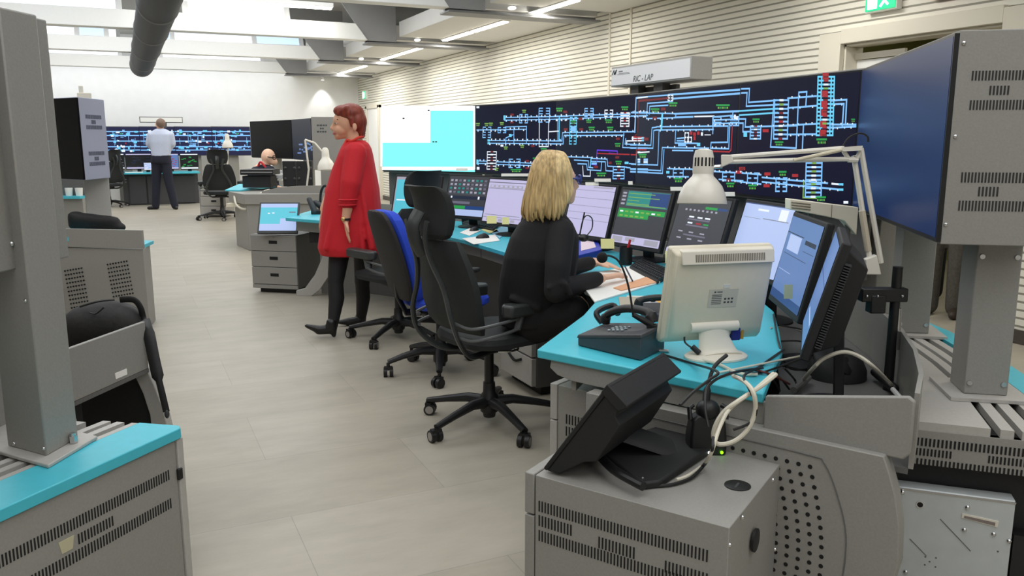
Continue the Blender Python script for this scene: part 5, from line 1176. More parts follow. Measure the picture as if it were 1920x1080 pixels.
def F0(s, z, off=0.0): return dpn + od * s + on_ * off + UP * z
def onD(u, v): return PL(u, v, dpn, on_)
m = MB()
for (u0, v0, u1, v1, h, n) in ((316, 881, -30, 1063, 19, 61), (211, 967, 142, 1004, 19, 12), (320, 934, 40, 1085, 19, 50)):
    p0, p1, q0 = onD(u0, v0), onD(u1, v1), onD(u0, v0 + h)
    slots(m, F0, (p0 - dpn).dot(od), (p1 - dpn).dot(od), q0.z, p0.z, n, .0012, .42)
m.build('vent_slots', HOLE, dr, smooth=False)
p = onD(335, 888); m = MB(); m.frame(p, od, UP, on_); m.box((0, 0, .004), (.018, .034, .01)); m.build('latch', BLACK, dr, bevel=.003)
a, b, c, d = onD(109, 1018), onD(138, 1003), onD(136, 1028), onD(116, 1039); m = MB(); m.hexa([a, b, c, d], [x + on_ * .0015 for x in (a, b, c, d)]); m.build('torn_sticker', mat('old_sticker', (190, 184, 152), .8), dr, smooth=False)
# its display enclosure and pillar seen from behind
e0 = Vector((-.155, 2.56, 0)); ex = Vector((-.5, -.866, 0)); eb_ = Vector((.866, -.5, 0))
dl = thing('video_wall_display', 'grey back of a large display at the left picture edge', 'display', (-.4, 2.3, 1.4), group='display enclosures on the left')
m = MB(); q = [e0, e0 + ex * 1.07, e0 + ex * 1.07 - eb_ * .3, e0 - eb_ * .3]; m.hexa([p + UP * 1.1 for p in q], [p + UP * 1.73 for p in q]); en = m.build('enclosure', GREY, dl, bevel=.004)
m = MB(); q = [e0 - eb_ * .3 + ex * .01, e0 + ex * 1.06 - eb_ * .3, e0 + ex * 1.06 - eb_ * .31, e0 + ex * .01 - eb_ * .31]; m.hexa([p + UP * 1.11 for p in q], [p + UP * 1.72 for p in q]); m.build('screen', SCRD, dl, smooth=False)
pc = [(-.238, 2.335), (-.169, 2.45), (-.269, 2.58), (-.338, 2.464)]
m = MB(); m.prism(pc, .612, 1.728); pi = m.build('pillar', GREY, dl, bevel=.005)
pc2 = [(x - .36, y - .62) for x, y in pc]; m = MB(); m.prism(pc2, .612, 1.728); m.build('pillar', GREY, dl, bevel=.005)
pm = Vector((-.254, 2.457, 0)); m = MB(); m.prism([((x - pm.x) * 1.55 + pm.x, (y - pm.y) * 1.55 + pm.y) for x, y in pc], .603, .614); m.build('base_plate', GREYL, dl, bevel=.003)
sL = Vector((-.238, 2.335, 0)); fN = Vector((-.79, -.61, 0)); fR = Vector((.86, -.51, 0))
for (u, v) in ((82, 841),):
    p = PL(u, v, sL, fN); m = MB(); m.ell(p, .0055, 10, 6); m.build('screw', CHROME, pi)
for (u, v) in ((48, 564), (27, 832)):
    p = PL(u, v, sL, fN); m = MB(); m.ell(p, .0055, 10, 6); m.build('screw', CHROME, pi)
p = PL(132, 848, sL, fR) + fR * .012; p.z = .615; m = MB(); m.cyl(p, p + UP * .02, .011, 6); m.cyl(p + UP * .02, p + UP * .028, .008, 12); m.build('bolt', CHROME, dl)
p = PL(22, 457, e0, eb_); m = MB(); m.ell(p, .008, 10, 6); m.build('screw', CHROME, en)
# its desk end: upstand tray, bowed leg
ua = Vector((-.2, 2.953, 0)); ub = Vector((.028, 3.283, 0)); ud = (ub - ua).normalized(); un = Vector((ud.y, -ud.x, 0))
ds = thing('control_desk', 'end of the left neighbouring desk with a bag standing in its tray', 'desk', (-.1, 3.1, 0))
m = MB(); q = [ub, ub - ud * 1.2, ub - ud * 1.2 - un * .015, ub - un * .015]; m.hexa([p + UP * .575 for p in q], [p + UP * .755 for p in q]); us = m.build('upstand_wall', GREY, ds, bevel=.003)
m = MB(); q = [ub - un * .0, ub - un * .4, ub - un * .4 - ud * .015, ub - ud * .015]; m.hexa([p + UP * .575 for p in q], [p + UP * .7 for p in q]); m.build('upstand_end', GREY, ds, bevel=.003)
m = MB(); q = [ub, ub - ud * 1.2, ub - ud * 1.2 - un * .42, ub - un * .42]; m.hexa([p + UP * .56 for p in q], [p + UP * .575 for p in q]); m.build('cable_tray', GREYD, ds, smooth=False)
m = MB(); q = [ub - ud * .25 - un * .1, ub - ud * 1.15 - un * .1, ub - ud * 1.15 - un * .38, ub - ud * .25 - un * .38]; m.hexa(q, [p + UP * .56 for p in q]); m.build('support_box', BLACKM, ds, smooth=False)  # added support, coloured black for the shade inside the open underside
a, b, c, d = [PL(u, v, ub, un) for u, v in ((215, 700), (237, 691), (238, 702), (217, 711))]; m = MB(); m.hexa([a, b, c, d], [x + un * .0015 for x in (a, b, c, d)]); m.build('white_label', PAPER, us, smooth=False)
dlg = 2.98
lo_ = [(250, 700), (268, 738), (281, 778), (287, 830), (290, 880), (318, 880), (316, 810), (305, 765), (291, 728), (275, 692)]
m = MB(); m.loft([[Q(u, v, dlg) for u, v in lo_], [Q(u, v, dlg) + FWD * .05 for u, v in lo_]]); m.build('leg', GREYL, ds, bevel=.003)
m = MB(); m.loft([[Q(u, v, dlg + .03) for u, v in ((110, 735), (270, 690), (290, 800), (292, 890), (100, 890))], [Q(u, v, dlg + .04) for u, v in ((110, 735), (270, 690), (290, 800), (292, 890), (100, 890))]]); m.build('under_desk_panel', BLACKM, ds, smooth=False)  # black sheet standing in for the shaded space under the tray
# black bag in the tray
bg = thing('shoulder_bag', 'black nylon bag in the tray of the left desk with a strap hanging down', 'bag', tuple(Q(200, 640, 3.0)))
dbg = 3.06
m = MB(); m.ell(Q(195, 608, dbg), (.15, .09, .092), 20, 12); m.ell(Q(145, 632, dbg), (.11, .08, .1), 16, 10); m.ell(Q(236, 618, dbg), (.075, .07, .095), 16, 10); m.ell(Q(215, 650, dbg), (.1, .08, .06), 16, 10); m.build('bag_body', BAGM, bg, remesh=.012, relax=3)
m = MB(); m.tube(smoothpath([Q(150, 575, dbg - .075), Q(185, 565, dbg - .08), Q(215, 562, dbg - .06)], 6), .004, 6); m.tube(smoothpath([Q(168, 586, dbg - .085), Q(180, 588, dbg - .09), Q(195, 576, dbg - .08)], 6), .003, 6); m.build('zip', BLACK, bg)
m = MB(); m.tube(smoothpath([Q(225, 562, dbg), Q(250, 562, dbg), Q(263, 576, dbg), Q(270, 600, dbg), Q(278, 612, dbg - .05)], 6), (.012, .004), 8, flat=(0, 0, 1)); m.build('handle', BLACK, bg)
m = MB(); m.tube(smoothpath([Q(272, 600, 3.02), Q(279, 625, 2.98), Q(290, 680, 2.95), Q(302, 730, 2.93), Q(312, 772, 2.92)], 6), [(.018, .005)] * 6 + [(.021, .005)] * 10 + [(.012, .005)] * 9, 8, flat=tuple(RGT)); m.build('strap', BLACK, bg)
m = MB(); m.ell(Q(313, 776, 2.92), (.009, .008, .018), 10, 6); m.build('strap_buckle', DGREYP, bg)

# second desk on the left with perforated end
a = P(130, 430, .75); b = P(266, 433, .75); ad = Vector((b.x - a.x, b.y - a.y, 0)).normalized(); an = Vector((ad.y, -ad.x, 0)); bb = Vector((b.x, b.y, 0))
d2 = thing('control_desk', 'second grey desk on the left with two perforated fields', 'desk', (bb.x - .3, bb.y + .3, 0))
m = MB(); q = [bb, bb - ad * 1.3, bb - ad * 1.3 - an * .02, bb - an * .02]; m.hexa([p + UP * .615 for p in q], [p + UP * .755 for p in q]); m.build('upstand_wall', GREY, d2, bevel=.003)
sd = Vector((.139, 7.03, 0)); m = MB(); m.prism([(bb.x, bb.y + .012), (sd.x, sd.y), (sd.x - 1.2, sd.y + .7), ((bb - ad * 1.3).x, (bb - ad * 1.3).y + .02)], 0, .61); ep2 = m.build('end_panel', GREY, d2, bevel=.004)
m = MB(); m.prism([(bb.x + .012, bb.y + .1), (sd.x + .03, sd.y + .02), (sd.x - .2, sd.y + .2), (bb.x - .15, bb.y + .25)], .61, .635); m.build('edging', TURQ, d2, smooth=False)
m = MB()
for (u0, u1, v0, v1, nx, ny) in ((122, 153, 508, 585, 7, 11), (202, 238, 496, 556, 8, 9)):
    for r in range(ny):
        for k in range(nx):
            u = lerp(u0, u1, k / (nx - 1)) + r * 1.4; v = lerp(v0, v1, r / (ny - 1)) - k * .9
            p = PL(u, v, bb + Vector((0, .012, 0)), an); m.cyl(p - an * .01, p + an * .006, .006, 6)
m.build('perforations', HOLE, ep2, smooth=False)
m = MB(); m.hexa(*[[P(u, v, .66) + UP * dz for u, v in ((100, 452), (160, 452), (160, 440), (100, 440))] for dz in (0, .03)]); m.build('desktop', TURQ, d2, smooth=False)
jk = thing('jacket', 'black jacket draped over the second desk on the left', 'jacket', tuple(Q(180, 420, 6.5)))
m = MB(); m.cap(Q(142, 411, 6.5), Q(215, 416, 6.5), .06, .045); m.cap(Q(140, 420, 6.5), Q(228, 426, 6.5), .05, .035); m.ell(Q(142, 404, 6.5), (.06, .06, .035), 14, 8); m.build('cloth', BAGM, jk, remesh=.016, relax=3)
# blue-grey enclosure on its pillar
d3 = thing('video_wall_display', 'large display seen edge on at left with pale vented side', 'display', tuple(Q(160, 260, 6.6)), group='display enclosures on the left')
N_, S_, L_ = Q(151, 262, 6.3), Q(201, 262, 6.75), Q(100, 262, 6.5)
for v_ in (N_, S_, L_): v_.z = 0
m = MB(); q = [N_, S_, S_ + (L_ - N_) * 2, L_ + (L_ - N_)]; m.hexa([p + UP * 1.115 for p in q], [p + UP * 1.735 for p in q]); en = m.build('enclosure', mat('blue_grey_enclosure', (152, 156, 178), .5), d3, bevel=.004)
fn = Vector(((N_ - L_).y, -(N_ - L_).x, 0)).normalized()
if fn.dot(-FWD) < 0: fn = -fn
m = MB(); q = [N_ + fn * .004, L_ + (L_ - N_) + fn * .004, L_ + (L_ - N_) - fn * .01, N_ - fn * .01]; m.hexa([p + UP * 1.12 for p in q], [p + UP * 1.73 for p in q]); m.build('screen', mat('black_display', (4, 4, 6), .35, spec=.15), d3, smooth=False)
sn = Vector(((S_ - N_).y, -(S_ - N_).x, 0)).normalized(); sx = (S_ - N_).normalized()
if sn.dot(-FWD) < 0: sn = -sn
def F5(s, z, off=0.0): return N_ + sx * s + sn * off + UP * z
sw = (S_ - N_).length
m = MB()
for z in (1.58, 1.5, 1.3, 1.22): slots(m, F5, sw * .25, sw * .85, z, z + .03, 16, .003, .5)
for z in (1.54, 1.26): slots(m, F5, sw * .45, sw * .62, z, z + .03, 5, .003, .5)
m.build('vent_slots', mat('slot_blue_grey', (84, 86, 100), .8), en, smooth=False)
m = MB(); pc = Q(185, 380, 6.75); m.prism([(pc.x - .09, pc.y - .07), (pc.x + .09, pc.y - .02), (pc.x + .07, pc.y + .14), (pc.x - .1, pc.y + .1)], .3, 1.12); m.build('pillar', GREYL, d3, bevel=.004)
m = MB(); pc = Q(150, 380, 7.2); m.prism([(pc.x - .1, pc.y - .07), (pc.x + .3, pc.y - .02), (pc.x + .3, pc.y + .14), (pc.x - .1, pc.y + .1)], 0, .58); m.build('ledge', GREYL, d3, bevel=.004)
# a further desk with cups behind it
t = thing('control_desk', 'far left desk with turquoise top and two white cups', 'desk', tuple(Q(140, 380, 9.5)))
m = MB(); q = [Q(60, 370, 9.5), Q(150, 370, 9.5)]; q = [Vector((p.x, p.y, 0)) for p in q]; q += [q[1] + FWD * .3, q[0] + FWD * .3]; zt = Q(140, 368, 9.5).z; m.hexa([p + UP * (zt - .03) for p in q], [p + UP * zt for p in q]); m.build('desktop', TURQ, t, smooth=False)
m = MB(); m.hexa([p + FWD * .05 for p in q], [p + FWD * .05 + UP * (zt - .03) for p in q]); m.build('front_panel', GREY, t, smooth=False)
m = MB(); q2 = [p + FWD * .14 for p in q]; m.hexa([p + UP * zt for p in q2], [p + UP * (zt + .22) for p in q2]); m.build('shelf_unit', GREYD, t, smooth=False)
m = MB(); m.hexa([p + UP * (zt + .22) for p in q2], [p + UP * (zt + .24) for p in q2]); m.build('shelf_top', TURQ, t, smooth=False)
for lb, u in (('white cup on the far left desk, left of two', 136), ('white cup on the far left desk, right of two', 155)):
    p = Q(u - 6, 367, 9.57); m = MB(); m.at((p.x, p.y, zt + .001)); m.lathe([(.035, 0), (.042, .09), (.038, .09), (.03, .01)], 16, False); o = m.build('cup', PAPER); tag(o, lb, 'cup', 'white cups on the far left desk')

# ------------------------------------------------------------------ next console beyond ours
nc = thing('control_desk', 'next grey desk beyond, with black devices and cream hose on its rim', 'desk', (1.9, 11.4, 0))
n0, n1 = Vector((1.271, 11.71, 0)), Vector((1.395, 11.04, 0)); n2 = Q(640, 400, 10.75); n2.z = 0
m = MB(); m.prism([(n0.x + .05, n0.y), (n1.x, n1.y), (n2.x, n2.y), (n2.x + .05, n2.y + .35), (n1.x + .3, n1.y + .8)], 0, .6); m.build('end_panel', GREY, nc, bevel=.005)
m = MB(); m.prism([(n0.x - .02, n0.y), (n1.x - .03, n1.y - .02), (n2.x, n2.y - .03), (n2.x + .05, n2.y + .35), (n1.x + .35, n1.y + .9)], .6, .735); m.build('upstand_end', GREY, nc, bevel=.008)
m = MB(); q = [Q(u, 350, 10.72) for u in (490, 520, 560, 640)]; m.loft([[Vector((p.x, p.y, .73)) for p in q] + [Vector((p.x, p.y, z)) for p, z in zip(q[::-1], (.84, .83, .81, .76))], [Vector((p.x, p.y, .73)) + FWD * .03 for p in q] + [Vector((p.x, p.y, z)) + FWD * .03 for p, z in zip(q[::-1], (.84, .83, .81, .76))]]); m.build('upstand_wall', GREY, nc, smooth=False)
m = MB(); m.prism([(n0.x - .06, n0.y + .02), (n0.x + .12, n0.y - .12), (n1.x + .7, n1.y + 1.5), (n0.x + .3, n0.y + 1.5)], .737, .755); m.build('desktop', TURQ, nc, bevel=.004)
t = thing('printer', 'black slatted printer on the next desk below the bald man', 'printer', tuple(Q(485, 350, 11.3)))
def QB(m, u0, u1, v0, v1, d, th):
    q = [Q(u0, v1, d), Q(u1, v1, d)]; z0 = q[0].z; z1 = Q(u0, v0, d).z
    q = [Vector((p.x, p.y, 0)) for p in q]; q += [q[1] + FWD * th, q[0] + FWD * th]
    return m.hexa([p + UP * z0 for p in q], [p + UP * z1 for p in q])
m = QB(MB(), 455, 508, 330, 352, 11.3, .3); m.build('body', BLACKM, t, bevel=.006)
m = QB(MB(), 450, 512, 318, 328, 11.25, .35); m.build('lid', BLACK, t, bevel=.006)
m = QB(MB(), 452, 510, 322, 324, 11.24, .02); m.build('tray_line', mat('pale_grey_strip', (150, 150, 150), .5), t, smooth=False)
m = MB(); m.tube(smoothpath([Q(441, 358, 11.2), Q(440, 372, 10.85), Q(445, 386, 10.7), Q(460, 392, 10.65), Q(475, 380, 10.7), Q(490, 362, 10.8), Q(505, 356, 11)], 6), .014, 8); o = m.build('hose', CREAMC); tag(o, 'cream hose looping over the end of the next desk', 'hose')
m = QB(MB(), 424, 456, 382, 388, 10.9, .2); o = m.build('shelf', CREAM); tag(o, 'small cream shelf on the end of the next desk', 'shelf')
for lb, u0, u1, d in (('black monitor back on the next desk, nearer the bald man', 531, 556, 11.4), ('black monitor back on the next desk, beside the white lamp', 557, 586, 11.2)):
    t = thing('desk_monitor', lb, 'monitor', tuple(Q(u0, 350, d)), group='monitors on the next desk')
    m = QB(MB(), u0, u1, 302, 350, d, .06); m.build('back_shell', BLACKM, t, bevel=.006)
    m = MB()
    for k in range(4): p = Q(lerp(u0 + 4, u1 - 4, k % 2), 315 + 20 * (k // 2), d); m.ell(p, .02, 8, 5)
    m.build('mount_knobs', DGREYP, t)
    m = QB(MB(), (u0 + u1) / 2 - 4, (u0 + u1) / 2 + 4, 335, 352, d + .07, .04); m.build('stand_neck', BLACK, t)
def small_lamp(label, pts_arm, cx, cy, k, d):
    t = thing('desk_lamp', label, 'lamp', tuple(Q(pts_arm[0][0], pts_arm[0][1], d)))
    for a_, b_ in zip(pts_arm, pts_arm[1:]): m = MB(); m.tube([Q(*a_, d), Q(*b_, d)], .013, 8); m.build('arm', LAMPW, t)
    kk = d / FPX * k; m = MB(); m.at(tuple(Q(cx, cy, d)), 0, R(-6)); m.lathe([(16 * kk, 0), (15.5 * kk, 8 * kk), (12 * kk, 16 * kk), (7.5 * kk, 22 * kk), (7 * kk, 26 * kk), (6.6 * kk, 36 * kk), (4 * kk, 41 * kk), (.3 * kk, 42 * kk)], 26, True); m.build('shade', LAMPW, t)
    return t
small_lamp('white desk lamp between the woman in red and the far desk', [(575, 352), (579, 318), (572, 262), (590, 268), (604, 284)], 612, 319, 1.0, 11.0)
t = thing('file_tray', 'pale papers and files heaped beside the bald man', 'papers', tuple(Q(522, 335, 11.8)))
for k in range(4):
    m = QB(MB(), 514 + k * 2, 532 - k, 320 + k * 5, 324 + k * 5, 11.8 - k * .05, .2); m.build('paper', PAPER if k % 2 else mat('grey_paper', (170, 172, 176), .7), t, smooth=False)
# its displays
def far_display(label, pts, mt, group):
    t = thing('video_wall_display', label, 'display', tuple(pts[0]), group=group)
    a, b = [Vector((p.x, p.y, 0)) for p in pts]; o = Vector((-(b - a).y, (b - a).x, 0)).normalized()
    if o.dot(FWD) < 0: o = -o
    q = [a + o * .012, b + o * .012, b + o * .3, a + o * .3]; m = MB(); m.hexa([p + UP * 1.11 for p in q], [p + UP * 1.735 for p in q]); m.build('enclosure', GREY, t, smooth=False)
    q = [a, b, b + o * .014, a + o * .014]; m = MB(); m.hexa([p + UP * 1.12 for p in q], [p + UP * 1.73 for p in q]); sc = m.build('screen', mt, t, smooth=False)
    m = MB(); c = (a + b) / 2 + o * .1; m.box((c.x, c.y, .555), (.14, .14, 1.11)); m.build('pillar', GREY, t, smooth=False)
    return t, sc, a, b, o
gd = 'large displays of the next console'
far_display('dark display above the bald man, wider of two', (Q(470, 262, 14.6), Q(547, 262, 13.4)), mat('black_display', (4, 4, 6), .35, spec=.15), gd)
t, sc, a, b, o = far_display('dark display with a pale map patch, left of the grey enclosure', (Q(548, 262, 13.3), Q(584, 262, 12.35)), mat('night_display', (10, 12, 24), .3, 0, emit=.12, emit_rgb=(34, 44, 74), spec=.15), gd)
m = MB()
for k in range(14):
    u = 553 + random.random() * 30; v = 266 + random.random() * 22; p = PL(u, v, a - o * .002, o); p2 = PL(u + random.choice((3, 7)), v, a - o * .002, o); m.k = 0
    m.quad(p - UP * .012, p2 - UP * .012, p2 + UP * .012, p + UP * .012)
m.build('screen_image', SBLU, sc, smooth=False)
t = thing('display_enclosure', 'grey display enclosure with a printed notice left of the woman in red', 'enclosure', tuple(Q(617, 262, 11.9)))
qa, qb = Q(585, 262, 11.7), Q(655, 262, 11.75); qa.z = qb.z = 0
en_ = Vector(((qb - qa).y, -(qb - qa).x, 0)).normalized()
if en_.dot(-FWD) < 0: en_ = -en_
q = [qa, qb, qb - en_ * .5, qa - en_ * .5]; m = MB(); m.hexa([p + UP * 1.0 for p in q], [p + UP * 1.735 for p in q]); en = m.build('housing', GREY, t, bevel=.004)
m = MB(); m.hexa([p + UP * .6 for p in (qa + (qb - qa) * .2, qa + (qb - qa) * .7, qa + (qb - qa) * .7 - en_ * .2, qa + (qb - qa) * .2 - en_ * .2)], [p + UP * 1.0 for p in (qa + (qb - qa) * .2, qa + (qb - qa) * .7, qa + (qb - qa) * .7 - en_ * .2, qa + (qb - qa) * .2 - en_ * .2)]); m.build('pillar', GREY, t, smooth=False)
m = MB()
for v, us in ((235, ((594, 598), (599, 604), (605, 609), (610, 613))), (241, ((600, 603), (604, 607))), (247, ((594, 599), (600, 603), (604, 608), (609, 612)))):
    for u0, u1 in us:
        p0 = PL(u0, v, qa + en_ * .001, en_); p1 = PL(u1, v, qa + en_ * .001, en_); m.quad(p0 - UP * .011, p1 - UP * .011, p1 + UP * .011, p0 + UP * .011)
m.build('notice_print', INK, en, smooth=False)
# far chair and pedestal
fc_ = dup(ch1, tuple(P(418, 411)), R(80), 'black high-back chair at the next desk in front of the far lamp', 'black office chairs with headrests')
fc_.scale = (1.1, 1.25, 1.03)
t = thing('drawer_pedestal', 'grey drawer pedestal behind the far black chair', 'cabinet', tuple(P(388, 404)))
m = QB(MB(), 376, 425, 352, 404, 15.3, .45); m.build('body', GREY, t, bevel=.004)
for v0, v1 in ((354, 368), (369, 386), (387, 402)):
    m = QB(MB(), 377, 424, v0, v1, 15.27, .03); dr = m.build('drawer', GREYL, t, smooth=False); m = QB(MB(), 396, 405, (v0 + v1) / 2 - 2, (v0 + v1) / 2 + 1, 15.26, .015); m.build('handle_recess', HOLE, dr, smooth=False)
small_lamp('far white lamp just above the black chair by the next desk', [(424, 398), (428, 262), (427, 258), (427, 262)], 427, 277, .62, 16.2)

# far wall console
bk_ = thing('control_desk', 'dark far desk along the white back wall with turquoise top', 'desk', (.7, 20, 0))
xs = lambda u: ony(u, 320, 19.7).x
m = MB(); m.box(((xs(206) + xs(374)) / 2, 20.1, .7), (xs(374) - xs(206), .9, .03)); m.build('desktop', TURQ, bk_, smooth=False)
m = MB(); m.box(((xs(228) + xs(372)) / 2, 20.0, .34), (xs(372) - xs(228), .05, .68)); m.build('front_panel', mat('dark_panel', (70, 70, 72), .5), bk_, smooth=False)
for u0, u1 in ((240, 272), (275, 295), (325, 365)):
    m = MB(); m.box(((xs(u0) + xs(u1)) / 2, 19.95, .33), (xs(u1) - xs(u0), .05, .6)); m.build('drawer_front', mat('dark_drawer', (62, 63, 66), .5), bk_, smooth=False)
def far_mon(label, u0, u1, v0, v1, cols, y=20.1):
    x0, x1 = ony(u0, v0, y).x, ony(u1, v0, y).x; z0, z1 = ony(u0, v1, y).z, ony(u0, v0, y).z
    t = thing('desk_monitor', label, 'monitor', ((x0 + x1) / 2, y, .716), group='monitors on the far wall desk')
    m = MB(); m.box(((x0 + x1) / 2, y + .03, (z0 + z1) / 2), (x1 - x0, .05, z1 - z0)); m.build('housing', BLACKM, t, smooth=False)
    m = MB(); m.box(((x0 + x1) / 2, y + .06, .72 + (z0 - .72) / 2 + .05), (.08, .04, max(z0 - .716, .02) + .1)); m.build('stand_neck', BLACK, t, smooth=False)
    m = MB(); w, h = (x1 - x0) * .94, (z1 - z0) * .9
    m.k = 0; m.box(((x0 + x1) / 2, y + .002, (z0 + z1) / 2), (w, .004, h)); m.k = 1
    for k in range(16): m.box(((x0 + x1) / 2 + (random.random() - .5) * w * .8, y - .002, (z0 + z1) / 2 + (random.random() - .5) * h * .75), (w * .14, .002, h * .05))
    m.k = 2; m.box(((x0 + x1) / 2, y - .002, z0 + h * .1), (w, .002, h * .1)); m.box(((x0 + x1) / 2, y - .002, z1 - h * .06), (w, .002, h * .06))
    m.build('screen', [IM[c] for c in cols], t, smooth=False)
far_mon('far monitor with grey trace, leftmost on the wall desk', 205, 232, 288, 318, ('blk', 'lin', 'wht'))
far_mon('far dark monitor left of the standing man', 234, 284, 288, 318, ('blk', 'dln', 'lil'))
far_mon('far monitor with red window right of the standing man', 306, 334, 288, 318, ('blu', 'red', 'lil'))
far_mon('far monitor with green graph right of the standing man', 337, 371, 288, 318, ('blk', 'grn', 'wht'))
far_mon('small far white screen touching the standing man\'s hip', 269, 285, 305, 319, ('lbl', 'wht', 'wht'), 19.9)
for lb, u0, u1 in (('white papers lying on the far wall desk left of the man', 232, 268), ('pale blue folder at the left end of the far wall desk', 216, 234)):
    m = MB(); m.box(((xs(u0) + xs(u1)) / 2, 19.85, .722), (xs(u1) - xs(u0), .25, .012)); o = m.build('paper_stack', PAPER if 'white' in lb else mat('pale_blue_card', (150, 200, 226), .6), smooth=False); tag(o, lb, 'papers')
names2 = ['far track diagram display, leftmost on the back wall', 'far track diagram display just left of the standing man', 'far track diagram display right of the standing man', 'far track diagram display, rightmost on the back wall']
us = [198, 262, 328, 398, 470]
for i in range(4):
    y = 20.7; x0, x1 = ony(us[i], 262, y).x, ony(us[i + 1], 262, y).x; z0, z1 = ony(us[i], 291, y).z, ony(us[i], 238, y).z
    t = thing('video_wall_display', names2[i], 'display', ((x0 + x1) / 2, y, 1.4), group='far track diagram displays')
    m = MB(); m.box(((x0 + x1) / 2, y + .16, (z0 + z1) / 2), (x1 - x0 - .004, .28, z1 - z0 + .03)); m.build('enclosure', GREYD, t, smooth=False)
    m = MB(); m.box(((x0 + x1) / 2, y + .2, z0 / 2), (.3, .15, z0)); m.build('pillar', GREY, t, smooth=False)
    m = MB(); m.box(((x0 + x1) / 2, y + .01, (z0 + z1) / 2), (x1 - x0 - .006, .02, z1 - z0)); sc = m.build('screen', mat('far_navy_screen', (8, 10, 30), .3, 0, emit=.5, emit_rgb=(28, 30, 84)), t, smooth=False)
    m = MB(); w, h = x1 - x0, z1 - z0
    def hb(x, z, a, b, k): m.k = k; m.box((x0 + x * w, y - .003 - k * .001, z0 + z * h), (a * w, .003, b * h))
    for z in (.84, .7, .5, .3, .18):
        hb(.5, z, .98, .035, 0)
        for k in range(7): hb(random.uniform(.06, .94), z + random.uniform(-.05, .05), random.uniform(.03, .1), random.uniform(.04, .09), random.choice((0, 0, 1, 1, 2)))
    for k in range(5): hb(random.uniform(.08, .92), random.uniform(.35, .7), .012, random.uniform(.2, .45), 0)
    for k in range(3):
        x = random.uniform(.1, .8); z = random.uniform(.3, .75)
        for j in range(3): hb(x, z + j * .06, .09, .02, 0)
    hb(random.random() * .8 + .1, .42, .04, .05, 3); hb(random.random() * .8 + .1, .76, .05, .04, 4)
    m.build('track_diagram', [LN['b'], LN['c'], LN['w'], LN['r'], LN['g']], sc, smooth=False)
t = thing('name_sign', 'white framed name sign above the standing man on the back wall displays', 'sign', (.8, 20.6, 1.85))
x0, x1, z0, z1 = ony(262, 230, 20.6).x, ony(343, 230, 20.6).x, ony(300, 230, 20.6).z, ony(300, 219, 20.6).z
m = MB(); m.box(((x0 + x1) / 2, 20.66, (z0 + z1) / 2), (x1 - x0, .1, z1 - z0)); m.build('housing', GREYD, t, smooth=False)
m = MB(); m.box(((x0 + x1) / 2, 20.605, (z0 + z1) / 2), (x1 - x0 - .03, .01, z1 - z0 - .03)); m.build('face', PAPER, t, smooth=False)
m = MB(); m.box(((x0 + x1) / 2 + .05, 20.7, z0 - .05), (.12, .06, .12)); m.build('bracket', GREYD, t, smooth=False)
# chair half hidden behind the left pillar, near the far wall
dup(ch1, tuple(P(207, 388)), R(120), 'black chair half hidden behind the pale enclosure on the left', 'black office chairs with headrests')
t = thing('equipment_box', 'small cream box on top of the left display enclosure', 'box', tuple(Q(160, 178, 6.7)))
p = Q(158, 178, 6.7); m = MB(); m.box((p.x, p.y, 1.76), (.1, .08, .05)); m.build('body', CREAM, t, bevel=.004); m = MB(); m.box((p.x - .02, p.y, 1.81), (.03, .05, .06)); m.build('stub', CREAM2, t, bevel=.004)

# ------------------------------------------------------------------ far end of our desk: pedestal, touch screen, telephone
A, B = P(475, 548), P(559, 552); ab2 = (B - A).normalized(); dp2 = Vector((-ab2.y, ab2.x, 0))
if dp2.dot(FWD) < 0: dp2 = -dp2
zt = .55
t = thing('drawer_pedestal', 'grey three drawer pedestal at the far end of the turquoise desk', 'cabinet', tuple((A + B) / 2 + dp2 * .25))
m = MB(); q = [A + dp2 * .02, B + dp2 * .02, B + dp2 * .5, A + dp2 * .5]; m.hexa([p + UP * .05 for p in q], [p + UP * zt for p in q]); m.build('body', GREYD, t, bevel=.003)
for z0, z1, lk in ((.4, .545, 1), (.25, .395, 0), (.085, .245, 0)):
    m = MB(); q = [A, B, B + dp2 * .02, A + dp2 * .02]; m.hexa([p + UP * z0 for p in q], [p + UP * z1 for p in q]); dr = m.build('drawer', GREY, t, bevel=.003)
    c = A.lerp(B, .5) + UP * ((z0 + z1) / 2 + .01); m = MB(); m.frame(c, ab2, UP, -dp2); m.box((0, 0, .001), (.085, .03, .004)); m.build('handle_recess', HOLE, dr, bevel=.002)
    if lk: m = MB(); c2 = A.lerp(B, .5) + UP * (z1 - .025); m.cyl(c2, c2 - dp2 * .006, .009, 12); m.build('lock', CHROME, dr)
m = MB(); q = [A, B, B + dp2 * .02, A + dp2 * .02]; m.hexa([p + UP * .045 for p in q], [p + UP * .08 for p in q]); m.build('kick_rail', GREY, t, smooth=False)
m = MB(); q = [A + ab2 * .05 + dp2 * .05, B - ab2 * .02 + dp2 * .05, B + dp2 * .45, A + dp2 * .45]; m.hexa(q, [p + UP * .05 for p in q]); m.build('plinth', BLACK, t, smooth=False)
def d_touch(q): q(0, 0, 1, 1, 'lbl'); q(.0, .25, 1, .9, 'cya'); q(.0, .86, 1, 1, 'lbl'); q(.55, .22, 1, .45, 'lbl'); q(.2, .62, .26, .66, 'wht'); q(.32, .63, .38, .67, 'wht'); q(.78, .66, .96, .7, 'lin'); q(0, 0, 1, .2, 'lbl')
monitor('touch_monitor', 'pale blue touch screen leaning on the far drawer pedestal', 1.23, 7.72, .575, -114, 28, .37, .31, d_touch, zt, None, DGREYP, .05, 'monitor', False)
pp = P(590, 395, .74)
t = thing('desk_phone', 'black telephone on the far desk end left of the woman in red', 'telephone', tuple(P(600, 402, .731)))
d_ = P(600, 402, .731).dot(FWD)
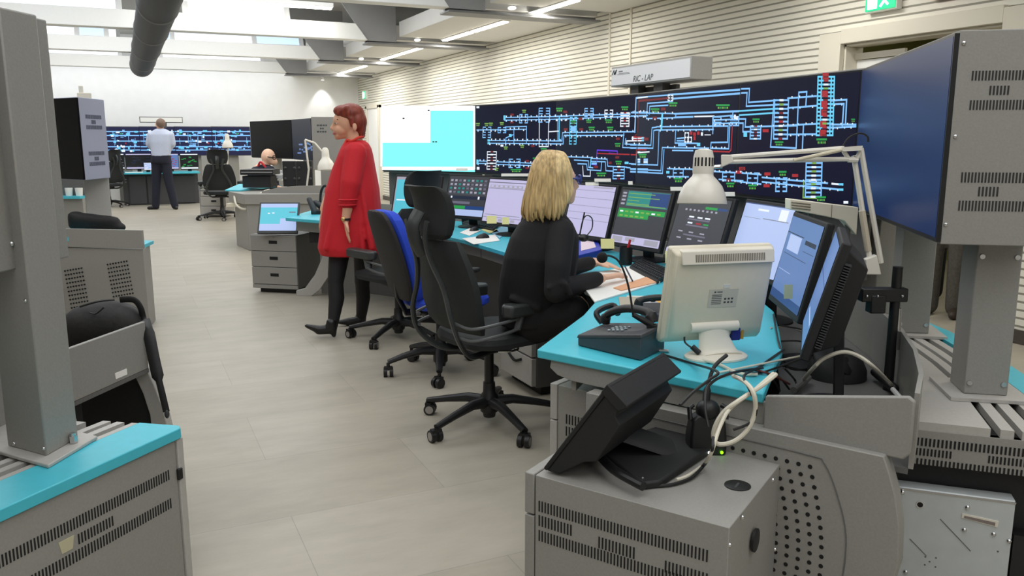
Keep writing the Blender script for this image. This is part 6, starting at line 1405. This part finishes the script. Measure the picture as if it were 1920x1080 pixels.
m = QB(MB(), 583, 612, 394, 404, d_, .2); m.build('body', BLACK, t, bevel=.008)
m = MB(); m.cap(Q(580, 374, d_ + .05), Q(590, 396, d_ + .02), .025, .03); m.build('handset', DGREYP, t)
m = MB(); m.cap(Q(592, 380, d_ + .1), Q(610, 392, d_ + .1), .03); m.build('receiver_cradle', DGREYP, t)
m = MB(); m.tube(smoothpath([Q(600, 395, d_ + .1), Q(602, 360, d_ + .12), Q(610, 348, d_ + .1), Q(616, 362, d_ + .08)], 6), .012, 8); o = m.build('microphone_stalk', BLACK); tag(o, 'black microphone stalk rising behind the far telephone', 'microphone')
# ------------------------------------------------------------------ people
EYEM = mat('eye_dark', (40, 30, 28), .3)
EYEW = mat('eye_white', (226, 222, 216), .4)
LIPM = mat('lip_rose', (176, 84, 80), .5)
def ellQ(m, c, ra, rb, rc, ax=RGT, ay=FWD, n=20, k=12):
    m.frame(c, ax, ay, UP); m.ell((0, 0, 0), (ra, rb, rc), n, k); m.M = Matrix.Identity(4)
def rings_px(m, rows, n=26):
    rr = []
    for v, l, r, dep, d in rows:
        c = Q((l + r) / 2, v, d); hw = (r - l) / 2 * d / FPX
        rr.append([c + RGT * hw * math.copysign(abs(math.cos(a)) ** .85, math.cos(a)) + FWD * dep * math.copysign(abs(math.sin(a)) ** .85, math.sin(a)) for a in [2 * math.pi * k / n for k in range(n)]])
    m.loft(rr)
def hand(m, wrist, knuckle, side, curl, size=1.0):
    """palm from wrist to knuckles, four fingers spread along 'side', thumb on the +side edge"""
    wrist = Vector(wrist); knuckle = Vector(knuckle); side = Vector(side).normalized(); curl = Vector(curl)
    f = (knuckle - wrist).normalized()
    for k in range(4):
        o = side * (k - 1.5) * .019 * size
        m.cap(wrist + o * .6, knuckle + o, .013 * size, .0115 * size, 10)
    for k, l in enumerate((.066, .078, .072, .054)):
        o = side * (1.5 - k) * .02 * size; b = knuckle + o
        p1 = b + f * l * .45 * size + curl * .25 * l; p2 = b + f * l * .8 * size + curl * .65 * l; p3 = b + f * l * size + curl * l * 1.0
        m.cap(b, p1, .0105 * size, .0095 * size, 10); m.cap(p1, p2, .0095 * size, .0085 * size, 10); m.cap(p2, p3, .0085 * size, .007 * size, 10)
    t0 = wrist.lerp(knuckle, .35) + side * .03 * size; t1 = t0 + (f * .6 + side * .7) * .032 * size + curl * .01; t2 = t1 + (f * .95 + side * .2) * .03 * size + curl * .015
    m.cap(wrist.lerp(knuckle, .2) + side * .015 * size, t0, .016 * size, .014 * size, 10); m.cap(t0, t1, .0135 * size, .011 * size, 10); m.cap(t1, t2, .011 * size, .008 * size, 10)

# --- woman in red, walking to the left past the blue chair
D1 = 6.05
wr = thing('person', 'woman in a red dress and black tights walking left past the blue chair', 'person', tuple(P(632, 622)))
m = MB()
ellQ(m, Q(654, 224, D1), .092, .074, .112)
ellQ(m, Q(641, 243, D1), .058, .056, .05); ellQ(m, Q(635, 254, D1), .03, .034, .022); ellQ(m, Q(634, 226, D1), .035, .055, .05)
m.cap(Q(627, 229, D1), Q(621.5, 240.5, D1), .009, .0125); m.cap(Q(621.5, 241, D1), Q(627, 243, D1), .0115, .014)
m.cap(Q(627, 249, D1 - .012), Q(627, 249, D1 + .012), .0085); m.cap(Q(628, 253, D1 - .01), Q(628, 253, D1 + .01), .008)
m.cap(Q(645, 252, D1), Q(632, 257, D1), .032, .02)
m.cap(Q(664, 240, D1), Q(666, 274, D1), .056, .058)
ellQ(m, Q(665, 238, D1 - .076), .018, .012, .032); ellQ(m, Q(665, 238, D1 + .076), .018, .012, .032)
m.cap(Q(667, 286, D1 - .08), Q(667, 286, D1 + .08), .04)
m.cap(Q(667, 300, D1), Q(662, 445, D1), .085, .12)
# near arm below the sleeve, far forearm
m.cap(Q(657, 360, D1 - .25), Q(648, 412, D1 - .26), .045, .029)
m.cap(Q(632, 335, D1 + .2), Q(607, 392, D1 + .12), .05, .03)
hand(m, Q(648, 414, D1 - .26), Q(650, 432, D1 - .262), FWD * -1 + RGT * .35, UP * -.1 + RGT * .18, 1.0)
hand(m, Q(606, 394, D1 + .12), Q(603, 412, D1 + .11), FWD, UP * -.1, 1.0)
m.cap(Q(645, 455, 5.98), Q(629, 530, 5.9), .06, .044); m.cap(Q(629, 530, 5.9), Q(631, 560, 5.88), .042, .04); m.cap(Q(631, 560, 5.88), Q(624, 606, 5.83), .04, .026)
m.cap(Q(682, 455, 6.15), Q(679, 530, 6.2), .06, .042); m.cap(Q(679, 530, 6.2), Q(681, 558, 6.22), .04, .04); m.cap(Q(681, 558, 6.22), Q(677, 594, 6.26), .04, .026)
m.build('body', SKIN, wr, remesh=.0065, relax=4)
m = MB()                                                            # hair
ellQ(m, Q(658, 213, D1), .1, .086, .075); ellQ(m, Q(671, 228, D1), .066, .082, .088); ellQ(m, Q(645, 208, D1), .078, .076, .045)
for k in range(7):
    o = (k - 3) * .022; m.cap(Q(650, 203, D1 + o), Q(631 + abs(k - 3) * .8, 213 + (k % 2) * 2, D1 + o), .022, .01)
m.cap(Q(676, 235, D1 - .035), Q(677, 253, D1 - .03), .03, .018); m.cap(Q(676, 235, D1 + .035), Q(677, 253, D1 + .03), .03, .018); m.cap(Q(678, 240, D1), Q(679, 254, D1), .034, .022)
m.cap(Q(657, 222, D1 - .075), Q(658, 237, D1 - .077), .016, .007)
m.build('hair', HAIRR, wr, remesh=.008, relax=2)
m = MB(); ellQ(m, Q(630.5, 231, D1 - .038), .009, .013, .0075); o = m.build('eye', EYEW, wr); m = MB(); ellQ(m, Q(629.2, 231, D1 - .041), .006, .009, .0065); m.build('iris', EYEM, o)
m = MB(); ellQ(m, Q(630.5, 231, D1 + .038), .009, .013, .0075); o = m.build('eye', EYEW, wr); m = MB(); ellQ(m, Q(629.2, 231, D1 + .041), .006, .009, .0065); m.build('iris', EYEM, o)
m = MB(); m.cap(Q(627.5, 224.5, D1 - .022), Q(633, 224, D1 - .055), .005, .004); m.build('eyebrow', HAIRR, wr)
m = MB(); m.cap(Q(625.3, 249.5, D1 - .016), Q(628.5, 250.5, D1 - .036), .005, .003); m.cap(Q(625.3, 251.5, D1 - .014), Q(628.5, 251.3, D1 - .034), .005, .003); m.build('lips', LIPM, wr)
m = MB()                                                            # dress with elbow sleeves
rings_px(m, [(263, 651, 683, .06, D1), (270, 644, 691, .12, D1), (279, 640, 695, .175, D1), (292, 635, 698, .195, D1), (318, 624, 703, .2, D1), (355, 613, 710, .225, D1), (400, 606, 714, .25, D1), (440, 601, 716, .26, D1), (462, 598, 717, .265, D1), (474, 602, 716, .255, D1)])
for s in (-1, 1):
    if s < 0: m.cap(Q(667, 286, D1 - .15), Q(657, 345, D1 - .235), .078, .072); m.cap(Q(657, 345, D1 - .235), Q(652, 380, D1 - .25), .07, .056)
    else: m.cap(Q(667, 286, D1 + .15), Q(640, 330, D1 + .22), .078, .07); m.cap(Q(640, 330, D1 + .22), Q(622, 360, D1 + .16), .068, .056)
for k in range(6):
    u = 612 + k * 17; m.cap(Q(lerp(660, u, .35), 330, D1 - .19), Q(u, 466, D1 - .24), .012, .024)
dr_ = m.build('dress', REDK, wr, remesh=.009, relax=4)
m = MB()
for v, r_ in ((384, .058), (374, .062)): c = Q(652 + (384 - v) * .1, v, D1 - .25); m.frame(c, RGT, FWD, UP); m.lathe([(r_, -.004), (r_ + .006, 0), (r_, .006)], 24, False)
m.build('cuff_fold', REDK, dr_)
m = MB(); m.tube(smoothpath([Q(650, 262, D1 - .06), Q(660, 264, D1 - .075), Q(672, 258, D1 - .07), Q(681, 256, D1 - .02)], 6), .009, 8); m.tube(smoothpath([Q(650, 262, D1 - .06), Q(645, 272, D1 - .07), Q(640, 292, D1 - .09)], 6), .008, 8); m.build('scarf', mat('coral_scarf', (214, 62, 48), .7), wr)
m = MB(); m.cap(Q(637, 470, 5.95), Q(629, 530, 5.9), .078, .059); m.cap(Q(629, 530, 5.9), Q(631, 560, 5.88), .057, .058); m.cap(Q(631, 560, 5.88), Q(624, 610, 5.83), .057, .038)
m.cap(Q(682, 470, 6.15), Q(679, 530, 6.2), .078, .058); m.cap(Q(679, 530, 6.2), Q(681, 558, 6.22), .055, .055); m.cap(Q(681, 558, 6.22), Q(677, 598, 6.26), .055, .038)
m.build('tights', TIGHTS, wr, remesh=.009, relax=2)
m = MB(); m.cap(Q(622, 606, 5.82), Q(622, 616, 5.82), .042, .04); m.cap(Q(620, 617, 5.82), Q(598, 619, 5.82), .037, .034); m.cap(Q(598, 618, 5.82), Q(575, 611, 5.82), .032, .015); m.cap(Q(626, 616, 5.82), Q(626, 628, 5.82), .024, .018); m.build('boot', LEATHER, wr, remesh=.008, relax=2)
m = MB(); m.cap(Q(677, 592, 6.26), Q(677, 600, 6.26), .042, .04); m.cap(Q(675, 601, 6.25), Q(655, 604, 6.22), .036, .034); m.cap(Q(655, 603, 6.22), Q(636, 604, 6.2), .032, .016); m.cap(Q(681, 600, 6.26), Q(682, 611, 6.26), .022, .018); m.build('boot', LEATHER, wr, remesh=.008, relax=2)
m = MB(); c = Q(648.3, 411, D1 - .26); m.frame(c, RGT, FWD, UP); m.lathe([(.031, -.008), (.034, -.006), (.034, .006), (.031, .008)], 22, False); wt = m.build('watch', BLACK, wr)
m = MB(); m.frame(Q(644, 411, D1 - .285), RGT, FWD, UP); m.ell((0, 0, 0), (.017, .012, .017), 14, 8); m.build('watch_case', GOLD, wt)

# --- seated woman in black at the desk
D2 = 3.86
wb = thing('person', 'blond woman in black seated at the desk writing on white sheets', 'person', tuple(P(960, 790)))
fd = (RGT * .93 + FWD * .36).normalized(); fl_ = Vector((-fd.y, fd.x, 0))
hc = Q(1042, 338, D2)
W0 = P(1126, 522, .775); K0 = P(1158, 516, .772)
m = MB()
m.frame(hc, fd, fl_, UP); m.ell((0, 0, 0), (.092, .074, .112), 20, 12); m.ell((.045, 0, -.05), (.052, .055, .05), 16, 10); m.ell((.06, 0, -.085), (.03, .034, .024), 14, 8); m.ell((.05, 0, .01), (.045, .06, .05), 16, 10)
m.M = Matrix.Identity(4)
def Hh(x, y, z): return hc + fd * x + fl_ * y + UP * z
m.cap(Hh(.09, 0, .005), Hh(.108, 0, -.03), .009, .013); m.cap(Hh(.108, 0, -.03), Hh(.09, 0, -.036), .013, .014)
m.cap(Hh(.088, -.014, -.058), Hh(.088, .014, -.058), .0085); m.cap(Hh(.08, 0, -.05), Hh(.075, 0, -.092), .025, .022)
m.cap(Hh(-.02, 0, -.06), Hh(-.055, 0, -.17), .055, .06)
for s in (-1, 1): m.ell(Hh(-.01, s * .075, -.01), (.016, .016, .03), 12, 8)
m.cap(Q(1012, 450, D2), Q(1000, 570, D2 + .08), .1, .12)
m.cap(Q(1048, 445, D2 - .1), Q(1045, 500, D2 - .185), .04, .038); m.cap(Q(1045, 500, D2 - .185), Q(1042, 546, D2 - .21), .036, .034); m.cap(Q(1042, 546, D2 - .21), W0, .034, .026)
m.cap(Q(992, 440, D2 + .12), Q(1004, 520, D2 + .24), .04, .036); W1 = P(1115, 492, .78); m.cap(Q(1000, 520, D2 + .25), W1, .038, .027)
hand(m, W0, K0, (FWD + RGT * .3), UP * -.28 + RGT * .05, 1.0)
hand(m, W1, W1 + (RGT * .06 - FWD * .02 - UP * .005), (-FWD), UP * -.28, 1.0)
m.cap(Q(1000, 585, D2 + .08), Q(1078, 580, D2 - .04), .1, .07); m.cap(Q(1000, 580, D2 + .2), Q(1070, 568, D2 + .22), .1, .07)
m.build('body', SKIN2, wb, remesh=.0065, relax=4)
m = MB()
rings_px(m, [(394, 1000, 1052, .06, D2), (404, 988, 1062, .09, D2), (418, 973, 1074, .115, D2), (445, 956, 1086, .135, D2), (480, 944, 1086, .15, D2), (520, 936, 1080, .15, D2 + .02), (560, 932, 1068, .155, D2 + .05), (605, 934, 1058, .16, D2 + .08)])
m.cap(Q(1050, 436, D2 - .1), Q(1046, 500, D2 - .19), .07, .06); m.cap(Q(1046, 500, D2 - .19), Q(1042, 546, D2 - .21), .06, .055); m.cap(Q(1042, 546, D2 - .21), P(1118, 523, .775), .054, .037)
m.cap(Q(990, 438, D2 + .1), Q(1004, 520, D2 + .24), .06, .055); m.cap(Q(1000, 520, D2 + .26), P(1104, 494, .785), .052, .038)
for (a_, b_, r_) in (((1030, 540, D2 - .25), (1052, 530, D2 - .25), .012), ((1060, 532, D2 - .255), (1070, 552, D2 - .25), .012), ((960, 560, D2 - .1), (1010, 578, D2 - .1), .016)):
    m.cap(Q(*a_), Q(*b_), r_)
m.build('sweater', BLKK, wb, remesh=.008, relax=3)
m = MB(); m.cap(Q(998, 590, D2 + .06), Q(1072, 584, D2 - .05), .145, .085); m.cap(Q(990, 585, D2 + .2), Q(1070, 566, D2 + .24), .14, .085)
kn = Q(1075, 582, D2 - .05); kn2 = Q(1072, 566, D2 + .24)
m.cap(kn, Vector((kn.x + .02, kn.y + .02, .14)), .075, .045); m.cap(kn2, Vector((kn2.x + .02, kn2.y + .02, .14)), .075, .045)
m.build('trousers', BLKK, wb, remesh=.01, relax=3)
for k_ in (kn, kn2):
    b_ = Vector((k_.x + .02, k_.y + .02, 0)); m = MB(); m.cap(b_ + UP * .1, b_ + UP * .05, .045, .045); m.cap(b_ + UP * .042, b_ + fd * .16 + UP * .03, .042, .028); m.build('shoe', LEATHER, wb, remesh=.009, relax=2)
random.seed(21)
m = MB(); m.frame(hc, fd, fl_, UP); m.ell((-.03, 0, .03), (.098, .09, .102), 24, 14); m.ell((-.05, 0, -.03), (.075, .09, .1), 20, 12); cp = m
cp.build('hair', HAIRB, wb)
m = MB()
for k in range(120):
    a = R(96) + R(176) * (k + random.random()) / 120; lay = random.uniform(.0, .016)
    ca, sa = math.cos(a), math.sin(a)
    def hp(r, z): return hc + fd * (ca * r * 1.08 - .012) + fl_ * sa * r + UP * z
    out = .015 * random.random(); ln = random.uniform(-.175, -.135) - (.02 if abs(a - math.pi) < .8 else 0) + (.012 * math.sin(a * 7))
    pth = smoothpath([hp(.012, .131 + lay * .3), hp(.058, .118 + lay * .5), hp(.09 + lay * .5, .055), hp(.1 + lay, -.02), hp(.108 + lay + out * .6, -.09), hp(.108 + lay + out, ln * .85), hp(.098 + out * 1.4, ln)], 4)
    n_ = len(pth); w_ = random.uniform(.008, .014)
    m.tube(pth, [(w_ * (1 if i < n_ * .7 else max(.18, 1 - (i / n_ - .7) * 2.6)), w_ * .45) for i in range(n_)], 6, flat=(-fd * sa + fl_ * ca))
m.build('hair_locks', HAIRB, wb)
m = MB()
for k in range(26):                                                  # lighter face-framing streaks, shorter towards the face
    s = -1 if k % 2 else 1; q = k / 26; a = s * R(lerp(64, 104, q)); ca, sa = math.cos(a), math.sin(a)
    def hp(r, z): return hc + fd * (ca * r * 1.08 - .01) + fl_ * sa * r + UP * z
    ln = lerp(-.05, -.15, q) - random.random() * .02
    pth = smoothpath([hp(.01, .134), hp(.06, .122), hp(.096, .06), hp(.103, -.01), hp(.106 + .006 * random.random(), ln * .7), hp(.1, ln)], 4)
    n_ = len(pth); w_ = random.uniform(.008, .012)
    m.tube(pth, [(w_ * (1 if i < n_ * .6 else max(.15, 1 - (i / n_ - .6) * 2.1)), w_ * .45) for i in range(n_)], 6, flat=(-fd * sa + fl_ * ca))
m.build('hair_streaks', mat('light_blond_hair', (214, 186, 134), .45, 0, .35, 55, .4, stretch=(1.6, 1.6, .12)), wb)

m = MB()
for s in (-1, 1):
    m.tube([Hh(-.02, s * .082, .012), Hh(.088, s * .07, .01)], (.004, .008), 8, flat=tuple(UP))
    m.tube(smoothpath([Hh(.1, s * .062, .02), Hh(.106, s * .035, .024), Hh(.108, s * .014, .016), Hh(.108, s * .018, -.012), Hh(.104, s * .045, -.016), Hh(.098, s * .064, -.004), Hh(.1, s * .062, .02)], 4), .004, 6)
m.tube([Hh(.108, -.014, .012), Hh(.108, .014, .012)], .003, 6)
m.build('glasses', mat('blue_frame', (40, 66, 150), .35), wb)
for s in (-1, 1): m = MB(); m.ell(Hh(.086, s * .034, .006), (.008, .008, .007), 10, 6); m.build('eye', EYEM, wb)
pe = K0 + RGT * .05; m = MB(); m.cyl(P(1186, 527, .748), P(1172, 500, .8), .004, 8); o = m.build('pen', mat('dark_pen', (40, 40, 60), .4)); tag(o, 'dark pen in the blond woman\'s hand', 'pen')

# --- far man standing at the wall desk
D3 = 17.05
fm = thing('person', 'man in pale blue shirt and dark trousers standing at the far desk', 'person', tuple(P(305, 390)))
m = MB(); ellQ(m, Q(300, 233, D3), .085, .1, .11); m.cap(Q(301, 240, D3), Q(301, 250, D3), .06, .07); m.cap(Q(301, 258, D3), Q(301, 290, D3), .13, .12)
for u in (292.5, 308.5): ellQ(m, Q(u, 234, D3), .012, .02, .03)
m.cap(Q(279, 268, D3), Q(289, 281, D3 + .15), .045, .035); m.cap(Q(323, 268, D3), Q(314, 282, D3 + .2), .045, .035)
hand(m, Q(289, 281, D3 + .15), Q(293, 282, D3 + .22), UP, FWD * .1, 1.1); hand(m, Q(314, 282, D3 + .2), Q(310, 283, D3 + .28), UP, FWD * .1, 1.1)
m.cap(Q(295, 295, D3), Q(293, 342, D3), .1, .07); m.cap(Q(293, 342, D3), Q(292, 384, D3), .065, .045); m.cap(Q(308, 295, D3), Q(317, 342, D3), .1, .07); m.cap(Q(317, 342, D3), Q(328, 384, D3), .065, .045)
m.build('body', SKIN, fm, remesh=.014, relax=3)
m = MB(); ellQ(m, Q(301.5, 231, D3 - .03), .092, .1, .1); m.build('hair', HAIRG, fm, remesh=.014, relax=2)
m = MB(); rings_px(m, [(241, 294, 308, .07, D3), (245, 287, 316, .12, D3), (252, 281, 322, .15, D3), (266, 281, 322, .16, D3), (280, 284, 320, .15, D3), (294, 286, 318, .15, D3)]); m.cap(Q(283, 253, D3), Q(278, 270, D3 + .02), .075, .06); m.cap(Q(278, 270, D3 + .02), Q(286, 279, D3 + .12), .058, .05); m.cap(Q(320, 253, D3), Q(324, 270, D3 + .02), .075, .06); m.cap(Q(324, 270, D3 + .02), Q(317, 281, D3 + .15), .058, .05); m.build('shirt', SHIRT, fm, remesh=.016, relax=3)
m = MB(); rings_px(m, [(291, 285, 319, .15, D3), (300, 284, 320, .16, D3), (306, 284, 321, .15, D3)]); m.cap(Q(294, 300, D3), Q(293, 342, D3), .11, .09); m.cap(Q(293, 342, D3), Q(292, 386, D3), .088, .075); m.cap(Q(310, 300, D3), Q(317, 342, D3), .11, .09); m.cap(Q(317, 342, D3), Q(328, 386, D3), .088, .072); m.build('trousers', NAVY, fm, remesh=.016, relax=2)
for a_, b_ in (((294, 388), (279, 390)), ((329, 388), (331, 390))): m = MB(); m.cap(Q(*a_, D3), Q(*b_, D3 - .05), .055, .035); m.build('shoe', LEATHER, fm, remesh=.016, relax=2)

# --- bald man seated at the next console
D4 = 12.4
bm_ = thing('person', 'bald man with glasses in navy seated at the next console', 'person', tuple(Q(495, 400, D4)))
m = MB(); ellQ(m, Q(503, 294, D4), .105, .085, .12); ellQ(m, Q(513, 304, D4), .06, .06, .05); m.cap(Q(516, 296, D4), Q(519, 303, D4), .012, .016); m.cap(Q(499, 304, D4), Q(494, 318, D4), .065, .075); ellQ(m, Q(501, 296, D4 - .09), .016, .012, .03)
m.cap(Q(490, 325, D4), Q(490, 360, D4), .15, .15); m.cap(Q(505, 345, D4 - .2), Q(520, 350, D4 - .3), .045, .035); hand(m, Q(520, 350, D4 - .3), Q(527, 351, D4 - .32), FWD, UP * -.1); m.build('body', SKIN2, bm_, remesh=.012, relax=3)
m = MB(); rings_px(m, [(308, 486, 503, .08, D4), (314, 474, 513, .13, D4), (326, 466, 520, .18, D4), (345, 464, 522, .2, D4), (385, 464, 520, .2, D4)]); m.cap(Q(505, 322, D4 - .16), Q(508, 345, D4 - .24), .085, .065); m.cap(Q(508, 345, D4 - .24), Q(519, 350, D4 - .29), .06, .05); m.cap(Q(480, 322, D4 + .16), Q(478, 348, D4 + .2), .085, .065); m.build('sweater', NAVY, bm_, remesh=.014, relax=3)
m = MB(); m.cap(Q(480, 388, D4), Q(515, 392, D4 - .1), .13, .1); p = Q(515, 392, D4 - .1); m.cap(p, Vector((p.x, p.y, .1)), .09, .06); m.build('trousers', DARKT, bm_, remesh=.016, relax=2)
m = MB(); m.tube(smoothpath([Q(484, 312, D4 - .1), Q(488, 304, D4 - .12), Q(494, 309, D4 - .13), Q(501, 318, D4 - .15)], 5), .016, 8); m.build('lanyard', mat('red_lanyard', (196, 30, 44), .7), bm_)
m = MB(); m.tube([Q(501, 294, D4 - .095), Q(516, 296, D4 - .06)], .008, 6); m.tube(smoothpath([Q(512, 292, D4 - .08), Q(517, 293, D4 - .06), Q(516, 299, D4 - .06), Q(512, 298, D4 - .08), Q(512, 292, D4 - .08)], 3), .006, 6); m.build('glasses', EYEM, bm_)

# --- two people standing in the doorway behind the displays
def standing(label, x, y, rz, top, legs_m, h=1.74):
    t = thing('person', label, 'person', (x, y, 0), rz, 'people in the doorway')
    k = h / 1.74
    m = MB(); m.at((0, 0, 0)); m.ell((0, 0, 1.62 * k), (.095, .078, .115), 18, 10); m.ell((.045, 0, 1.57 * k), (.05, .05, .05), 12, 8); m.cap((.09, 0, 1.62 * k), (.105, 0, 1.59 * k), .01, .013); m.cap((-.01, 0, 1.55 * k), (-.02, 0, 1.44 * k), .055, .06)
    m.cap((0, 0, 1.35 * k), (0, 0, 1.0 * k), .14, .13)
    for s in (-1, 1):
        m.ell((0, s * .08, 1.62 * k), (.016, .014, .03), 10, 6)
        m.cap((0, s * .2, 1.36 * k), (.0, s * .25, 1.08 * k), .05, .04); m.cap((0, s * .25, 1.08 * k), (.06, s * .25, .84 * k), .04, .03)
        hand(m, (.06, s * .25, .83 * k), (.075, s * .25, .76 * k), Vector((1, 0, 0)), Vector((.1, 0, -.05)))
        m.cap((0, s * .1, .92 * k), (0, s * .1, .1), .09, .05)
    m.build('body', SKIN, t, world=False, remesh=.014, relax=3)
    m = MB(); m.ell((-.015, 0, 1.645 * k), (.1, .087, .105), 18, 10); m.build('hair', HAIRG, t, world=False)
    m = MB(); m.loft([[(.13 * s2 * math.cos(a), s1 * math.sin(a), z * k) for a in [2 * math.pi * q / 20 for q in range(20)]] for s1, s2, z in ((.07, .6, 1.47), (.17, .85, 1.43), (.21, 1, 1.36), (.2, 1.05, 1.15), (.19, 1, .98), (.2, 1.05, .86))])
    for s in (-1, 1): m.cap((0, s * .19, 1.37 * k), (0, s * .255, 1.08 * k), .068, .058); m.cap((0, s * .255, 1.08 * k), (.055, s * .25, .86 * k), .056, .045)
    m.build('jacket', top, t, world=False, remesh=.016, relax=3)
    m = MB(); m.cap((0, -.06, .9 * k), (0, .06, .9 * k), .14)
    for s in (-1, 1): m.cap((0, s * .09, .88 * k), (0, s * .1, .5 * k), .105, .085); m.cap((0, s * .1, .5 * k), (-.01, s * .1, .07), .085, .075)
    m.build('trousers', legs_m, t, world=False, remesh=.016, relax=2)
    for s in (-1, 1): m = MB(); m.cap((-.02, s * .1, .05), (.15, s * .12, .035), .05, .035); m.build('shoe', mat('brown_shoe', (60, 50, 42), .6), t, world=False, remesh=.014, relax=2)
    return t
standing('person in worn grey trousers standing in the doorway behind the display pillars', 6.0, 4.5, R(205), DARKT, GREYT)
standing('person in black trousers just behind the one in grey trousers', 6.55, 5.12, R(190), NAVY, mat('black_cloth', (22, 21, 22), .85, 0, .15, 120, .2), 1.7)
